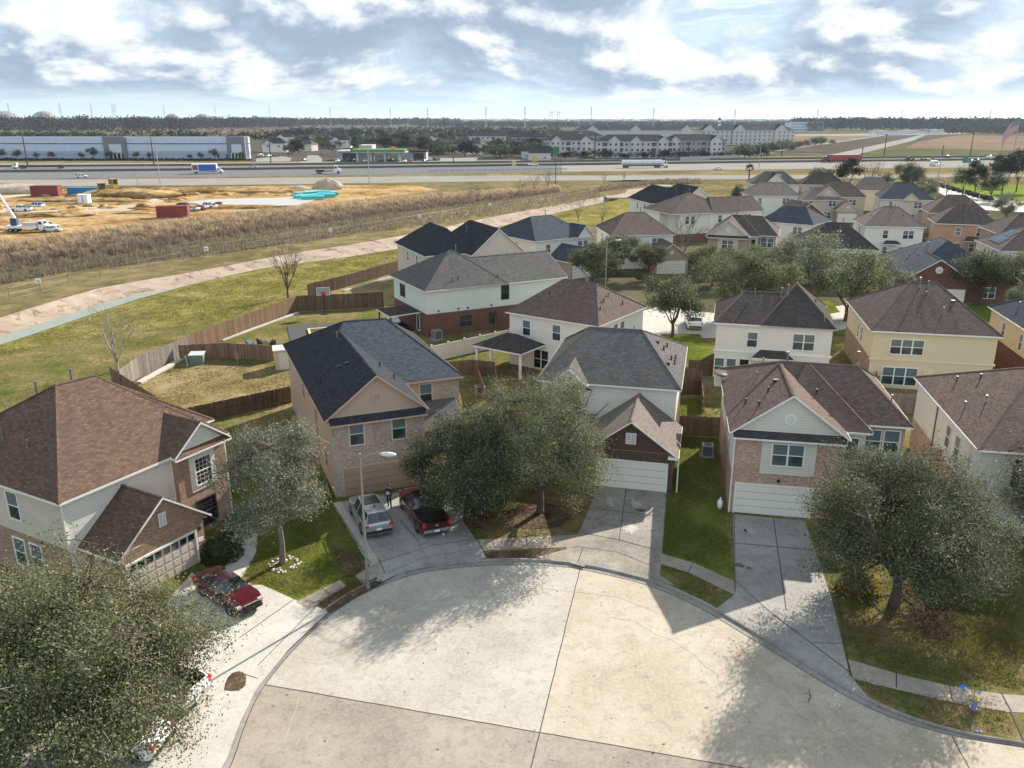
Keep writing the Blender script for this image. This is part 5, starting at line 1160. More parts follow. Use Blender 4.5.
# ---------------------------------------------------------------- brush belt, reeds, far woods: uncountable growth
rngS = np.random.default_rng(5)
def region(n, top, bot, u0, u1):
    u = rngS.uniform(u0, u1, n); t = rngS.random(n) ** 1.0
    return np.array([site(a, interp(top, a) * (1 - b) + interp(bot, a) * b)[:] for a, b in zip(u, t)])
def reeds(name, pts, h, w, mat, lean=.35, nb=3):
    V = []
    n = len(pts)
    for _ in range(nb):
        a = rngS.uniform(0, 6.28, n); o = rngS.normal(size=(n, 2)) * w * 2; hh = h * rngS.uniform(.5, 1.3, n) * (1 + .38 * np.sin(pts[:, 0] * .55 + pts[:, 1] * .31) * np.sin(pts[:, 1] * .47 - pts[:, 0] * .23) + .3 * np.sin(pts[:, 0] * 1.7 + 2 * np.sin(pts[:, 1] * .9)))
        b = pts.copy(); b[:, :2] += o; s = np.stack([np.cos(a), np.sin(a), 0 * a], 1) * (w * rngS.uniform(.5, 1.2, n))[:, None]
        t = b.copy(); t[:, 2] += hh; t[:, 0] -= lean * hh * rngS.uniform(.2, 1.4, n); t[:, 1] += rngS.normal(size=n) * .2 * hh
        V.append(np.stack([b - s, b + s, t + s * .45, t - s * .45], 1))
    return link(name, quads_mesh(name, np.concatenate(V), [mat]))
BT = [(-80, 257), (0, 250), (60, 243), (120, 233), (180, 226), (250, 217), (330, 209), (430, 199.5), (520, 191.5), (600, 185)]
BB = [(-80, 285), (0, 270), (60, 262), (120, 253), (180, 243), (250, 233), (330, 222), (430, 208), (520, 197), (600, 187)]
bm_ = MB(); prev = None
for u in range(-80, 561, 20):
    top, bot = interp(BT, u), interp(BB, u); f = 1 if u < 420 else max(.12, 1 - (u - 420) / 150)
    q = [site(u, bot), site(u, bot * .65 + top * .35) + Vector((0, 0, 1.0 * f)), site(u, bot * .3 + top * .7) + Vector((0, 0, 1.5 * f)), site(u, top - 1)]
    if prev:
        for j in range(3): bm_.add([prev[j], q[j], q[j + 1], prev[j + 1]], [(0, 1, 2, 3)], FIELD)
    prev = q
structure('brush_terrain', bm_)
def onberm(P, k):
    P = P.copy(); P[:, 2] += k; return P
def berm_pts(n, a, b, u0=-80, u1=560):
    u = u0 + (u1 - u0) * rngS.random(n) ** 1.0; t = rngS.uniform(a, b, n); out = []
    for x, y_ in zip(u, t):
        top, bot = interp(BT, x), interp(BB, x); f = 1 if x < 420 else max(.12, 1 - (x - 420) / 150); p = site(x, bot + (top - bot) * y_)
        z = (1.0 * y_ / .35 if y_ < .35 else 1.0 + .5 * (y_ - .35) / .35 if y_ < .7 else 1.5 * (1 - y_) / .3) * f; out.append((p.x, p.y, z - .15))
    return np.array(out)
tag(reeds('dry_reeds', berm_pts(38000, .1, 1.0), 1.15, .08, LF_REED, .8), 'tall tan dry reeds leaning in a belt beside the construction dirt', 'dry reeds', kind='stuff')
tag(reeds('brush', berm_pts(17000, -.1, .4), 1.25, .06, LF_REEDD, .1), 'dark grey brown brush at the foot of the reed belt', 'brush', kind='stuff')
WL = [(-60, 293), (0, 276), (69, 262), (184, 249), (300, 233), (470, 209), (560, 196), (600, 189)]; WLb = [(u, v + 10) for u, v in WL]
tag(reeds('scrub', region(6500, WL, WLb, -60, 600), .85, .06, LF_TAN, .1), 'grey brown scrub and weeds growing through the wire fence', 'scrub', kind='stuff')
tag(reeds('weeds', region(5000, [(u, v + 1) for u, v in BB], [(u, v - 2) for u, v in WL], -60, 590), .5, .08, LF_TAN, .1), 'low tan weeds between the reed belt and the wire fence', 'weeds', kind='stuff')
tag(reeds('weeds', region(2600, [(600, 188), (655, 181), (700, 180)], [(600, 192), (655, 184), (700, 184)], 600, 700), .8, .12, LF_TAN, .1), 'low dry weeds by the culverts', 'weeds', kind='stuff')
def woods(name, label, pts, h, r, per, q, mat, cat='woods', flat=1.0):
    V = []
    for p in pts:
        hh = h * rngS.uniform(.65, 1.15); rr = r * rngS.uniform(.7, 1.3); n = per
        d = rngS.normal(size=(n, 3)); d /= np.linalg.norm(d, axis=1)[:, None]; k = rngS.uniform(.5, 1, n)[:, None]
        C = p + d * k * np.array([rr, rr, hh * .42]); C[:, 2] += hh * .56
        V.append(leaf_quads(rngS, C, q, .15, .8))
    return tag(link(name, quads_mesh(name, np.concatenate(V), [mat])), label, cat, kind='stuff')

# ---------------------------------------------------------------- turf: blades on the near lawns, tufts on the bank
def inside(P, poly):
    x, y_ = P[:, 0], P[:, 1]; c = np.zeros(len(P), bool); n = len(poly)
    for i in range(n):
        a, b = poly[i], poly[(i + 1) % n]; cond = (a[1] > y_) != (b[1] > y_)
        c ^= cond & (x < (b[0] - a[0]) * (y_ - a[1]) / (b[1] - a[1] + 1e-12) + a[0])
    return c
def fill(poly_px, dens, z, cut=()):
    poly = [site(u, v) for u, v in poly_px]; xs = [p.x for p in poly]; ys = [p.y for p in poly]; n = int((max(xs) - min(xs)) * (max(ys) - min(ys)) * dens)
    P = np.stack([rngS.uniform(min(xs), max(xs), n), rngS.uniform(min(ys), max(ys), n)], 1); P = P[inside(P, poly)]
    for q in cut: P = P[~inside(P, [site(u, v) for u, v in q])]
    return np.concatenate([P, np.full((len(P), 1), z)], 1)
HARD = [[(205, 585), (222, 572), (236, 548), (240, 530), (232, 512), (243, 514), (258, 535), (256, 553), (246, 572), (232, 588)], [(332, 503), (425, 488), (465, 503), (480, 545), (440, 553), (380, 582), (366, 560)], [(168, 600), (192, 572), (206, 585), (262, 585), (316, 609), (240, 640)], [(296, 602), (340, 580), (350, 590), (309, 608.5)], [(733, 514), (805, 521), (832, 600), (850, 675), (717, 608), (735, 594)], [(660, 553), (694, 563), (734, 581), (735, 595), (660, 564)], [(355, 576), (378, 561), (388, 570), (364, 584)], [(848, 659), (895, 673), (950, 686), (1003, 694), (1060, 698), (1060, 714), (1008, 712), (950, 702), (895, 689), (853, 679)]]
GP = [fill(p, 260, ZP, HARD) for p, m in LAWNS if m is GR_LAWN]
tag(reeds('grass', np.concatenate(GP), .06, .018, LF_GRASS, .2, 2), 'short green grass blades on the front lawns', 'grass', kind='stuff')
DP = [fill(p, 170, ZP, HARD) for p in ([(840, 640), (835, 590), (1040, 560), (1075, 690), (1024, 692), (960, 684), (880, 668)], [(845, 675), (900, 692), (1008, 714), (1012, 738), (950, 727), (880, 703)], [(662, 568), (692, 574), (718, 592), (712, 602), (690, 592)])] + [fill([(662, 572), (668, 440), (716, 440), (724, 513), (735, 585)], 60, ZP, HARD), fill([(205, 560), (215, 480), (340, 480), (352, 520), (366, 583), (332, 605)], 35, ZP, HARD)]
tag(reeds('dormant_grass', np.concatenate(DP), .06, .018, LF_DORM, .2, 2), 'tan dormant grass blades mixed into the lawns', 'grass', kind='stuff')
BK = fill([(0, 540), (0, 520), (60, 430), (120, 380), (190, 352), (300, 306), (400, 274), (430, 262), (470, 250), (600, 206), (545, 216), (443, 243), (320, 262), (200, 284), (60, 327), (0, 347)], 10, 0)
tag(reeds('bank_tufts', BK, .13, .055, LF_BANK, .3, 2), 'yellow green tufts covering the grass bank beside the channel', 'grass', kind='stuff')
YK = fill([(125, 384), (190, 366), (285, 364), (300, 410), (205, 416), (165, 405)], 60, ZP); tag(reeds('yard_tufts', YK, .07, .03, LF_DORM, .3, 2), 'dry tan grass tufts in the fenced yard', 'grass', kind='stuff')
# dead leaves blown along the kerb and over the beds
LP = np.concatenate([fill([(470, 500), (578, 490), (574, 532), (512, 537), (466, 539), (455, 520)], 45, ZP + .03), fill([(318, 603), (352, 582), (384, 582), (330, 612)], 60, ZP + .04), fill([(905, 600), (945, 596), (965, 640), (925, 640)], 45, ZP + .03), fill([(380, 575), (560, 556), (660, 578), (800, 655), (950, 725), (950, 738), (800, 668), (650, 590), (560, 570), (440, 574), (330, 620)], 2.2, .02), fill([(270, 680), (560, 575), (760, 640), (900, 760), (500, 768), (240, 760)], .35, .02)])
tag(link('dead_leaves', quads_mesh('dead_leaves', leaf_quads(rngS, LP, .05, 1.6, .6), [leafmat('dead_leaf', [(0, (.06, .035, .02)), (.5, (.14, .085, .045)), (1, (.3, .22, .13))], 0)])), 'dead brown leaves on the beds and along the kerb', 'leaves', kind='stuff')
# ---------------------------------------------------------------- fences
def board_fence(P, h, mat, label, group='wooden yard fences', z=0., bw=.145, seed=1, face=1):
    """vertical boards on posts and rails along the points P"""
    P = [Vector((p[0], p[1], 0)) for p in P]; o = P[0]; rg = random.Random(seed); B, Ra = MB(), MB(); posts = []
    for p, q in zip(P, P[1:]):
        d = (q - p); L = d.length; d.normalize(); n = Vector((-d.y, d.x, 0)) * face; k = int(L / bw)
        for i in range(k):
            a = p + d * (i * L / k) - o; b = p + d * ((i + 1) * L / k - .008) - o; hh = h + rg.uniform(-.025, .025); off = n * rg.uniform(.0, .006)
            v = [a + off, b + off, b + n * .02 + off, a + n * .02 + off]; B.add([(x.x, x.y, 0.03) for x in v] + [(x.x, x.y, hh) for x in v], [(0, 1, 5, 4), (1, 2, 6, 5), (2, 3, 7, 6), (3, 0, 4, 7), (4, 5, 6, 7)], mat)
        for zz in (.3, h * .55, h - .25):
            a, b = p - o - n * .05, q - o - n * .05; Ra.add([(x.x, x.y, zz + t) for t in (0, .09) for x in (a, b, b + n * .045, a + n * .045)], [(0, 1, 5, 4), (2, 3, 7, 6), (4, 5, 6, 7), (3, 2, 1, 0)], mat)
        for i in range(int(L / 2.4) + 1): posts.append(p + d * min(i * 2.4, L) - o - n * .1)
    e = empty('wooden_fence', (o.x, o.y, z), 0, label, 'fence', group); B.build('board_panel', e, uv=False); Ra.build('rail', e, uv=False)
    pm = MB(); pm.box((-.05, -.05, -.2), (.05, .05, h + .02), mat); me = pm.mesh('post', False)
    for p in posts: link('post', me, e, (p.x, p.y, 0))
    return e
S = lambda *a: [site(u, v) for u, v in a]
board_fence(S((122, 392), (139, 378.5), (190, 355.5)), 2.3, WD_GREY, 'weathered grey board fence on a concrete footing by the grass bank', seed=2, face=-1)
board_fence(S((222, 342), (297.7, 312)), 2.3, WD_BROWN, 'brown streaked board fence beside the bank with the leafless tree behind it', seed=3, face=-1)
board_fence(S((190, 355.5), (222, 342)), 2.3, WD_BROWN, 'short brown fence length joining the grey and brown bank fences', seed=4, face=-1)
board_fence(S((297.7, 312), (384, 307.5)), 2.3, WD_DARK, 'dark shaded board fence behind the basketball hoop', seed=5, face=-1)
board_fence(S((309, 297), (344, 288), (398, 272), (428, 262)), 2.0, WD_DARK, 'long dark board fence along the bank above the sandy yard', seed=6, face=-1)
board_fence(S((180.5, 361.5), (225, 359), (274, 362)), 1.9, WD_BROWN, 'reddish brown yard fence behind the green electric box', seed=7, z=.0, face=-1)
board_fence(S((112, 384), (126, 394), (172, 425)), 1.9, WD_BROWN, 'brown fence running down beside the red-brown roofed house', seed=8, z=0, face=-1)
board_fence(S((186, 428), (225, 419), (292, 404)), 1.7, WD_DARK, 'dark shaded fence along the near side of the dry yard', seed=9, z=.1)
board_fence(S((449, 378), (472, 376), (495, 378)), 1.7, WD_BROWN, 'brown fence by the covered corner patio', seed=10, z=.1)
board_fence(S((476, 378), (484, 402)), 1.7, WD_BROWN, 'brown side fence right of the black roofed house', seed=11, z=.1)
board_fence(S((679, 437), (719, 439)), 1.85, WD_BROWN, 'brown fence closing the gap between the dark brick garage and the pinkish brick house', seed=12, z=ZP)
board_fence(S((681, 396), (702, 396)), 1.8, WD_DARK, 'dark fence in the side yard behind the gap fence', seed=13, z=.05)
board_fence(S((702, 414), (700, 388), (686, 384)), 1.8, WD_BROWN, 'brown inner fence with a white edge in the side yard', seed=14, z=.05)
board_fence(S((688, 377), (712, 377)), 1.8, WD_DARK, 'dark fence left of the white house with the stained roof', seed=15, z=.03)
board_fence(S((886, 413), (925, 416)), 1.9, WD_GREY, 'pale board fence between the pinkish brick house and the right edge house', seed=16, z=.08)
board_fence(S((880, 409), (870, 375)), 1.8, WD_BROWN, 'brown fence below the cream house wall', seed=17, z=.03)
board_fence(S((1000, 362), (1020, 362)), 1.9, WD_BROWN, 'brown fence right of the cream house', seed=18, z=.03)
board_fence(S((700, 272), (722, 274)), 1.9, WD_DARK, 'dark fence between the brick garage and the beige gabled house', seed=19)
board_fence(S((495, 330), (507, 322)), 1.9, WD_BROWN, 'short brown gate fence at the end of the maroon brick wall', seed=20)
def vinyl(P, label):
    o = P[0]; e = empty('vinyl_fence', (o.x, o.y, .05), 0, label, 'fence'); p, q = P; d = q - p; L = d.length; d.normalize(); n = Vector((-d.y, d.x, 0)); k = round(L / 2.2); pm = MB(); pm.box((-.075, -.075, -.2), (.075, .075, 2.0), VINYL); pm.box((-.095, -.095, 2.0), (.095, .095, 2.06), VINYL); me = pm.mesh('post', False)
    ang = math.atan2(d.y, d.x)
    for i in range(k + 1): link('post', me, e, d * (L * i / k), ang)
    pn = MB(); w = L / k - .15
    for j in range(12): pn.box((w * j / 12 + .004, -.02, .1), (w * (j + 1) / 12 - .004, .02, 1.75), VINYL)
    pn.box((0, -.035, 1.75), (w, .035, 1.88), VINYL); pn.box((0, -.035, .05), (w, .035, .16), VINYL); pme = pn.mesh('panel', False)
    for i in range(k): link('panel', pme, e, d * (L * i / k + .075), ang)
vinyl(S((432, 363), (510, 345)), 'cream vinyl panel fence beside the black roofed house')
# wire fence along the channel
def wire_fence(P, label):
    o = P[0]; e = empty('wire_fence', (o.x, o.y, 0), 0, label, 'fence'); pm = MB(); pm.tube((0, 0, -.1), (0, 0, 1.9), .045, .045, PIPE, 6); me = pm.mesh('post', False); W = MB()
    for p, q in zip(P, P[1:]):
        d = q - p; L = d.length; k = max(1, round(L / 5))
        for i in range(k): link('post', me, e, p + d * (i / k) - o)
        for zz in (.1, .9, 1.85): W.tube(p - o + Vector((0, 0, zz)), q - o + Vector((0, 0, zz)), .022, .022, PIPE, 4)
        for i in range(int(L / .55)):
            a = p + d * (i * .55 / L) - o; W.tube(a + Vector((0, 0, .1)), a + Vector((0, 0, 1.85)), .009, .009, PIPE, 3, cap=False)
    W.build('wire_mesh', e, uv=False)
wire_fence(S((-40, 311), (10, 300), (69, 285), (130, 273), (184, 262), (240, 253)), 'chain link fence with a white notice, left stretch beside the channel')
wire_fence(S((246, 252), (300, 242), (380, 229), (470, 213)), 'chain link fence with two small notices, middle stretch beside the channel')
wire_fence(S((476, 212), (560, 199), (600, 191), (622, 186)), 'grey chain link fence stretch that ends at the culvert')
SIGNW = plain('sign_white', (.75, .75, .73), .6, var=0)
for u, v, zz, lb in ((40, 291, 1.2, 'white notice on the wire fence furthest left'), (207, 257, 1.2, 'white notice on the wire fence above the small scrub'), (331, 237, 1.2, 'white notice on the wire fence, third along'), (420, 222, 1.2, 'white notice on the wire fence below the freeway pole'), (490, 210, 1.2, 'white notice on the wire fence furthest right')):
    p = site(u, v); m_ = MB(); m_.box((-.42, -.09, 0), (.42, -.06, .85), SIGNW); m_.box((-.3, -.094, .2), (.3, -.09, .28), DARK); m_.box((-.3, -.094, .45), (.3, -.09, .53), DARK); tag(m_.build('fence_notice', None, (p.x, p.y, zz), uv=False), lb, 'sign', 'notices on the wire fence')

# ---------------------------------------------------------------- culverts
def culvert(u0, u1, v, h, label, n=3):
    a, b = site(u0, v), site(u1, v); w = (b - a).length; e = empty('culvert', (a.x, a.y, -1.5), math.atan2(b.y - a.y, b.x - a.x), label, 'culvert'); m_ = MB(); H_ = h + 1.5
    m_.box((-.5, 0, 1.5 + h - .5), (w + .5, 9, 1.5 + h), CHAN)
    for i in range(n + 1): x = w * i / n; m_.box((x - .2, .02, -.2), (x + .2, 9, 1.5 + h - .5), CHAN)
    m_.box((0, 8.6, 0), (w, 9, 1.5 + h - .5), DARK); m_.build('headwall', e); r = MB(); r.box((0, .05, 1.5 + h), (w, .12, 1.5 + h + .06), PIPE)
    r.build('rail', e)
culvert(609, 630, 199, .4, 'small culvert under a service crossing in the channel', 3)
culvert(652, 673, 191, 1.6, 'wide culvert mouth where the channel passes below the frontage road', 3)
g = MB(); patch(g, [(618, 200), (662, 190), (655, 187), (628, 189.5)], CHAN, .06); structure('culvert_apron', g)

# ---------------------------------------------------------------- street lamp, hydrant and yard things
GALV = plain('galvanised_steel', (.27, .28, .28), .45, .6, var=.08); LAMPG = plain('lamp_lens', (.5, .51, .51), .3, var=0)
def street_lamp(p, H, rz, label, z=0., group=None):
    e = empty('street_lamp', (p[0], p[1], z), rz, label, 'street lamp', group); m_ = MB(); m_.tube((0, 0, -.1), (0, 0, .3), .15, .13, GALV, 12); m_.tube((0, 0, .3), (0, 0, H), .085, .055, GALV, 12); m_.build('pole', e, uv=False)
    m_ = MB(); m_.path([(0, 0, H - .35), (.3, 0, H - .05), (.75, 0, H + .18), (1.25, 0, H + .2)], .035, GALV, 8); m_.tube((0, 0, H - .1), (0, 0, H + .12), .08, .08, GALV); m_.build('arm', e, uv=False)
    m_ = MB(); m_.ball((1.6, 0, H + .17), .42, LAMPG, 12, 8, sx=1.15, sy=.45, sz=.3); m_.tube((1.55, 0, H + .22), (1.55, 0, H + .34), .05, .05, GALV); m_.build('lamp_head', e, uv=False); return e
street_lamp(site(368, 588, ZP), 8.3, R(-8), 'tall galvanised street lamp at the kerb by the silver car', ZP)
street_lamp(site(605, 302), 9.0, R(0), 'street lamp rising out of the dark oaks behind the grey roof', group='street lamps'); street_lamp(site(812, 306), 8.0, R(170), 'street lamp head among the grey oaks', group='street lamps')
street_lamp(site(976, 197), 12.5, R(180), 'tall dark street lamp among the park trees', group='street lamps')
HYB = plain('hydrant_blue', (.12, .22, .36), .5, var=.1); HYY = plain('hydrant_yellow', (.4, .28, .08), .5, var=.1); HYR = plain('hydrant_base_red', (.25, .07, .04), .6, var=.1)
p = site(973, 710, ZP); e = empty('fire_hydrant', (p.x, p.y, ZP), .3, 'fire hydrant with a blue body and yellow cap beside the sidewalk', 'hydrant')
m_ = MB(); m_.tube((0, 0, 0), (0, 0, .1), .2, .19, HYR, 12); m_.tube((0, 0, .1), (0, 0, .58), .125, .12, HYB, 12); m_.tube((0, 0, .1), (0, 0, .15), .17, .17, HYB, 12); m_.build('body', e, uv=False)
m_ = MB(); m_.tube((0, 0, .58), (0, 0, .63), .16, .16, HYY, 12); m_.ball((0, 0, .63), .13, HYY, 10, 4, low=0); m_.tube((0, 0, .74), (0, 0, .82), .04, .04, HYY, 6); m_.build('cap', e, uv=False)
for a in (0, math.pi / 2 * 1.0, math.pi): m_ = MB(); m_.tube((0, 0, .42), (.2 * math.cos(a), .2 * math.sin(a), .42), .055, .055, HYB, 8); m_.tube((.2 * math.cos(a), .2 * math.sin(a), .42), (.24 * math.cos(a), .24 * math.sin(a), .42), .075, .075, HYY, 8); m_.build('nozzle', e, uv=False)
BLUEP = plain('blue_marking_paint', (.03, .2, .6), .7, var=.2, vs=6)
for (u, v, z, lb) in ((960.5, 689.5, Z3, 'spray of blue marking paint on the sidewalk'), (978, 734, ZP + .027, 'spray of blue marking paint on the kerb')):
    m_ = MB(); rg = random.Random(u); c = site(u, v)
    for k in range(5): q = (rg.uniform(-.2, .2), rg.uniform(-.12, .12)) if v < 700 else (rg.uniform(-.1, .1), rg.uniform(-.03, .03)); s_ = .12 if v < 700 else .06; m_.poly([(q[0] + math.cos(t) * s_ * rg.uniform(.6, 1.2), q[1] + math.sin(t) * s_ * rg.uniform(.6, 1.2), .004 + k * .0012) for t in [i * .785 for i in range(8)]], BLUEP)
    tag(m_.build('paint_marking', None, (c.x, c.y, z)), lb, 'paint marking')
def ac_unit(p, label, z=ZP, rz=0, s=1):
    e = empty('air_conditioner', (p[0], p[1], z), rz, label, 'air conditioner', 'outdoor air conditioners', s); m_ = MB(); G_ = plain_cache('ac_grey', (.3, .3, .29)); m_.box((-.42, -.42, .06), (.42, .42, .12), G_)
    m_.box((-.36, -.36, .12), (.36, .36, .9), DARK)
    for x in (-.4, .4):
        for y_ in (-.4, .4): m_.box((x - .04, y_ - .04, .1), (x + .04, y_ + .04, .95), G_)
    for k in range(14): zz = .16 + k * .052; m_.box((-.4, -.385, zz), (.4, -.375, zz + .012), G_); m_.box((-.4, .375, zz), (.4, .385, zz + .012), G_); m_.box((-.385, -.4, zz), (-.375, .4, zz + .012), G_); m_.box((.375, -.4, zz), (.385, .4, zz + .012), G_)
    m_.build('cabinet', e, uv=False); m_ = MB(); m_.box((-.44, -.44, .95), (.44, .44, 1.0), G_); m_.tube((0, 0, 1.0), (0, 0, 1.03), .34, .34, DARK, 20)
    for k in range(1, 6): 
        r = .34 * k / 5
        m_.path([(r * math.cos(t), r * math.sin(t), 1.035) for t in [i * .524 for i in range(13)]], .008, G_, 4)
    m_.build('fan_grille', e, uv=False); m_ = MB(); m_.box((-.6, -.6, -.05), (.6, .6, .06), CON_D); m_.build('pad', e); return e
ac_unit(site(707, 456, ZP), 'boxy air conditioner against the left wall of the pinkish brick house', rz=R(-11)); ac_unit(site(437, 340), 'air conditioner by the maroon brick wall', .05, R(28), 1.2); ac_unit(site(480, 396), 'air conditioner beside the black roofed house', .05, R(17))
p = site(198, 364); e = empty('electric_box', (p.x, p.y, .1), .1, 'pale green utility transformer box on the dry yard', 'utility box'); GB = plain('utility_green', (.12, .19, .14), .5, var=.1); m_ = MB(); m_.box((-.75, -.6, 0), (.75, .6, 1.05), GB); m_.build('cabinet', e); m_ = MB(); m_.add([(-.8, -.66, 1.02), (.8, -.66, 1.02), (.8, .66, 1.15), (-.8, .66, 1.15), (-.8, -.66, 1.1), (.8, -.66, 1.1), (.8, .66, 1.22), (-.8, .66, 1.22)], [(0, 1, 5, 4), (1, 2, 6, 5), (2, 3, 7, 6), (3, 0, 4, 7), (4, 5, 6, 7)], plain('utility_lid', (.42, .45, .41), .5)); m_.build('lid', e); m_ = MB(); m_.box((-1, -.9, -.1), (1, .9, .02), CON_N); m_.build('pad', e)
p = site(188, 369); m_ = MB(); m_.tube((0, 0, -.1), (0, 0, 1.3), .09, .08, GALV, 8); m_.tube((0, 0, 1.3), (0, 0, 1.36), .11, .1, GALV, 8); tag(m_.build('utility_post', None, (p.x, p.y, .1), uv=False), 'short pale utility post leaning by the electric box', 'post').rotation_euler = (0, -.1, 0)
p = site(287, 368); e = empty('garden_shed', (p.x, p.y, .05), R(17), 'small beige shed tucked behind the peach wall', 'shed'); m_ = MB(); m_.box((-1.2, -1, 0), (.7, 1, 2.2), SD['tan']); m_.build('wall', e); m_ = MB(); m_.box((-1.35, -1.15, 2.2), (.8, 1.15, 2.32), TRIMB); m_.build('roof', e); m_ = MB(); m_.box((-.8, -1.04, .1), (.2, -1.0, 2.0), TRIMB); m_.build('door', e)
# basketball hoop
p = site(325, 315); e = empty('basketball_hoop', (p.x, p.y, 0), R(10), 'basketball hoop with a red ring by the dark fence', 'basketball hoop'); m_ = MB(); m_.tube((0, 0, 0), (0, 0, 3.1), .08, .08, PIPED, 8); m_.box((-.45, -.3, 0), (.45, .7, .2), PIPED); m_.tube((0, 0, 2.8), (0, -.5, 3.3), .05, .05, PIPED); m_.build('pole', e, uv=False)
m_ = MB(); m_.box((-.9, -.56, 2.9), (.9, -.5, 4.0), plain('backboard_grey', (.25, .27, .28), .3)); [m_.box(a, b, TRIM) for a, b in (((-.9, -.565, 2.9), (-.84, -.5, 4.0)), ((.84, -.565, 2.9), (.9, -.5, 4)), ((-.9, -.565, 3.94), (.9, -.5, 4.0)), ((-.9, -.565, 2.9), (.9, -.5, 2.96)))]; m_.build('backboard', e, uv=False)
m_ = MB(); RED = plain('ring_red', (.5, .03, .03), .5); m_.path([(.23 * math.cos(t), -.82 + .23 * math.sin(t), 3.05) for t in [i * .449 for i in range(15)]], .03, RED, 5); m_.box((-.28, -.62, 2.9), (.28, -.56, 3.4), RED); m_.build('ring', e, uv=False)
# black court mat with timber edging
p = site(338, 334); e = empty('sports_mat', (p.x, p.y, .07), R(17), 'black court mat with yellow timber edging behind the black roof', 'court mat'); BLK = plain('black_rubber', (.035, .037, .042), .8, var=.15); m_ = MB(); m_.box((-6, -6.5, 0), (6.0, 5.5, .12), BLK); m_.build('mat', e)
YT = plain('yellow_timber', (.5, .38, .18), .8)
for (a, b) in (((-3.6, -5.5, .12), (-3.3, 2.6, .3)), ((-3.3, 2.3, .12), (1.2, 2.6, .3)), ((1.2, -3.5, .12), (1.5, 2.6, .3))): m_ = MB(); m_.box(a, b, YT); m_.build('timber_edge', e)
# adirondack chairs
def garden_chair(p, rz, m, label):
    e = empty('garden_chair', (p[0], p[1], .06), rz, label, 'chair', 'slatted garden chairs'); m_ = MB(); m_.add([(-.3, -.35, .4), (.3, -.35, .4), (.3, .3, .26), (-.3, .3, .26), (-.3, -.35, .36), (.3, -.35, .36), (.3, .3, .22), (-.3, .3, .22)], [(0, 1, 2, 3), (7, 6, 5, 4), (0, 4, 5, 1), (1, 5, 6, 2), (2, 6, 7, 3), (3, 7, 4, 0)], m); m_.build('seat', e)
    m_ = MB()
    for k in range(5): x = (k - 2) * .125; t = 1.05 - abs(k - 2) * .06; m_.add([(x - .055, .22, .25), (x + .055, .22, .25), (x * 1.2 + .055, .62, t), (x * 1.2 - .055, .62, t), (x - .055, .25, .24), (x + .055, .25, .24), (x * 1.2 + .055, .65, t), (x * 1.2 - .055, .65, t)], [(3, 2, 1, 0), (4, 5, 6, 7), (0, 1, 5, 4), (1, 2, 6, 5), (2, 3, 7, 6), (3, 0, 4, 7)], m)
    m_.build('backrest', e)
    for x in (-.36, .36):
        m_ = MB(); m_.box((x - .08, -.42, .56), (x + .08, .4, .59), m); m_.build('armrest', e); m_ = MB(); m_.box((x - .03, -.38, 0), (x + .03, -.28, .56), m); m_.build('leg', e); m_ = MB(); m_.box((x - .03, .3, 0), (x + .03, .4, .56), m); m_.build('leg', e)
CHD = plain('chair_slate', (.03, .05, .07), .6); CHB = plain('chair_blue', (.1, .25, .38), .6)
garden_chair(site(262, 346), 2.6, CHD, 'dark slate garden chair facing the black roof'); garden_chair(site(272, 347), 3.8, CHD, 'dark slate garden chair seen from the side, nearest the shed'); garden_chair(site(250, 346), 2.2, CHB, 'low pale blue garden chair beside the slate chairs')
# bins and small yard clutter
BIN = plain('bin_dark', (.03, .033, .035), .6); BINB = plain('bin_blue', (.04, .08, .16), .6)
def bin_(p, m, label, rz=0, z=ZP):
    e = empty('wheeled_bin', (p[0], p[1], z), rz, label, 'bin', 'wheeled bins'); m_ = MB(); m_.add([(-.24, -.28, .08), (.24, -.28, .08), (.24, .28, .08), (-.24, .28, .08), (-.3, -.36, .98), (.3, -.36, .98), (.3, .34, .98), (-.3, .34, .98)], [(3, 2, 1, 0), (4, 5, 6, 7), (0, 1, 5, 4), (1, 2, 6, 5), (2, 3, 7, 6), (3, 0, 4, 7)], m); m_.build('body', e)
    m_ = MB(); m_.add([(-.32, -.4, .98), (.32, -.4, .98), (.32, .38, 1.04), (-.32, .38, 1.04), (-.32, -.4, 1.03), (.32, -.4, 1.03), (.32, .38, 1.1), (-.32, .38, 1.1)], [(4, 5, 6, 7), (0, 1, 5, 4), (1, 2, 6, 5), (2, 3, 7, 6), (3, 0, 4, 7)], m); m_.build('lid', e)
    for x in (-.27, .27): m_ = MB(); m_.tube((x - .03, .32, .12), (x + .03, .32, .12), .12, .12, PIPED, 10); m_.build('wheel', e, uv=False)
bin_(site(686, 390, .05), BIN, 'dark wheeled bin by the inner side fence', z=.05); bin_(site(726, 276, 0), BINB, 'dark blue wheeled bin by the beige gabled house', z=0)
p = site(718, 509, ZP); m_ = MB(); m_.ball((0, 0, .38), .2, SIGNW, 9, 6, sz=1.9, jit=.12, seed=2); m_.tube((0, 0, .7), (.03, 0, .9), .09, .04, SIGNW, 7); tag(m_.build('white_sack', None, (p.x + .1, p.y, ZP), uv=False), 'white tied sack at the corner of the pinkish brick house', 'sack')
def ring(p, r, mat, label, n=20, s=.16, seed=1, name='stone_ring', jit=.3, cat='stone ring'):
    rg = random.Random(seed); e = empty(name, (p[0], p[1], ZP), 0, label, cat)
    for k in range(n): a = 6.283 * k / n; m_ = MB(); m_.ball((0, 0, s * .35), s * rg.uniform(.8, 1.3), mat, 6, 4, sz=.75, jit=.22, seed=seed * 50 + k); m_.build('stone', e, (r * rg.uniform(1 - jit, 1) * math.cos(a), r * rg.uniform(1 - jit, 1) * math.sin(a), 0), uv=False)
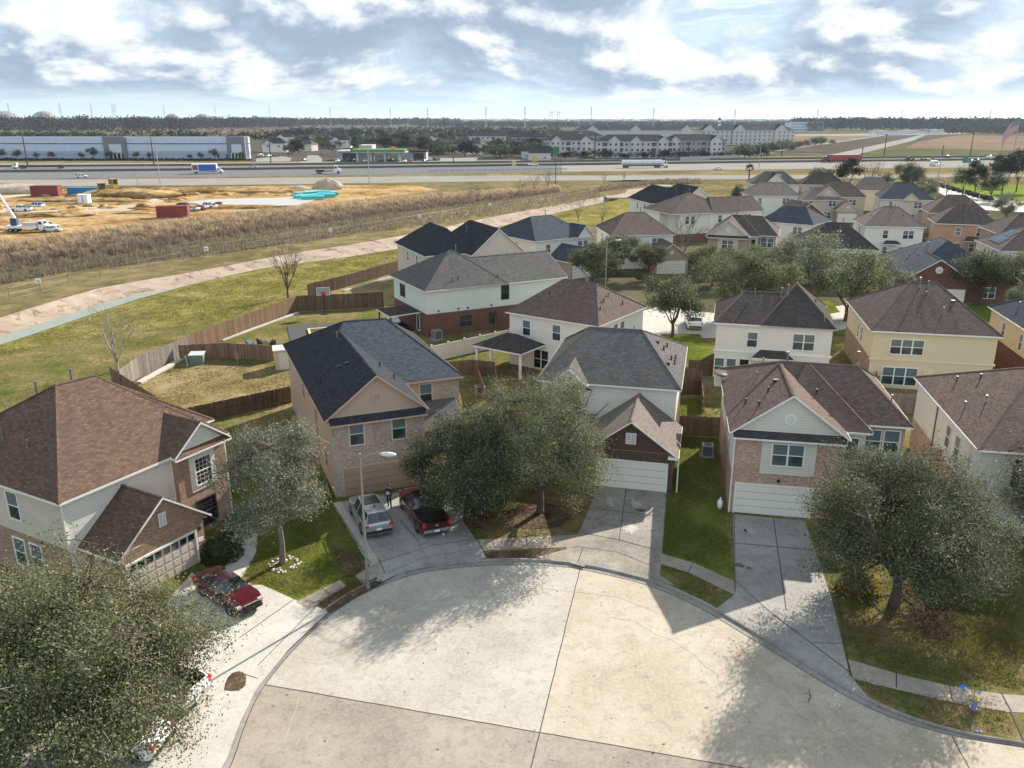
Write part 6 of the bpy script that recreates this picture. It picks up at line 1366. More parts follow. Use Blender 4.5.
STONE = plain('pale_stone', (.5, .48, .44), .9, var=.2); STONED = plain('dark_edging', (.08, .075, .07), .9)
ring(site(285, 565, ZP), 1.0, STONE, 'ring of pale stones round the thin greyish oak', 44, .085, 3, jit=.55); ring(site(894, 606, ZP), 1.1, STONED, 'dark edging ring round the wide oak trunk', 30, .09, 5, jit=.06)

STICK = bpy.data.objects
m_ = MB(); c = site(808, 702); m_.path([(0, 0, .03), (.25, .35, .06), (.3, .75, .05), (.45, 1.05, .05)], [.02, .018, .014, .006], BARKD, 5); m_.path([(.25, .35, .06), (.0, .6, .05)], [.012, .005], BARKD, 5); tag(m_.build('fallen_twig', None, (c.x, c.y, 0), uv=False), 'dark fallen twig lying on the road slab', 'twig')
# patio furniture under the pergola
def patio_seat(p, m, label, rz=0): 
    e = empty('patio_sofa', (p[0], p[1], .05), rz, label, 'sofa', 'patio sofas'); m_ = MB(); m_.box((-.9, -.4, .12), (.9, .4, .42), m); m_.build('seat', e); m_ = MB(); m_.box((-.9, .25, .42), (.9, .42, .85), m); m_.build('backrest', e)
    for x in (-.82, .82): m_ = MB(); m_.box((x - .08, -.4, .42), (x + .08, .25, .62), m); m_.build('armrest', e)
patio_seat(site(393, 325), SIGNW, 'white patio sofa beneath the dark pergola', .5); patio_seat(site(402, 330), BIN, 'black patio sofa beside the maroon brick wall', 1.2)
p = site(411, 327); e = empty('folded_parasol', (p.x, p.y, .05), 0, 'red folded parasol by the patio', 'parasol'); m_ = MB(); m_.tube((0, 0, 0), (0, 0, 2.3), .03, .03, PIPE, 6); m_.tube((0, 0, 0), (0, 0, .1), .3, .28, PIPED, 10); m_.build('pole', e, uv=False); m_ = MB(); m_.tube((0, 0, .9), (0, 0, 2.25), .2, .05, RED, 9); m_.build('canopy', e, uv=False)

# ---------------------------------------------------------------- vehicles
def carpaint(n, c, rough=.28, metal=.3): 
    m = NT(n, rough, .5); m.b.inputs['Metallic'].default_value = metal; m.b.inputs['Coat Weight'].default_value = .6; m.b.inputs['Coat Roughness'].default_value = .08
    m.col(c); return m.m
P_SIL = carpaint('paint_silver', (.36, .37, .39), .35, .6); P_RED = carpaint('paint_dark_red', (.045, .004, .006)); P_MAR = carpaint('paint_maroon', (.085, .007, .015)); P_WHT = carpaint('paint_white', (.72, .72, .71), .35, 0); P_BLK = carpaint('paint_black', (.018, .019, .022)); P_GRY = carpaint('paint_grey', (.14, .15, .16)); P_LGR = carpaint('paint_light_silver', (.5, .52, .54), .35, .5); P_RD2 = carpaint('paint_bright_red', (.4, .02, .03), .35, 0)
CGLS = glass_mat('car_glass', (.016, .022, .024), .05); TYRE = plain('tyre_rubber', (.018, .018, .018), .85, var=0); RIM = plain('wheel_rim', (.38, .39, .4), .35, .8, var=0); TAIL = plain('tail_lamp_red', (.42, .015, .012), .3, var=0); HEAD = plain('head_lamp_glass', (.36, .38, .39), .15, var=0); PLATE = plain('licence_plate', (.7, .71, .73), .4, var=0); CHR = plain('chrome', (.6, .6, .6), .2, .9, var=0)
WHC = {}
def wheel_mesh(r, w):
    if (r, w) in WHC: return WHC[(r, w)]
    t = MB(); n = 20; pr = [(r * .62, -w / 2), (r * .93, -w / 2), (r, -w * .36), (r, w * .36), (r * .93, w / 2), (r * .62, w / 2)]
    vs = [(a * math.cos(6.2832 * i / n), y_, a * math.sin(6.2832 * i / n)) for i in range(n) for a, y_ in pr]
    k = len(pr); t.add(vs, [(i * k + j, i * k + j + 1, ((i + 1) % n) * k + j + 1, ((i + 1) % n) * k + j) for i in range(n) for j in range(k - 1)], TYRE, True)
    q = MB(); q.tube((0, -w * .4, 0), (0, w * .4, 0), r * .63, r * .63, DARK, 18)
    for s in (-1, 1):
        for i in range(6):
            M = Matrix.Rotation(i * math.pi / 3, 4, 'Y'); q.box((r * .1, s * w * .41 - .012, -r * .09), (r * .6, s * w * .41 + .012, r * .09), RIM, M)
        q.tube((0, s * w * .38, 0), (0, s * w * .46, 0), r * .16, r * .16, RIM, 10)
    WHC[(r, w)] = (t.mesh('tyre', False), q.mesh('rim', False)); return WHC[(r, w)]
def smoothstep(x): x = max(0, min(1, x)); return x * x * (3 - 2 * x)
STY = {
 # length, half width, sill, belt, roof height list (x from front 0 to 1), wheel x, wheel radius
 'sedan': dict(L=4.75, W=.91, sill=.2, belt=.93, top=[(0, .55), (.02, .68), (.06, .76), (.27, .93), (.30, .95), (.44, 1.38), (.56, 1.44), (.68, 1.4), (.84, 1.06), (.87, 1.03), (.97, 1.0), (1, .78)], wx=(.19, .78), wr=.33, g=(.31, .83)),
 'suv': dict(L=5.05, W=.99, sill=.26, belt=1.07, top=[(0, .68), (.02, .86), (.05, .98), (.24, 1.08), (.27, 1.1), (.37, 1.66), (.44, 1.76), (.72, 1.78), (.9, 1.75), (.935, 1.69), (.982, 1.2), (.988, 1.1), (1, .85)], wx=(.185, .785), wr=.38, g=(.275, .986)),
 'pickup': dict(L=5.95, W=1.03, sill=.34, belt=1.18, top=[(0, .8), (.015, 1.02), (.04, 1.1), (.22, 1.19), (.245, 1.22), (.33, 1.78), (.38, 1.88), (.56, 1.88), (.6, 1.8), (.622, 1.2), (.632, 1.2), (.985, 1.2), (1, 1.12)], wx=(.165, .78), wr=.4, g=(.25, .63), bed=(.638, .978)),
 'van': dict(L=5.0, W=.97, sill=.24, belt=1.02, top=[(0, .6), (.02, .8), (.05, .92), (.17, 1.05), (.19, 1.08), (.33, 1.68), (.4, 1.76), (.9, 1.74), (.96, 1.6), (.985, 1.08), (1, .8)], wx=(.17, .78), wr=.34, g=(.2, .97)),
}
def car(kind, paint, p, yaw, label, z=0., group=None, detail=True, rails=False, name='parked_car', cat='car', front_trim=None):
    """yaw: heading of the nose, counter-clockwise from +x"""
    s = STY[kind]; L, W, belt = s['L'], s['W'], s['belt']; top = s['top']; wr = s['wr']; wx = [L * (.5 - f) for f in s['wx']]
    e = empty(name, (p[0], p[1], z), yaw, label, cat, group)
    xs = sorted({round(x, 3) for x in [f for f, _ in top] + [i / 46 for i in range(47)] + [f + d * wr * 1.18 / L for f in s['wx'] for d in (-1, -.93, -.75, -.5, -.25, 0, .25, .5, .75, .93, 1)] if 0 <= x <= 1})
    rows = []; g0, g1 = s['g']
    for f in xs:
        x = L * (.5 - f); zt = interp(top, f); zb = s['sill'] + .1 * max(0, 1 - f / .05) + .08 * max(0, (f - .94) / .06)
        for c in wx:
            d = abs(x - c)
            if d < wr * 1.18: zb = max(zb, wr + math.sqrt(max(0, (wr * 1.18) ** 2 - d * d)) - .02)
        w = W * (1 - .24 * smoothstep((.13 - f) / .13) ** 1.6 - .14 * smoothstep((f - .9) / .1) ** 1.4); bt = min(belt, zt - .02); gh = max(0, zt - belt) if g0 <= f <= g1 else 0
        inb = 'bed' in s and s['bed'][0] <= f <= s['bed'][1]
        y4 = w - .06 - (.30 * min(1, gh / .55) if gh > .02 else .06); zb2 = min(zb, bt - .03)
        if inb: pts = [(w - .04, zb2), (w, min(bt - .02, zb2 + .16)), (w, (zb2 + bt) / 2 + .06), (w - .02, bt - .05), (w - .05, zt), (w - .13, zt), (w - .14, .8), (0, .8)]
        else: pts = [(w - .04, zb2), (w, min(bt - .02, zb2 + .16)), (w, (zb2 + bt) / 2 + .06), (w - .015, bt - .06), (w - .055, bt), (y4, zt - (.05 if gh > .1 else .012)), (y4 * .86, zt - .004), (0, zt + .02)]
        rows.append((x, f, gh, pts))
    body, gl = MB(), MB(); n = len(rows[0][3])
    def V(r, j, sd): return (r[0], sd * r[3][j][0], r[3][j][1])
    for a, b in zip(rows, rows[1:]):
        for j in range(n - 1):
            gh = (a[2] + b[2]) / 2; slope = abs(a[3][-1][1] - b[3][-1][1]) / max(1e-6, abs(a[0] - b[0])); fm = (a[1] + b[1]) / 2; glass = False
            if gh > .06 and j == 4:
                side = (fm - g0) / (g1 - g0); glass = slope < .95 and min(a[2], b[2]) > .18 and not any(abs(side - q) < .028 for q in ((.42, .7) if kind != 'pickup' else (.52,)))
            if gh > .0 and j in (5, 6) and slope > .42 and min(a[2], b[2]) < .6: glass = True
            for sd in (1, -1):
                q = [V(a, j, sd), V(b, j, sd), V(b, j + 1, sd), V(a, j + 1, sd)]
                if sd < 0: q = q[::-1]
                (gl if glass else body).add(q, [(0, 1, 2, 3)], CGLS if glass else (DARK if ('bed' in s and j >= 5 and s['bed'][0] - .02 <= fm <= s['bed'][1]) else paint), smooth=j not in (4,))
    for r, fl in ((rows[0], 1), (rows[-1], -1)):
        q = [V(r, j, 1) for j in range(n)] + [V(r, j, -1) for j in range(n - 2, -1, -1)]; body.add(q if fl < 0 else q[::-1], [list(range(len(q)))], paint)
    body.box((-L * .46, -W * .82, s['sill'] - .02), (L * .46, W * .82, s['sill'] + .12), DARK)
    for x in wx: body.box((x - wr * 1.2, -W * .9, s['sill']), (x + wr * 1.2, W * .9, wr * 2 + .12 if kind != 'sedan' else .68), DARK)
    me = body.mesh('body', False); bm = bmesh.new(); bm.from_mesh(me); bmesh.ops.remove_doubles(bm, verts=bm.verts, dist=.0008); bm.to_mesh(me); bm.free(); link('body', me, e)
    me = gl.mesh('window_glass', False); bm = bmesh.new(); bm.from_mesh(me); bmesh.ops.remove_doubles(bm, verts=bm.verts, dist=.0008); bm.to_mesh(me); bm.free(); link('window_glass', me, e)
    ty, ri = wheel_mesh(wr, .24)
    for x in wx:
        for sd in (1, -1): w_ = link('wheel', ty, e, (x, sd * (W - .12), wr)); link('rim', ri, w_)
    if not detail: return e
    zl = belt - .22; fw = W * .8
    for sd in (1, -1):
        m_ = MB(); m_.box((L / 2 - .34, sd * fw * .9 - .16, zl - .08), (L / 2 - .05, sd * fw * .9 + .1, zl + .03), HEAD); m_.build('headlight', e)
        m_ = MB(); zz = zl + .1 if kind == 'pickup' else zl + .08; m_.box((-L / 2 - .01, sd * (W * .8) - .14, zz - .2 if kind == 'pickup' else zz - .07), (-L / 2 + .24, sd * (W * .8) + .1, zz + .1), TAIL); m_.build('tail_light', e)
        m_ = MB(); fx = L * (.5 - g0) - .32; m_.box((fx - .09, sd * (W + .02) - .02, belt - .02), (fx + .06, sd * (W + .16), belt + .14), paint); m_.tube((fx, sd * (W - .08), belt), (fx, sd * (W + .06), belt + .03), .03, .03, DARK); m_.build('wing_mirror', e)
        for fx in ((.42, .62) if kind != 'pickup' else (.42, .57)): m_ = MB(); xx = L * (.5 - fx); m_.box((xx - .11, sd * (W - .005) - .02, belt - .17), (xx + .05, sd * (W - .005) + .03, belt - .13), CHR if kind != 'sedan' else paint); m_.build('door_handle', e)
    m_ = MB(); m_.box((L / 2 - .06, -W * .45, .5), (L / 2 + .012, W * .45, zl + .03), DARK); m_.box((L / 2 - .05, -W * .47, zl + .02), (L / 2 + .02, W * .47, zl + .05), CHR); m_.build('grille', e)
    m_ = MB(); m_.box((-L / 2 - .045, -W * .86, s['sill'] + .14), (-L / 2 + .1, W * .86, s['sill'] + .34), DARK if kind != 'pickup' else CHR); m_.build('rear_bumper', e); m_ = MB(); m_.box((L / 2 - .14, -W * .66, s['sill'] + .12), (L / 2 + .03, W * .66, s['sill'] + .26), DARK); m_.build('front_bumper', e)
    m_ = MB(); m_.box((-L / 2 - .055, -.17, .62 if kind != 'pickup' else .5), (-L / 2 + .05, .17, .74 if kind != 'pickup' else .62), PLATE); m_.build('licence_plate', e)
    if kind == 'pickup': m_ = MB(); m_.box((-L / 2 - .02, -W * .74, .72), (-L / 2 + .02, W * .74, 1.12), paint); m_.box((-L / 2 - .03, -.1, .9), (-L / 2, .1, 1.0), CHR); m_.build('tailgate', e)
    if rails:
        for sd in (1, -1): m_ = MB(); m_.path([(L * .05, sd * W * .66, 1.7), (L * .03, sd * W * .66, 1.82), (-L * .35, sd * W * .66, 1.82), (-L * .37, sd * W * .66, 1.7)], .03, CHR, 6); m_.build('roof_rail', e)
        m_ = MB(); m_.box((-L * .2, -W * .5, 1.77), (L * .06, W * .5, 1.812), DARK); m_.build('sunroof', e); m_ = MB(); m_.box((-L * .3, -.06, 1.77), (-L * .26, .04, 1.86), DARK); m_.build('roof_antenna', e)
    return e
def head(a, b): return math.atan2(b[1] - a[1], b[0] - a[0])
car('suv', P_SIL, (-9.55, 49.75), R(113), 'silver sport utility car with a glass sunroof on the second driveway', Z1, 'cars parked in the close', rails=True)
car('pickup', P_RED, (-6.0, 50.2), R(113), 'dark red pickup truck with an open bed under the oak', Z1, 'cars parked in the close', name='pickup_truck', cat='pickup truck')
car('sedan', P_MAR, (-16.0, 40.4), R(-41), 'maroon red sedan parked nose out beside the clipped shrubs', Z1, 'cars parked in the close')
car('sedan', P_WHT, (-17.2, 29.0), R(172), 'white sedan under the big leafy oak at the bottom left', Z3, 'cars parked in the close')
car('pickup', P_WHT, (-17.2, 32.5), R(158), 'white pickup truck half hidden by the oak, red tail lamp showing', Z3, 'cars parked in the close', name='pickup_truck', cat='pickup truck')
car('van', P_WHT, site(693, 327), R(84), 'white car parked in the far street below the oaks', .14)

# ---------------------------------------------------------------- the man between the cars
def person(p, rz, label, z):
    e = empty('person', (p[0], p[1], z), rz, label, 'person')
    SKIN = plain('skin', (.36, .2, .14), .6, var=.05); CLO = plain('black_clothes', (.012, .012, .014), .85, var=.2); HAIR = plain('dark_hair', (.012, .009, .007), .7); SHO = plain('grey_shoes', (.12, .12, .12), .7)
    vs = [(0, 0, .96, .145), (0, .0, 1.12, .135), (0, .0, 1.3, .16), (0, -.0, 1.44, .13), (0, .01, 1.52, .06), (0, .0, 1.6, .075), (0, -.01, 1.69, .098), (0, -.005, 1.76, .07),
          (.1, 0, .88, .1), (.12, -.02, .5, .072), (.13, .03, .1, .05), (.13, -.12, .045, .045), (-.1, 0, .88, .1), (-.12, .03, .5, .072), (-.13, .1, .1, .05), (-.14, -.05, .045, .045),
          (.19, 0, 1.42, .068), (.26, .02, 1.16, .05), (.22, -.16, .98, .042), (.17, -.3, 1.0, .03), (-.19, 0, 1.42, .068), (-.26, .04, 1.16, .05), (-.27, -.06, .93, .042), (-.26, -.12, .82, .03)]
    ed = [(0, 1), (1, 2), (2, 3), (3, 4), (4, 5), (5, 6), (6, 7), (0, 8), (8, 9), (9, 10), (10, 11), (0, 12), (12, 13), (13, 14), (14, 15), (3, 16), (16, 17), (17, 18), (18, 19), (3, 20), (20, 21), (21, 22), (22, 23)]
    for hb, sg in ((19, 1), (23, -1)):
        c = vs[hb]; dx = -.02 * sg
        for k in range(5):
            d = Vector((dx * (k - 2), -.05, -.02)) if sg > 0 else Vector((.005 * (k - 2), -.02 * (k - 2), -.07)); q = Vector(c[:3]) + d * (.7 if k in (0, 4) else 1); vs.append((q.x, q.y, q.z, .0095)); i = len(vs) - 1; ed.append((hb, i)); q2 = q + d * .6; vs.append((q2.x, q2.y, q2.z, .008)); ed.append((i, i + 1))
    me = bpy.data.meshes.new('body_base'); me.from_pydata([v[:3] for v in vs], ed, []); o = bpy.data.objects.new('body_base', me); COL.objects.link(o)
    sk = o.modifiers.new('skin', 'SKIN'); 
    for i, v in enumerate(vs): me.skin_vertices[0].data[i].radius = (v[3], v[3]); 
    me.skin_vertices[0].data[0].use_root = True
    sb = o.modifiers.new('sub', 'SUBSURF'); sb.levels = 2; sb.render_levels = 2
    dg = bpy.context.evaluated_depsgraph_get(); ev = bpy.data.meshes.new_from_object(o.evaluated_get(dg)); bpy.data.objects.remove(o)
    for m_ in (SKIN, CLO, SHO): ev.materials.append(m_)
    for pl in ev.polygons:
        c = pl.center; pl.material_index = 2 if c.z < .1 else (1 if c.z < 1.53 and not (c.z < 1.1 and abs(c.x) > .2 and c.z < .88) and not (c.y < -.24) else 0); pl.use_smooth = True
    ev.name = 'body'; link('body', ev, e)
    h = MB(); h.ball((0, .018, 1.715), .115, HAIR, 12, 6, sz=1.0, low=8); h.ball((0, .045, 1.69), .1, HAIR, 10, 6); h.build('hair', e, uv=False)
    f = MB(); f.ball((0, -.112, 1.672), .018, SKIN, 6, 4, sz=1.5)
    for sd in (1, -1): f.ball((sd * .035, -.098, 1.7), .011, DARK, 6, 4); f.ball((sd * .098, .0, 1.69), .024, SKIN, 6, 4, sx=.4, sz=1.4)
    f.box((-.028, -.106, 1.628), (.028, -.098, 1.637), plain_cache('lips', (.3, .12, .1))); f.build('face', e, uv=False)
    b = MB(); b.box((-.13, -.15, 1.08), (.12, -.12, 1.3), plain_cache('paper_grey', (.42, .43, .44))); b.build('shirt_print', e)
person(site(389.5, 508, ZP), R(-20), 'person in black clothes standing between the silver car and the red pickup', Z1)
HAZE = .000045
# ---------------------------------------------------------------- construction site
CRED = plain('container_red', (.2, .035, .028), .6, var=.15, vs=1); CBLU = plain('container_blue', (.02, .2, .42), .6, var=.1); TURQ = plain('pipe_turquoise', (.08, .5, .52), .5, var=.1, vs=1); YEL = plain('machine_yellow', (.45, .28, .04), .6, var=.25, vs=1)
def container(p, rz, L, W, H, m, label):
    e = empty('container', (p[0], p[1], 0), rz, label, 'container', 'site containers'); b = MB(); b.box((-L / 2, -W / 2, .12), (L / 2, W / 2, H), m)
    n = int(L / .55)
    for i in range(n): x = -L / 2 + L * (i + .5) / n; b.box((x - .13, -W / 2 - .06, .35), (x + .13, W / 2 + .06, H - .25), m)
    b.build('body', e, uv=False); f = MB()
    for x in (-L / 2, L / 2):
        for y_ in (-W / 2, W / 2): f.box((x - .09, y_ - .09, 0), (x + .09, y_ + .09, H + .03), m)
    for y_ in (-W / 2, W / 2): f.box((-L / 2, y_ - .08, H - .12), (L / 2, y_ + .08, H + .04), m); f.box((-L / 2, y_ - .08, .05), (L / 2, y_ + .08, .25), m)
    f.build('frame', e, uv=False); d = MB(); d.box((L / 2 - .02, -W / 2 + .12, .25), (L / 2 + .05, -.03, H - .15), m); d.box((L / 2 - .02, .03, .25), (L / 2 + .05, W / 2 - .12, H - .15), m); d.build('door', e, uv=False)
def wpx(u0, u1, v): return (site(u1, v) - site(u0, v)).length
container(site(47, 196), .0, wpx(33, 60, 196), 2.6, 3.6, CRED, 'dark red container at the far left of the site, before the blue one'); container(site(174, 217.5), .15, wpx(160, 189, 217), 3, 3.2, CRED, 'red container beside the parked site cars'); container(site(85, 194), .03, wpx(70, 100, 194), 2.5, 2.3, CBLU, 'bright blue low container beside the earthmover')
def bulldozer(p, rz, label):
    e = empty('bulldozer', (p[0], p[1], 0), rz, label, 'earthmover', sc=1.5); b = MB(); b.add([(-1.6, -.7, .9), (2.2, -.6, .9), (2.2, .6, .9), (-1.6, .7, .9), (-1.6, -.7, 1.9), (2.0, -.55, 1.7), (2.0, .55, 1.7), (-1.6, .7, 1.9)], [(4, 5, 6, 7), (0, 1, 5, 4), (1, 2, 6, 5), (2, 3, 7, 6), (3, 0, 4, 7)], YEL); b.build('body', e)
    c = MB(); [c.box((x - .06, y_ - .06, 1.9), (x + .06, y_ + .06, 3.1), YEL) for x in (-1.4, .2) for y_ in (-.65, .65)]; c.box((-1.6, -.8, 3.1), (.4, .8, 3.25), YEL); c.box((-1.35, -.6, 1.9), (.15, .6, 3.1), CGLS); c.build('cab', e)
    for y_ in (-1.1, 1.1):
        t = MB(); t.prism([(-1.9, y_ - .28), (1.9, y_ - .28), (1.9, y_ + .28), (-1.9, y_ + .28)], .25, .85, DARK)
        for x in (-1.9, 1.9): t.tube((x, y_ - .28, .55), (x, y_ + .28, .55), .5, .5, DARK, 12)
        t.build('track', e)
    k = MB(); k.add([(2.7, -1.9, 0), (2.7, 1.9, 0), (2.6, 1.9, 1.5), (2.6, -1.9, 1.5), (2.95, -1.9, 0), (2.95, 1.9, 0), (2.8, 1.9, 1.5), (2.8, -1.9, 1.5)], [(0, 3, 2, 1), (4, 5, 6, 7), (0, 1, 5, 4), (2, 3, 7, 6), (1, 2, 6, 5), (3, 0, 4, 7)], YEL); k.box((.5, -1.45, .4), (2.7, -1.3, .6), YEL); k.box((.5, 1.3, .4), (2.7, 1.45, .6), YEL); k.build('blade', e)
bulldozer(site(113, 192), 2.6, 'yellow brown earthmover beside the blue container'); bulldozer(site(106, 197), .5, 'muddy earthmover in front, half sunk in the dirt heap')
def mound(p, r, h, m, label, seed=1, sx=1.6, jit=.1):
    b = MB(); b.ball((0, 0, -.1), 1, m, 26, 7, sx=r * sx, sy=r, sz=h, jit=jit, seed=seed, low=0); tag(b.build('dirt_mound', None, (p[0], p[1], 0), uv=False), label, 'mound', 'earth heaps on the site')
mound(site(6, 193), 7, 3.4, SAND, 'pale sand heap at the left edge of the site', 2, 2.6); mound(site(328, 189.5), 3.6, 4.0, SAND, 'pale grey sand heap behind the turquoise pipes', 3); mound(site(299, 190.5), 3, 1.8, SAND, 'low grey heap left of the pale sand heap', 4); mound(site(128, 197), 9, 2.6, DIRT, 'rough clay heap right of the earthmovers', 5, 2.2, .16); mound(site(150, 193), 6, 2.0, DIRT, 'low clay heap by the pole', 6, 2.4, .16); mound(site(225, 192), 7, 1.8, DIRT, 'long low clay ridge near the site track', 7, 5, .16); mound(site(85, 201), 5, 1.2, DIRT, 'low clay ridge in front of the blue container', 8, 4, .16); mound(site(60, 216), 4, 1.1, DIRT, 'clay spoil right of the white pickup', 9, 3, .2); mound(site(235, 208), 4, .9, DIRT, 'clay spoil along the wet pad', 10, 6, .2)
rm = random.Random(31)
LUMP = []
for i in range(5): b = MB(); b.ball((0, 0, -.05), 1, DIRT, 18, 6, jit=.2, seed=40 + i, low=0); LUMP.append(b.mesh('dirt_lump', False))
for i in range(110):
    u = rm.uniform(-20, 330); v = rm.uniform(191, 232) if u < 60 else rm.uniform(189, 214 if u < 190 else 198)
    if v > 236 - u * .11 or (150 < u < 225 and v > 202) or (185 < u < 318 and v > 196): continue
    o = link('dirt_lump', LUMP[i % 5], None, site(u, v), rm.uniform(0, 6), (rm.uniform(1.5, 6), rm.uniform(1, 2.5), rm.uniform(.3, 1.1))); tag(o, 'low clay spoil lump scattered over the construction dirt', 'spoil lump', 'spoil lumps on the site')
for i, (u, v, rz, L) in enumerate([(307, 198, .7, 9), (318, 194, .3, 9), (305, 195, .75, 8), (322, 197.5, .35, 9), (313, 199.5, .2, 7.5), (328, 195.5, .35, 7)]):
    p = site(u, v); e = empty('pipe_bundle', (p.x, p.y, 0), rz, 'turquoise pipe bundle in the crossed stack on the wet pad', 'pipe bundle', 'turquoise pipes'); b = MB()
    for k in range(8): b.tube((-L / 2, (k % 4 - 1.5) * .62, .35 + .6 * (k // 4)), (L / 2, (k % 4 - 1.5) * .62, .35 + .6 * (k // 4)), .3, .3, TURQ, 8)
    b.build('pipe', e, uv=False).__setitem__('kind', 'stuff')
p = site(85, 203); b = MB(); b.box((-1.6, -1.2, 0), (1.6, 1.2, 2.6), SIGNW); b.box((-1.7, -1.3, 2.6), (1.7, 1.3, 2.75), SIGNW); b.box((-.1, -1.22, .2), (.1, -1.2, 2.4), DARK); tag(b.build('site_tank', None, p, uv=False), 'small white tank box on the clay ground', 'tank')
def boxtruck(p, yaw, L, H, cabm, boxm, label, stripe=None, name='box_truck', cat='truck', W=2.5, z=.15, group=None):
    e = empty(name, (p[0], p[1], z), yaw, label, cat, group); cl = 2.4; cab(e, L / 2, cabm, W)
    b = MB(); b.box((-L / 2, -W / 2, 1.0), (L / 2 - cl - .2, W / 2, H), boxm)
    b.box((-L / 2, -W / 2 - .02, H - .12), (L / 2 - cl - .2, W / 2 + .02, H + .02), SIGNW); b.build('cargo_box', e, uv=False)
    if stripe: 
        for y_, sg in ((-W / 2, -1), (W / 2, 1)): s_ = MB(); s_.box((-L * .28, min(y_, y_ + .03 * sg), 1.25), (L / 2 - cl - .5, max(y_, y_ + .03 * sg), H - .35), stripe); s_.box((-L * .48, min(y_, y_ + .03 * sg), 1.6), (-L * .3, max(y_, y_ + .03 * sg), H - .5), plain_cache('red_dark_panel', (.25, .08, .08))); s_.build('side_panel', e, uv=False)
    c = MB(); c.box((-L / 2 + .1, -.5, .65), (L / 2 - .4, .5, 1.0), DARK); c.build('chassis', e, uv=False); wheels(e, [L / 2 - 1.0, -L / 2 + 1.6], W); return e
def wheels(e, xs, W, r=.5):
    ty, ri = wheel_mesh(r, .3)
    for x in xs:
        for sd in (1, -1): w_ = link('wheel', ty, e, (x, sd * (W / 2 - .15), r)); link('rim', ri, w_)
def cab(e, x1, m, W=2.5, hood=True, h=2.6):
    b, g_ = MB(), MB(); w = W / 2 - .05
    P = [(x1, .6), (x1, 1.5), (x1 - .9, 1.75), (x1 - 1.3, h), (x1 - 2.3, h + .05), (x1 - 2.3, .6)] if hood else [(x1, .5), (x1, 1.5), (x1 - .3, h), (x1 - 2.0, h + .05), (x1 - 2.0, .5)]
    n = len(P); vs = [(x, -w, z) for x, z in P] + [(x, w, z) for x, z in P]
    b.add(vs, [tuple(range(n)), tuple(range(2 * n - 1, n - 1, -1))] + [(i, n + i, n + (i + 1) % n, (i + 1) % n) for i in range(n)], m); b.build('cab', e, uv=False)
    a, c = P[1 if not hood else 2], P[2 if not hood else 3]
    g_.poly([(a[0] - .02 + .04, -w + .12, a[1] + .08), (a[0] + .02, w - .12, a[1] + .08), (c[0] + .05, w - .16, c[1] - .1), (c[0] + .05, -w + .16, c[1] - .1)], CGLS)
    for y_ in (-w - .012, w + .012): g_.poly([(c[0] - .05, y_, 1.75), (c[0] - .85, y_, 1.75), (c[0] - .85, y_, h - .2), (c[0] - .12, y_, h - .2)], CGLS)
    g_.build('window_glass', e, uv=False)
    for sd in (1, -1): q = MB(); q.box((x1 - .05, sd * w * .72 - .16, .95), (x1 + .03, sd * w * .72 + .16, 1.15), HEAD); q.build('headlight', e, uv=False)
def trailer(e, x0, x1, kind, m, W=2.5, H=3.9):
    b = MB()
    if kind == 'box':
        b.box((x0, -W / 2, 1.1), (x1, W / 2, H), m)
        n = int((x1 - x0) / .8)
        for i in range(n): x = x0 + (x1 - x0) * (i + .5) / n; b.box((x - .05, -W / 2 - .04, 1.15), (x + .05, W / 2 + .04, H - .05), m)
    elif kind == 'tank':
        b.tube((x0, 0, 2.35), (x1, 0, 2.35), 1.15, 1.15, m, 20); b.ball((x0, 0, 2.35), 1.15, m, 12, 8, sx=.25); b.ball((x1, 0, 2.35), 1.15, m, 12, 8, sx=.25)
        for f in (.2, .5, .8): x = x0 + (x1 - x0) * f; b.tube((x - .06, 0, 2.35), (x + .06, 0, 2.35), 1.2, 1.2, GALV, 20)
    else: b.box((x0, -W / 2, 1.15), (x1, W / 2, 1.35), m); [b.box((x0 + (x1 - x0) * f - .3, -W / 2, 1.35), (x0 + (x1 - x0) * f + .3, W / 2, 1.35 + hh), m) for f, hh in ((.08, .7), (.4, .35), (.55, .5), (.9, .6))]
    b.build('trailer', e, uv=False); c = MB(); c.box((x0 + .3, -.45, .7), (x1, .45, 1.12), DARK); c.build('chassis', e, uv=False)
def semi(p, yaw, L, kind, cm, tm, label, z=.16, sc=1):
    e = empty('semi_truck', (p[0], p[1], z), yaw, label, 'truck', 'vehicles on the freeway', sc); cab(e, L / 2, cm, 2.5, True, 3.1); trailer(e, -L / 2, L / 2 - 3.4, kind, tm); c = MB(); c.box((L / 2 - 6, -.45, .6), (L / 2 - .3, .45, 1.0), DARK); c.build('tractor_frame', e, uv=False); wheels(e, [L / 2 - 1, L / 2 - 4.6, L / 2 - 5.8, -L / 2 + 1.2, -L / 2 + 2.4], 2.5, .52); return e
# bucket truck with raised boom and site vehicles
p = site(28, 232); e = empty('boom_truck', (p.x, p.y, .1), .15, 'white boom truck with a long raised white arm at the left edge', 'truck'); cab(e, 5.2, P_WHT); b = MB(); b.box((-4.5, -1.2, .9), (2.6, 1.2, 1.5), SIGNW); b.box((-.5, -1.25, 1.5), (2.4, 1.25, 2.2), P_LGR); b.build('bed', e, uv=False); wheels(e, [4, -2.2, -3.4], 2.5)
b = MB(); b.box((-3.3, -.7, 1.4), (-1.9, .7, 3.2), plain_cache('cab_navy', (.03, .06, .12))); b.build('crane_turret', e, uv=False); b = MB(); b.tube((-2.4, 0, 3.2), (-9.2, 4, 14.5), .34, .2, SIGNW, 8); b.tube((-3.2, 0, 1.6), (-2.4, 0, 3.4), .4, .4, SIGNW, 8); b.build('boom', e, uv=False)
sg = 'vehicles on the construction site'
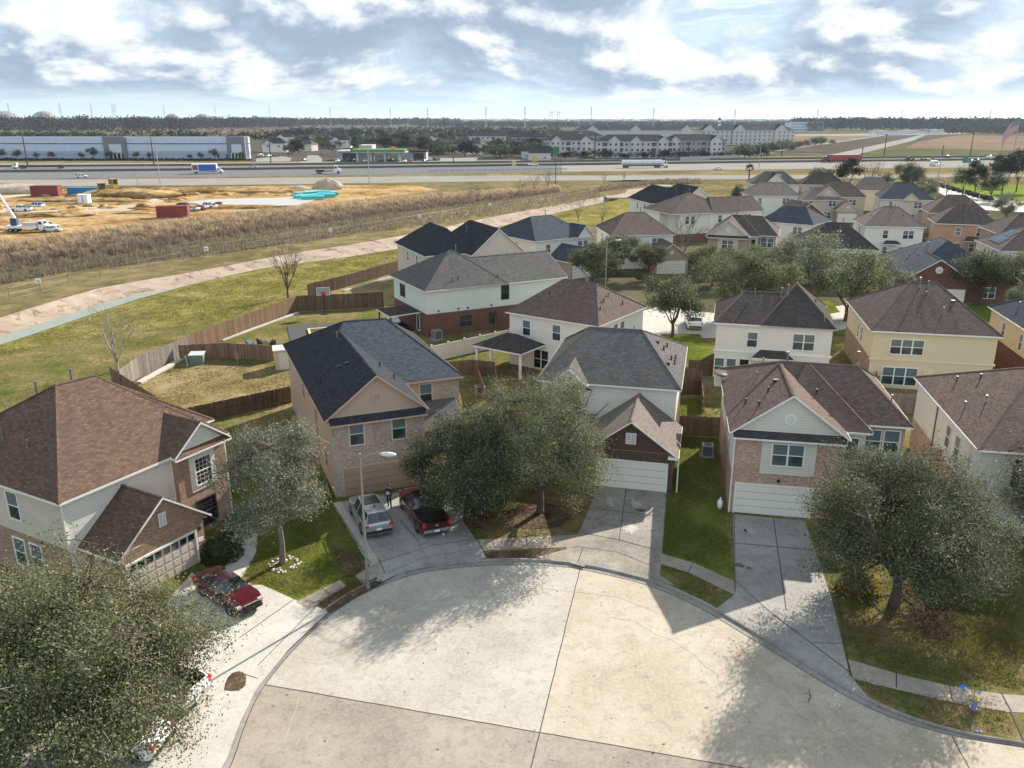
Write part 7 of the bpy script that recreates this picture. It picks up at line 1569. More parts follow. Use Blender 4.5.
car('pickup', P_WHT, site(22, 211.5), 3.1, 'white pickup on the clay ground below the red container', .05, sg, True, name='pickup_truck', cat='pickup truck'); car('van', P_LGR, site(37, 208), 2.9, 'pale van behind the white site pickup', .05, sg, False)
car('pickup', P_WHT, site(46, 229.5), .05, 'white pickup right of the boom truck', .05, sg, True, name='pickup_truck', cat='pickup truck'); car('sedan', P_LGR, site(52, 232), .05, 'silver sedan in front of the pickup by the boom truck', .05, sg, False)
car('suv', P_BLK, site(181, 208.5), 3.0, 'black car parked behind the red site container', .05, sg, True); car('sedan', P_LGR, site(193, 211), 2.7, 'silver sedan right of the red site container', .05, sg, True); car('sedan', P_RD2, site(200, 210), 2.8, 'bright red car among the site cars', .05, sg, True); car('pickup', P_WHT, site(208, 208.5), 2.9, 'white pickup among the parked site cars', .05, sg, True, name='pickup_truck', cat='pickup truck'); car('sedan', P_RD2, site(218, 206.5), 2.9, 'second red car at the right end of the site cars', .05, sg, False)
# freeway traffic
FY = math.atan2(57, 227); fg = 'vehicles on the freeway'
def fy(u): return math.atan2((site(u + 20, 174).y - (site(u + 20, 174 + .27).y)) + 0, 1) if False else (.2 if u < 500 else .16)
semi(site(39, 168.8), math.pi + .16, 26, 'flat', P_WHT, PIPED, 'white cab semi truck pulling an empty dark trailer on the far lanes')
car('van', P_WHT, site(82, 178), .18, 'white minivan on the near freeway lanes left of the box truck', .14, fg)
boxtruck(site(208, 173.6), .18, 10.6 * 1.35, 4.6, P_WHT, SIGNW, 'white and blue box truck on the near freeway lanes', plain('van_blue', (.02, .09, .35), .5), group=fg, W=2.8)
car('van', P_LGR, site(253, 168.4), 3.3, 'pale car on the far lanes behind the box truck', .14, fg, False)
p = site(329, 174); e = empty('flatbed_truck', (p.x, p.y, .14), .17, 'white flatbed tow truck with an empty low bed', 'truck', fg, 1.45); cab(e, 4.2, P_WHT, 2.4, True, 2.7); b = MB(); b.box((-4.4, -1.2, .8), (1.2, 1.2, 1.0), PIPED); b.box((-4.4, -1.25, 1.0), (-1.4, -1.1, 1.25), PIPED); b.box((-4.4, 1.1, 1.0), (-1.4, 1.25, 1.25), PIPED); b.build('flat_bed', e, uv=False); wheels(e, [3.2, -2.6, -3.5], 2.4)
car('sedan', P_BLK, site(304.5, 161), 1.2, 'dark car waiting on the side street', .14, fg, False)
car('pickup', P_WHT, site(533, 166), 3.3, 'white cab pickup with dark bed below the yellow sign', .14, fg, True, name='pickup_truck', cat='pickup truck')
semi(site(645, 168), .16, 22, 'tank', P_WHT, plain('tank_white', (.55, .56, .57), .4, .2, var=.1, vs=1), 'white tanker semi truck with a dark side panel', sc=1.2)
car('sedan', P_WHT, site(718, 170), .16, 'white sedan ahead of the tanker', .14, fg); semi(site(841, 162.5), math.pi + .14, 22, 'box', plain('cab_dark', (.05, .03, .03), .5), plain('trailer_red', (.26, .03, .04), .5, var=.1), 'dark cab semi truck with a long red trailer', sc=1.15)
boxtruck(site(934, 166.2), 4.6, 7.5, 3.0, P_WHT, P_WHT, 'white service truck heading this way at the right', group=fg, W=2.6); semi(site(920, 161.5), math.pi + .14, 20, 'flat', PIPED, PIPED, 'low dark flatbed truck beside the white service truck'); car('suv', P_BLK, site(948, 158.2), .15, 'dark car on the far lanes at the right', .14, fg); car('pickup', P_GRY, site(971, 163), .15, 'dark grey pickup below the small green sign', .14, fg, True, name='pickup_truck', cat='pickup truck'); car('pickup', P_WHT, site(990, 158.4), 3.3, 'white pickup on the far lanes at the right edge', .14, fg, True, name='pickup_truck', cat='pickup truck')

# ---------------------------------------------------------------- poles, signs, flag
BARR = plain('barrier_concrete', (.12, .115, .105), .95, spec=.05)
POLW = plain('pole_wood', (.03, .026, .023), .9); POLG = plain('pole_grey', (.33, .33, .31), .8)
def pole(u, v, vt, label, r=.3, m=None, arms=1, group='utility poles along the freeway'):
    p = site(u, v); h = tall(p, vt); e = empty('utility_pole', (p.x, p.y, 0), R(15), label, 'utility pole', group); b = MB(); b.tube((0, 0, -.2), (0, 0, h), r * 1.2, r * .75, m or POLW, 8); b.build('pole', e, uv=False)
    if arms:
        b = MB(); b.box((-.1, -1.3, h - 1.2), (.1, 1.3, h - .95), m or POLW)
        for y_ in (-1.2, -.6, .6, 1.2): b.tube((0, y_, h - .95), (0, y_, h - .6), .06, .06, GALV, 6)
        b.build('crossarm', e, uv=False)
for u, v, vt, lb in ((27.5, 165, 131, 'dark utility pole behind the semi truck with an empty trailer'), (154, 164, 137, 'dark utility pole right of the warehouse entrance'), (271, 163, 130, 'dark utility pole left of the side street'), (351.5, 162, 148, 'dark utility pole at the corner of the filling station'), (453.5, 163, 156, 'short dark utility pole on the verge right of the filling station'), (594.5, 161, 134, 'dark utility pole before the grey apartments'), (688, 159, 142, 'dark utility pole at the right part of the grey apartments'), (781.5, 156.5, 146, 'dark utility pole at the start of the crossing road'), (884, 156, 133.5, 'dark utility pole beside the red trailer'), (970, 156, 132, 'dark utility pole standing on the green field edge'), (942, 156, 145, 'short dark pole before the brown field'), (862, 156, 147, 'short dark pole right above the red trailer')): pole(u, v, vt, lb)
for u, v, vt, lb in ((160.5, 185, 145, 'pale concrete light pole on the near verge left of the box truck'), (369.5, 184.5, 149, 'pale light pole before the filling station'), (758.5, 172, 147, 'slim grey pole left of the brown hip roof'), (935, 199, 157, 'grey pole left of the entry street'), (1007, 186, 160, 'slim grey pole among the park trees'), (138, 186, 178, 'short marker post left of the pale light pole')): pole(u, v, vt, lb, .17, POLG, 0, 'grey poles')
GSIGN = plain('sign_green', (.015, .16, .09), .5, var=0); YSIGN = plain('sign_orange', (.6, .32, .03), .5, var=0)
def roadsign(u, v, vt, w, h, m, label, two_posts=False, gapz=0, letters=False):
    p = site(u, v); H = tall(p, vt); e = empty('road_sign', (p.x, p.y, 0), R(8), label, 'sign', 'road signs'); b = MB(); b.tube((0, 0, -.1), (0, 0, H - .1), .16, .13, POLW if two_posts else GALV, 6); b.build('post', e, uv=False); b = MB(); b.box((-w / 2, -.2, H - h), (w / 2, -.14, H), m)
    if letters:
        for k in range(3): b.box((-w * .36, -.215, H - h * (.3 + .24 * k)), (w * (.36 - .14 * (k % 2)), -.2, H - h * (.2 + .24 * k)), SIGNW)
    b.build('board', e, uv=False)
roadsign(555.5, 187, 146.5, 2.4, 3.0, GSIGN, 'tall green freeway sign on a rust dark post', True); roadsign(561, 173, 149.5, 3.2, 1.0, POLG, 'brown sign column beside the tall green sign', True); roadsign(535, 164.5, 157.2, 3.4, 2.4, YSIGN, 'yellow orange warning board on the far verge'); roadsign(964, 166, 157, 3.2, 3.2, GSIGN, 'small green sign right of the white service truck')
for u, v, lb in ((945, 189, 'white entry notice nearest the oaks'), (963.5, 197, 'white entry notice in the middle of the hedge'), (979, 200.5, 'white entry notice nearest the street lamp'), (938, 193.5, 'small dark notice on the street verge')):
    p = site(u, v); e = empty('entry_sign', (p.x, p.y, 0), R(60), lb, 'sign', 'notices by the entry street'); b = MB(); [b.box((x - .06, -.06, 0), (x + .06, .06, 3.2), SIGNW) for x in (-1.1, 1.1)]; b.build('post', e, uv=False); b = MB(); b.box((-1.1, -.05, 1.2), (1.1, .05, 3.1), SIGNW if 'white' in lb else PIPED); b.box((-.9, -.06, 1.5), (.9, -.05, 2.8), plain_cache('notice_grey', (.3, .33, .35))); b.build('board', e, uv=False)
# guard rail on the bridge
p, q = site(430, 172.6), site(566, 170.6); e = empty('guard_rail', (p.x, p.y, .1), head(p, q), 'grey guard rail along the near freeway lanes above the brush', 'guard rail'); L = (q - p).length; b = MB(); b.box((0, -.05, .9), (L, .05, 1.2), GALV); b.box((0, -.05, .45), (L, .05, .6), GALV); b.build('rail', e, uv=False)
pm = MB(); pm.box((-.12, -.1, 0), (.12, .1, 1.2), GALV); me = pm.mesh('post', False)
for i in range(26): link('post', me, e, (L * i / 25, 0, 0))
# median barriers
for (T, vv, lb) in ((FM, 0, 'long low concrete barrier between the near and far freeway lanes'), (FF, 1, 'long low barrier behind the far freeway lanes')):
    for u0, u1 in ((-80, 512), (516, 1110)):
        b = MB(); P_ = [site(u, interp(T[0], u) - .25) for u in range(u0, u1, 40)] + [site(u1, interp(T[0], u1) - .25)]
        for p, q in zip(P_, P_[1:]):
            d = (q - p).normalized(); n_ = Vector((-d.y, d.x, 0)); b.prism([p - n_ * .3, q - n_ * .3, q + n_ * .3, p + n_ * .3], 0, 1.15, BARR)
        tag(b.build('freeway_barrier', None, uv=False), lb + (', left half' if u0 < 0 else ', right half'), 'barrier')
# flag
p = site(1013, 156.5); H = tall(p, 116); fs = H / 34; e = empty('flag_pole', (p.x, p.y, 0), 0, 'very tall flag pole carrying a large drooping flag at the right edge', 'flag pole'); b = MB(); b.tube((0, 0, 0), (0, 0, H), .45, .2, POLG, 10); b.build('pole', e, uv=False); b = MB(); b.ball((0, 0, H + .3), .5, GALV, 8, 6); b.build('finial', e, uv=False)
FR, FW, FB = plain('flag_red', (.3, .04, .06), .8, var=0), plain('flag_white', (.5, .48, .5), .8, var=0), plain('flag_navy', (.03, .035, .09), .8, var=0); b = MB(); LW, LH = 17.0, 9.6; N_ = 26
def fp(s, t):   # s along the fly, t from top
    return (-.5 - s * LW * (.62 + .05 * math.sin(5 * s)), .9 * math.sin(s * 9 + t * 2) * s + .6 * math.sin(4 * s), H - 1 - t * LH - s * s * 8.5 - s * 4.2)
for r in range(13):
    for k in range(N_):
        s0, s1, t0, t1 = k / N_, (k + 1) / N_, r / 13, (r + 1) / 13; m_ = FB if (s1 <= .41 and r < 7) else (FR if r % 2 == 0 else FW); b.add([fp(s0, t0), fp(s0, t1), fp(s1, t1), fp(s1, t0)], [(0, 1, 2, 3)], m_, True)
for i in range(5):
    for k in range(6):
        s0, t0 = (k + .7) / 16.8, (i + .8) / 10.8; q = Vector(fp(s0, t0)) + Vector((0, -.06, 0)); b.poly([q + Vector((.28 * math.cos(a), 0, .28 * math.sin(a))) for a in [j * 1.2566 + 1.57 for j in range(5)]], FW)
f_ = b.build('flag', None, (p.x, p.y, 0), uv=False); tag(f_, 'large drooping flag with red and white stripes and a star field', 'flag')

# ---------------------------------------------------------------- warehouse, filling station, apartments, houses beyond the freeway
WHB = siding('warehouse_blue_grey', (.32, .38, .47), 3.2); WHL = plain('warehouse_light', (.46, .52, .6), .6, var=.05, vs=.1); WHD = plain('warehouse_band', (.1, .115, .14), .6); WHG = plain('warehouse_grey', (.15, .155, .17), .7); WHR = plain('flat_roof', (.2, .2, .2), .9)
a, b_ = site(-60, 159.5), site(247, 159.8); yaw = head(a, b_); L = (b_ - a).length; e = empty('warehouse', (a.x, a.y, 0), yaw, 'very long blue-grey warehouse with dark entrance towers beyond the freeway', 'warehouse'); WH_ = tall(b_, 137)
px = L / 307
w = MB(); w.box((0, 0, 0), (L, 9, WH_ * .38), WHB); w.box((0, .05, WH_ * .38), (L, 9, WH_ * .68), WHL); w.box((0, 0, WH_ * .68), (L, 9, WH_ * .73), WHD); w.box((0, .05, WH_ * .73), (L, 9, WH_), WHL); w.build('wall', e, uv=True); w = MB(); w.box((.3, .4, WH_), (L - .3, 8.6, WH_ + .2), WHR); w.build('roof', e)
jm = MB()
for i in range(1, 41): jm.box((L * i / 41 - .06, -.02, 0), (L * i / 41 + .06, .06, WH_), WHB)
jm.build('wall_joint', e).__setitem__('kind', 'stuff')
for u0, u1 in ((107, 129), (229, 247)):
    x0, x1 = (u0 + 60) * px, (u1 + 60) * px; t = MB(); t.box((x0, -1.5, 0), (x1, 6, WH_ * 1.03), WHG); t.build('entrance_tower', e); t = MB(); t.box((x0 + (x1 - x0) * .25, -1.6, WH_ * .32), (x0 + (x1 - x0) * .8, -1.5, WH_ * .68), WHL); t.build('sign_panel', e); t = MB(); t.box((x0 + (x1 - x0) * .2, -1.58, 0), (x0 + (x1 - x0) * .85, -1.5, WH_ * .27), PANED); t.build('glass_front', e)
    for k in range(4): t = MB(); xx = x0 + (x1 - x0) * (.25 + .18 * k); t.box((xx - .3, -3.2, 0), (xx + .3, -2.6, WH_ * .3), WHL); t.build('canopy_post', e)
for u in (219, 228): t = MB(); x = (u + 60) * px; t.box((x - .8, -.04, 1.2), (x + .8, .02, 3.4), PANED); t.build('window', e)
for i, (u, s) in enumerate(((2, 1.3), (18, 1.2), (37, .9), (52, 1.0), (82, .9), (94, 1.5), (110, 1.1), (137, 1.0), (150, .9), (190, .7), (201, .9), (215, 1.3), (242, 1.0))): plant('small_tree', PN[1], site(u, 160.4), 'small dark tree in the row along the blue-grey warehouse', 'tree', 'small trees along the warehouse', i, .5 * s)
b = MB(); q, r_ = site(-60, 160.6), site(250, 160.8); d = (r_ - q).normalized(); n_ = Vector((-d.y, d.x, 0))
tag(woods('low_hedge', 'long dark low hedge at the foot of the blue-grey warehouse', np.array([(q + d * t + n_ * 0)[:] for t in np.linspace(0, (r_ - q).length, 160)]), 1.7, 1.3, 16, .5, LF_FAR, 'hedge'))
# filling station
p = site(372, 161.5); e = empty('filling_station', (p.x, p.y, 0), .02, 'filling station with a bright green edged canopy and white posts', 'filling station'); GRN = plain('canopy_green', (.07, .2, .05), .5, var=.05); k_ = 570 / FPX
def kx(u): return (u - 372) * k_
c = MB(); c.box((kx(355), -6, 5.9), (kx(403), 10, 7.6), GRN); c.box((kx(354), -6.3, 5.5), (kx(404), 10.3, 5.9), plain_cache('canopy_soffit', (.35, .35, .34))); c.build('canopy', e, uv=False)
for u in (360, 372, 385, 398):
    for y_ in (-4, 7): t = MB(); t.box((kx(u) - .8, y_ - .5, 0), (kx(u) + .6, y_ + .5, 5.5), plain_cache('post_grey', (.4, .4, .39))); t.build('canopy_post', e, uv=False)
for u in (357, 366, 379, 392): t = MB(); t.box((kx(u) - .7, -4.4, 0), (kx(u) + .7, -3.4, 2.2), PIPED); t.box((kx(u) - .6, -4.5, 1.3), (kx(u) + .6, -4.4, 2.0), SIGNW); t.build('fuel_pump', e, uv=False)
t = MB(); t.box((kx(338), 14, 0), (kx(420), 30, 5.2), plain_cache('shop_grey', (.33, .32, .31))); t.box((kx(358), 13, 6), (kx(370), 31, 9.6), plain_cache('shop_tan', (.4, .37, .33))); t.build('wall', e, uv=False); t = MB(); t.box((kx(337), 12.6, 5.2), (kx(352), 31, 6.2), plain_cache('post_grey', (.4, .4, .39))); t.box((kx(404), 12, 5.6), (kx(421), 31, 6.4), SH['dark']); t.build('roof', e, uv=False)
t = MB(); t.box((kx(342), 13.94, .5), (kx(356), 14, 4.5), PANED); t.box((kx(408), 13.94, .5), (kx(418), 14, 4.5), PANED); t.build('window', e, uv=False); t = MB(); t.box((kx(391), -6.2, 7.6), (kx(394.5), -5.6, 9.2), YSIGN); t.build('sign_box', e, uv=False)
rg = random.Random(8)
for i, (u, v, m_) in enumerate([(338, 162, P_WHT), (343, 161.6, P_GRY), (349, 162.2, P_BLK), (366, 162, P_WHT), (378, 162.2, P_GRY), (390, 161.8, P_BLK), (405, 162, P_WHT), (411, 161.6, P_RD2), (425, 161.4, P_BLK), (430, 160.4, P_WHT), (436, 160.6, P_BLK), (258, 157.5, P_BLK), (263, 157.2, P_GRY), (269, 157, P_WHT), (275, 156.8, P_GRY), (261, 155.5, P_WHT), (468, 155.2, P_WHT), (474, 155.4, P_LGR), (481, 155.2, P_WHT)]): car(rg.choice(['suv', 'sedan', 'van']), m_, site(u, v), rg.uniform(1, 2), 'parked car of the dim row around the filling station lots', .15, 'cars on the lots beyond the freeway', False)
# apartments
APW = plain('apartment_pale', (.45, .43, .40), .8, var=.06, vs=.2); APD = plain('apartment_taupe', (.25, .235, .22), .8, var=.06, vs=.2); AWC = {}
def apartment(p, yaw, L, D, n, label, H=9.6, roofm=None, gables=(), wallm=None, win=True, sc=1.0, storeys=3):
    e = empty('apartment_block', (p[0], p[1], 0), yaw, label, 'apartments', 'apartment blocks beyond the freeway', sc); w = MB(); w.box((0, 0, 0), (L, D, H), wallm or APD); w.build('wall', e, uv=False); h = House.__new__(House); h.W, h.Rf, h.T, h.faces, h.trim, h.later = MB(), MB(), MB(), [], TRIM, []
    h.hip((-.6, L + .6, -.6, D + .6), H, (D * .5, D / 2, H + 4.4), (L - D * .5, D / 2, H + 4.4), roofm or SH['black'])
    for gx, gw in gables:
        h.hip((gx - gw / 2, gx + gw / 2, -2.2, D / 2), H, (gx, -2.2, H + gw * .42), (gx, D / 2, H + gw * .42), roofm or SH['black'], APW, skip=('k',)); g_ = MB(); g_.box((gx - gw / 2 + .5, -1.8, 0), (gx + gw / 2 - .5, 1, H + .1), APW); g_.build('gable_bay', e, uv=False)
    h.Rf.build('roof', e, uv=True); h.T.build('eaves', e, uv=False); h.W.build('gable_wall', e, uv=False) if h.W.f else None
    if win:
        if 'w' not in AWC:
            f = MB(); f.box((-.9, -.06, -.1), (.9, .02, 1.7), TRIM); g_ = MB(); g_.poly([(-.75, -.075, 0), (.75, -.075, 0), (.75, -.075, 1.6), (-.75, -.075, 1.6)], PANED); AWC['w'] = (f.mesh('window', False), g_.mesh('pane', False)); b = MB(); b.box((-1.6, -.05, 0), (1.6, .02, 2.3), DARK); b.box((-1.7, -.2, -.25), (1.7, .02, 0), TRIM); b.box((-1.7, -.2, .95), (1.7, -.14, 1.05), TRIM); AWC['b'] = b.mesh('balcony', False)
        for s in range(storeys):
            for k in range(n):
                x = L * (k + .5) / n; y_ = 0
                for gx, gw in gables:
                    if abs(x - gx) < gw / 2 - .5: y_ = -1.8
                z = H / storeys * s + .9
                if k % 3 == 1 and y_ == 0 and storeys == 3: link('balcony', AWC['b'], e, (x, -.02, z - .5))
                else: o = link('window', AWC['w'][0], e, (x, y_, z)); link('pane', AWC['w'][1], o)
    return e
A = lambda u, v: site(u, v)
apartment(A(596, 158), .03, 53, 17, 14, 'grey three storey apartment block with a pale front gable, nearest the freeway', 11, gables=((12, 9), (27, 8), (46, 8)), wallm=APW)
apartment(A(665, 157.4), .12, 44, 17, 12, 'grey apartment block right of the gabled one, with many dark balconies', 11, gables=((6, 8), (36, 9)))
apartment(A(545, 156.5), .05, 37, 17, 10, 'apartment block with two gables directly behind the dark clubhouse roofs', 11, gables=((8, 8), (29, 8)), wallm=APW)
apartment(A(530, 149), .05, 66, 18, 14, 'dim grey apartment block left behind the gabled block', 11, gables=((10, 9), (45, 9)))
apartment(A(512, 149), -.3, 36, 16, 9, 'small brown apartment block left of the tall green sign', 10)
apartment(A(470, 147.5), .1, 34, 16, 7, 'white walled low apartment building among the dark trees', 10, wallm=APW)
apartment(A(575, 142), .05, 140, 18, 30, 'very long four storey white apartment block in the back row, left wing', 13, wallm=APW, gables=((20, 14), (70, 14), (130, 14)), win=False)
apartment(A(700, 145.2), .1, 100, 20, 20, 'very long four storey white apartment block in the back row, right wing', 14.5, wallm=APW, gables=((8, 14), (40, 14), (84, 14)), storeys=4)
for u, v, lb in ((521, 158.5, 'dark roofed clubhouse left of the apartments'), (528, 160.5, 'low dark roofed clubhouse wing'), (536, 158.5, 'small dark roofed clubhouse near the tall sign')): plainhip('clubhouse', lb, site(u, v), .05, 15, 12, SH['black'], ALL(APW), ((6, 6, 8.4), (9, 6, 8.4)), ze=4.5, group='clubhouse buildings', wins=[('f', 4, .35, 1, 2, 1.5, 'twin'), ('f', 11, .35, 1, 2, 1.5, 'twin')])
p, q = A(680, 161.2), A(742, 159); e = empty('metal_fence', (p.x, p.y, 0), head(p, q), 'pale grey metal fence before the right hand apartments', 'fence'); b = MB(); b.box((0, -.1, .2), ((q - p).length, .1, 2.6), POLG); b.build('panel', e, uv=False)
# office slabs in the distance
for u0, u1, v, vt, m_, lb in ((790, 807, 131, 122.2, WHL, 'pale distant office block at the edge of the pine woods, left one'), (807.5, 823.5, 131, 122.2, WHB, 'pale distant office block at the edge of the pine woods, right one')):
    a, b_ = site(u0, v), site(u1, v); H = tall(a, vt); e = empty('office_block', (a.x, a.y, 0), head(a, b_), lb, 'office block', 'distant office blocks'); w = MB(); L = (b_ - a).length; w.box((0, 0, 0), (L, 40, H), m_); w.build('wall', e, uv=False); w = MB(); w.box((-1, -1, H), (L + 1, 41, H + 1), WHG); w.build('roof', e, uv=False)
    for k in range(3): w = MB(); w.box((1, -.3, H * (k + .35) / 3.2), (L - 1, -.0, H * (k + .62) / 3.2), PANED); w.build('window_band', e, uv=False)
p = site(826, 135.8); 
# white roofed stadium-like domes on the horizon
for u, w_, lb in ((7, 30, 'leftmost pale dome on the horizon'), (46, 27, 'largest pale dome on the horizon, second from left'), (173.5, 18, 'third pale dome from the left, small'), (203.5, 20, 'rightmost pale dome beside the dark pines')):
    p = site(u, 125.0); rr = w_ / 2 / FPX * p.y; b = MB(); b.ball((0, 0, 0), 1, plain_cache('dome_grey', (.2, .19, .185)), 30, 8, sx=rr, sy=rr, sz=1, low=0); o = b.build('dome', None, (p.x, p.y, 0), uv=False); o.scale = (1, 1, tall(p, 110.8 if w_ > 22 else 113.6)); tag(o, lb, 'dome', 'domes on the horizon')
# lattice masts and power pylons on the horizon
def mast(u, vt, label, k=1.0, group='power pylons on the horizon', vb=128.5):
    p = site(u, vb); H = tall(p, vt); e = empty('power_pylon', (p.x, p.y, 0), .3, label, 'pylon', group); b = MB(); w = H * .022 * k + .7
    for x, y_ in ((-1, -1), (1, -1), (1, 1), (-1, 1)): b.tube((x * w, y_ * w, 0), (x * .8, y_ * .8, H), .45 * k, .35 * k, PYL, 4)
    for j in range(1, 6): z = H * j / 6; q = w * (1 - j / 6) + .8; b.path([(-q, -q, z), (q, -q, z), (q, q, z), (-q, q, z), (-q, -q, z)], .25 * k, PYL, 4)
    b.build('tower', e, uv=False); b = MB()
    for z in (.72, .83, .94): b.box((-H * .05, -.25, H * z), (H * .05, .25, H * z + .35), PYL)
    b.build('crossarm', e, uv=False)
PYL = plain('pylon_steel', (.3, .31, .32), .7, var=0)
for u, vt in ((12, 103), (63, 103), (94, 103), (115, 104), (117.5, 104.5), (166, 104), (217, 105), (271, 105), (331, 107), (391, 107.5), (428, 107.5), (486, 107), (525, 106.5), (591, 106.5), (653, 108), (734, 109.5), (816, 109), (900, 109), (988, 109)): mast(u, vt, 'thin steel pylon of the line along the horizon', .8)
wr_ = MB(); P = [site(u, 128.5) for u in (-60, 12, 94, 166, 217, 271, 331, 391, 428, 486, 525, 591, 653, 734, 816, 900, 988, 1080)]
for a, b_ in zip(P, P[1:]):
    for hz in (.9, .75): 
        pts = [a.lerp(b_, t / 6) + Vector((0, 0, tall(a, 108) * hz * (1 - .28 * 4 * (t / 6) * (1 - t / 6)))) for t in range(7)]; wr_.path(pts, .12, PYL, 3)
tag(wr_.build('power_line', None, uv=False), 'thin power line wires strung between the pylons on the horizon', 'power line')
for u, lb in ((551, 'left portal tower of the distant bridge'), (558.5, 'right portal tower of the distant bridge')):
    p = site(u, 121.4); H = tall(p, 111); e = empty('bridge_tower', (p.x, p.y, 0), 0, lb, 'bridge tower', 'towers of the distant bridge'); b = MB(); W = 1.1 / FPX * p.y
    for x in (-W, W): b.box((x - 3, -3, 0), (x + 3, 3, H), PYL)
    b.build('leg', e, uv=False); b = MB(); b.box((-W, -3, H * .82), (W, 3, H * .9), PYL); b.box((-W, -3, H * .5), (W, 3, H * .55), PYL); b.build('cross_beam', e, uv=False)
p = site(718.7, 131.5); H = tall(p, 117.6); e = empty('signal_tower', (p.x, p.y, 0), 0, 'red and white striped tank tower among the far trees', 'tower'); b = MB()
for k in range(6): b.tube((0, 0, H * k / 7.5), (0, 0, H * (k + 1) / 7.5), 4 - k * .3, 3.7 - k * .3, RED if k % 2 == 0 else SIGNW, 10)
b.build('shaft', e, uv=False); b = MB(); b.ball((0, 0, H * .9), H * .12, POLW, 10, 8); b.build('tank', e, uv=False)

# ---------------------------------------------------------------- woods and far suburb
rs = np.random.default_rng(9)
def scatter(n, u0, u1, top, bot, pw=1.0):
    u = rs.uniform(u0, u1, n); t = rs.random(n) ** pw
    return np.array([site(a, interp(top, a) * b + interp(bot, a) * (1 - b))[:] for a, b in zip(u, t)])
woods('pine_woods', 'dark pine wood across the horizon at left and centre', scatter(1300, -90, 460, [(-90, 123), (300, 124), (460, 123.5)], [(-90, 128.5), (300, 128), (460, 126.5)]), 29, 13, 36, 2.6, LF_FAR)
woods('bare_woods', 'brown leafless wood behind the warehouse', scatter(1100, -90, 300, [(-90, 126), (300, 128)], [(-90, 136), (140, 135), (300, 128.6)]), 31, 11, 44, 1.5, LF_FARB)
woods('tree_belt', 'low belt of trees behind the warehouse roof', scatter(320, -60, 330, [(-60, 136), (330, 133)], [(-60, 143), (330, 141)]), 9, 6, 26, 1.2, LF_FAR)
woods('brown_heath', 'tan brown heath and scrub before the pine wood', scatter(900, 100, 560, [(100, 129), (560, 126.5)], [(100, 137), (560, 133)]), 6, 9, 18, 1.3, LF_TAN)
woods('pine_woods', 'dark blue pine wood along the right horizon', scatter(1500, 790, 1110, [(790, 124), (1110, 124)], [(790, 131), (960, 132), (1110, 129)]), 28, 13, 36, 2.4, LF_FAR)
woods('bare_woods', 'brown leafless copse at the far edge of the brown field', scatter(420, 945, 1110, [(945, 129), (1110, 129)], [(945, 135), (1110, 136.5)]), 16, 8, 36, 1.3, LF_FARB)
woods('far_trees', 'flat dark treetops of the far city along the horizon', scatter(1700, 420, 800, [(420, 121.2), (800, 121.2)], [(420, 128), (800, 129)], .8), 16, 17, 20, 3.0, LF_FAR)
woods('far_trees', 'thin line of the most distant treetops', scatter(900, -90, 1110, [(-90, 119.6), (1110, 119.6)], [(-90, 121.2), (1110, 121.2)]), 24, 70, 14, 9, LF_FAR)
woods('suburb_trees', 'dark trees crowding the roofs of the far suburb', scatter(520, 285, 560, [(285, 131), (560, 129)], [(285, 140), (560, 141)]), 11, 7, 34, 1.2, LF_FAR)
FT = [make_tree(71, 9.5, 6.5, 1.2, 40, 34, .55, 0, LF_OAKD, BARKD, .12, .9, 0, 1, .3, 5, .2), make_tree(72, 9.5, 6, 1.2, 40, 28, .55, .1, LF_FAR, BARKD, .12, .9, 3, 1.5, .3, 5, .2), make_tree(73, 10, 5, 1.6, 36, 14, .5, .3, LF_FARB, BARK, .15, .9, 12, 1.8, .3, 6, .2)]
rg = random.Random(12)
for k in range(210):
    u = rg.uniform(286, 545); v = rg.uniform(139, 157.5 if u > 420 or u < 335 else 150)
    if 300 < u < 330 and v > 150: continue
    plant('far_tree', FT[rg.choice((0, 0, 1, 1, 2))], site(u, v), 'dark tree of the dense growth between the filling station and the apartments', 'tree', 'trees of the far suburb', rg.uniform(0, 6), rg.uniform(.7, 1.15))
for k in range(34):
    u = 545 + k * 6.6 + rg.uniform(-2, 2); v = 159.8 + rg.uniform(-.5, .4) - max(0, (u - 690) * .02); plant('far_tree', FT[2 if k % 3 else 1], site(u, v), 'small reddish bare tree in the row before the grey apartments', 'tree', 'bare trees before the apartments', rg.uniform(0, 6), rg.uniform(.45, .8))
for k in range(30): u = rg.uniform(738, 800); v = rg.uniform(151.5, 154.5) - (u - 738) * .07; plant('far_tree', FT[0], site(u, v), 'dark tree clump between the white apartments and crossing road', 'tree', 'trees by the white apartments', rg.uniform(0, 6), rg.uniform(.5, .85))
for u, v, s in ((806, 146.5, .7), (815, 145.5, .9), (821, 144.8, .9), (832, 144, .5), (744, 158, .9), (500, 158.5, 1.1), (507, 157, 1.0), (494, 157.5, 1)): plant('far_tree', FT[0], site(u, v), 'dark tree standing alone between the lots beyond the freeway', 'tree', 'single trees beyond the freeway', u, s)
HS = []
def far_house(mats):
    h = House('x_house', 'x', (0, 0), 0, 0); h.box(.35, 12.6, .35, 11, 5.6, ALL(mats[1])); h.hip((0, 13, 0, 11.4), 5.5, (4, 5.6, 9), (9, 5.6, 9), mats[0]); h.hip((1, 6, -1, 5), 5.5, (3.5, -1, 7.6), (3.5, 5, 7.6), mats[0], mats[1], skip=('k',)); h.win('f', 3.5, .3, 3.2, 1.4, 1.4, 'twin'); h.win('f', 9, .3, 3.2, 1.4, 1.4, 'twin'); return h.finish()
proto = [far_house(x) for x in ((SH['dark'], SD['tan']), (SH['black'], SD['white']), (SH['weathered'], SD['beige']))]
k = 0
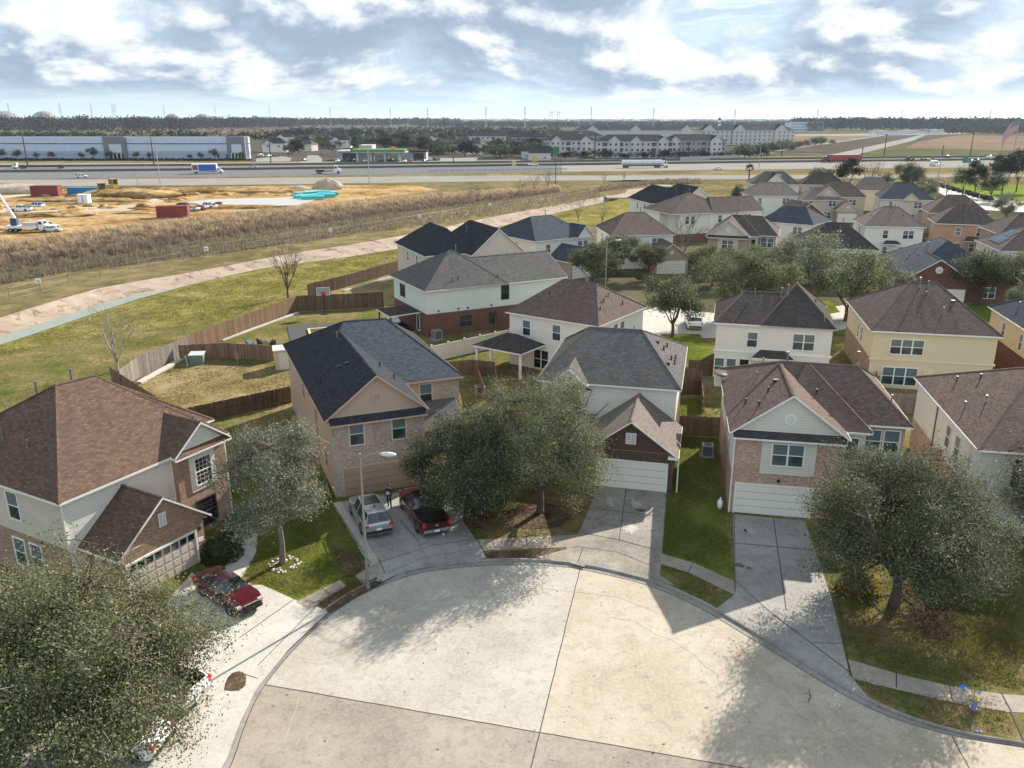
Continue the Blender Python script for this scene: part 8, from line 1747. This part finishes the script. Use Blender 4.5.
for i in range(66):
    u = rg.uniform(285, 548); v = rg.uniform(133, 152 if u > 430 or u < 300 else 144); o = copy_tree(proto[i % 3]) if i > 2 else proto[i]
    p = site(u, v); o.location = p; o.rotation_euler = (0, 0, rg.uniform(-.5, .5)); o.name = 'far_house'; tag(o, 'small dark roofed house of the suburb behind the filling station', 'house', 'houses of the far suburb')
for u, v, lb, kk in ((262, 152.5, 'white two level building left of the side street', 1), (330, 148, 'white walled dark roofed house right of the side street', 1), (276, 144, 'dark blue roofed house behind the white building', 1), (672, 134, 'pale low building behind the back apartments', 1)):
    o = copy_tree(proto[kk]); o.location = site(u, v); o.name = 'far_house'; o.scale = (1.5, 1.3, 1.25); tag(o, lb, 'building', 'buildings beyond the freeway'); o.rotation_euler = (0, 0, .05)
# pale specks of buildings near the horizon
FARW = plain('far_building_pale', (.5, .52, .55), .8, var=0)
for i in range(110):
    u = rg.choice((rg.uniform(220, 480), rg.uniform(460, 790), rg.uniform(440, 560))); v = rg.uniform(119.9, 125.5); p = site(u, v); w = rg.uniform(.6, 3.2) / FPX * p.y; H = min(rg.uniform(8, 40) if v < 121.4 else rg.uniform(5, 11), 50); b = MB(); b.box((-w / 2, -w / 2, 0), (w / 2, w / 2, H), FARW); b.box((-w * .52, -w * .52, H), (w * .52, w * .52, H * 1.06), WHG); tag(b.build('far_building', None, p, uv=False), 'tiny pale building among the far trees near the horizon', 'building', 'pale buildings near the horizon')
for i in range(9): p = site(rg.uniform(835, 960), rg.uniform(133, 135.5)); b = MB(); w = rg.uniform(6, 14); b.box((-w, -6, 0), (w, 6, rg.uniform(4, 7)), FARW); b.box((-w * 1.04, -6.5, 5), (w * 1.04, 6.5, 5.6), WHG); tag(b.build('far_building', None, p, uv=False), 'low white building strung along the far end of the crossing road', 'building', 'white buildings along the far road')

# ---------------------------------------------------------------- air
hz = MB(); hz.box((-61000, -400, -3), (61000, 51000, 84), TRIM)
hm = bpy.data.materials.new('haze_air'); hm.use_nodes = True; ht = hm.node_tree; ht.nodes.remove(ht.nodes['Principled BSDF'])
hv = ht.nodes.new('ShaderNodeVolumePrincipled'); hv.inputs['Color'].default_value = (.72, .86, 1, 1); hv.inputs['Density'].default_value = HAZE; hv.inputs['Anisotropy'].default_value = .2
ht.links.new(hv.outputs[0], ht.nodes['Material Output'].inputs['Volume'])
hz.mats = [hm]; tag(hz.build('haze', None, uv=False), 'thin pale blue haze in the air over the whole plain', 'haze', kind='stuff')
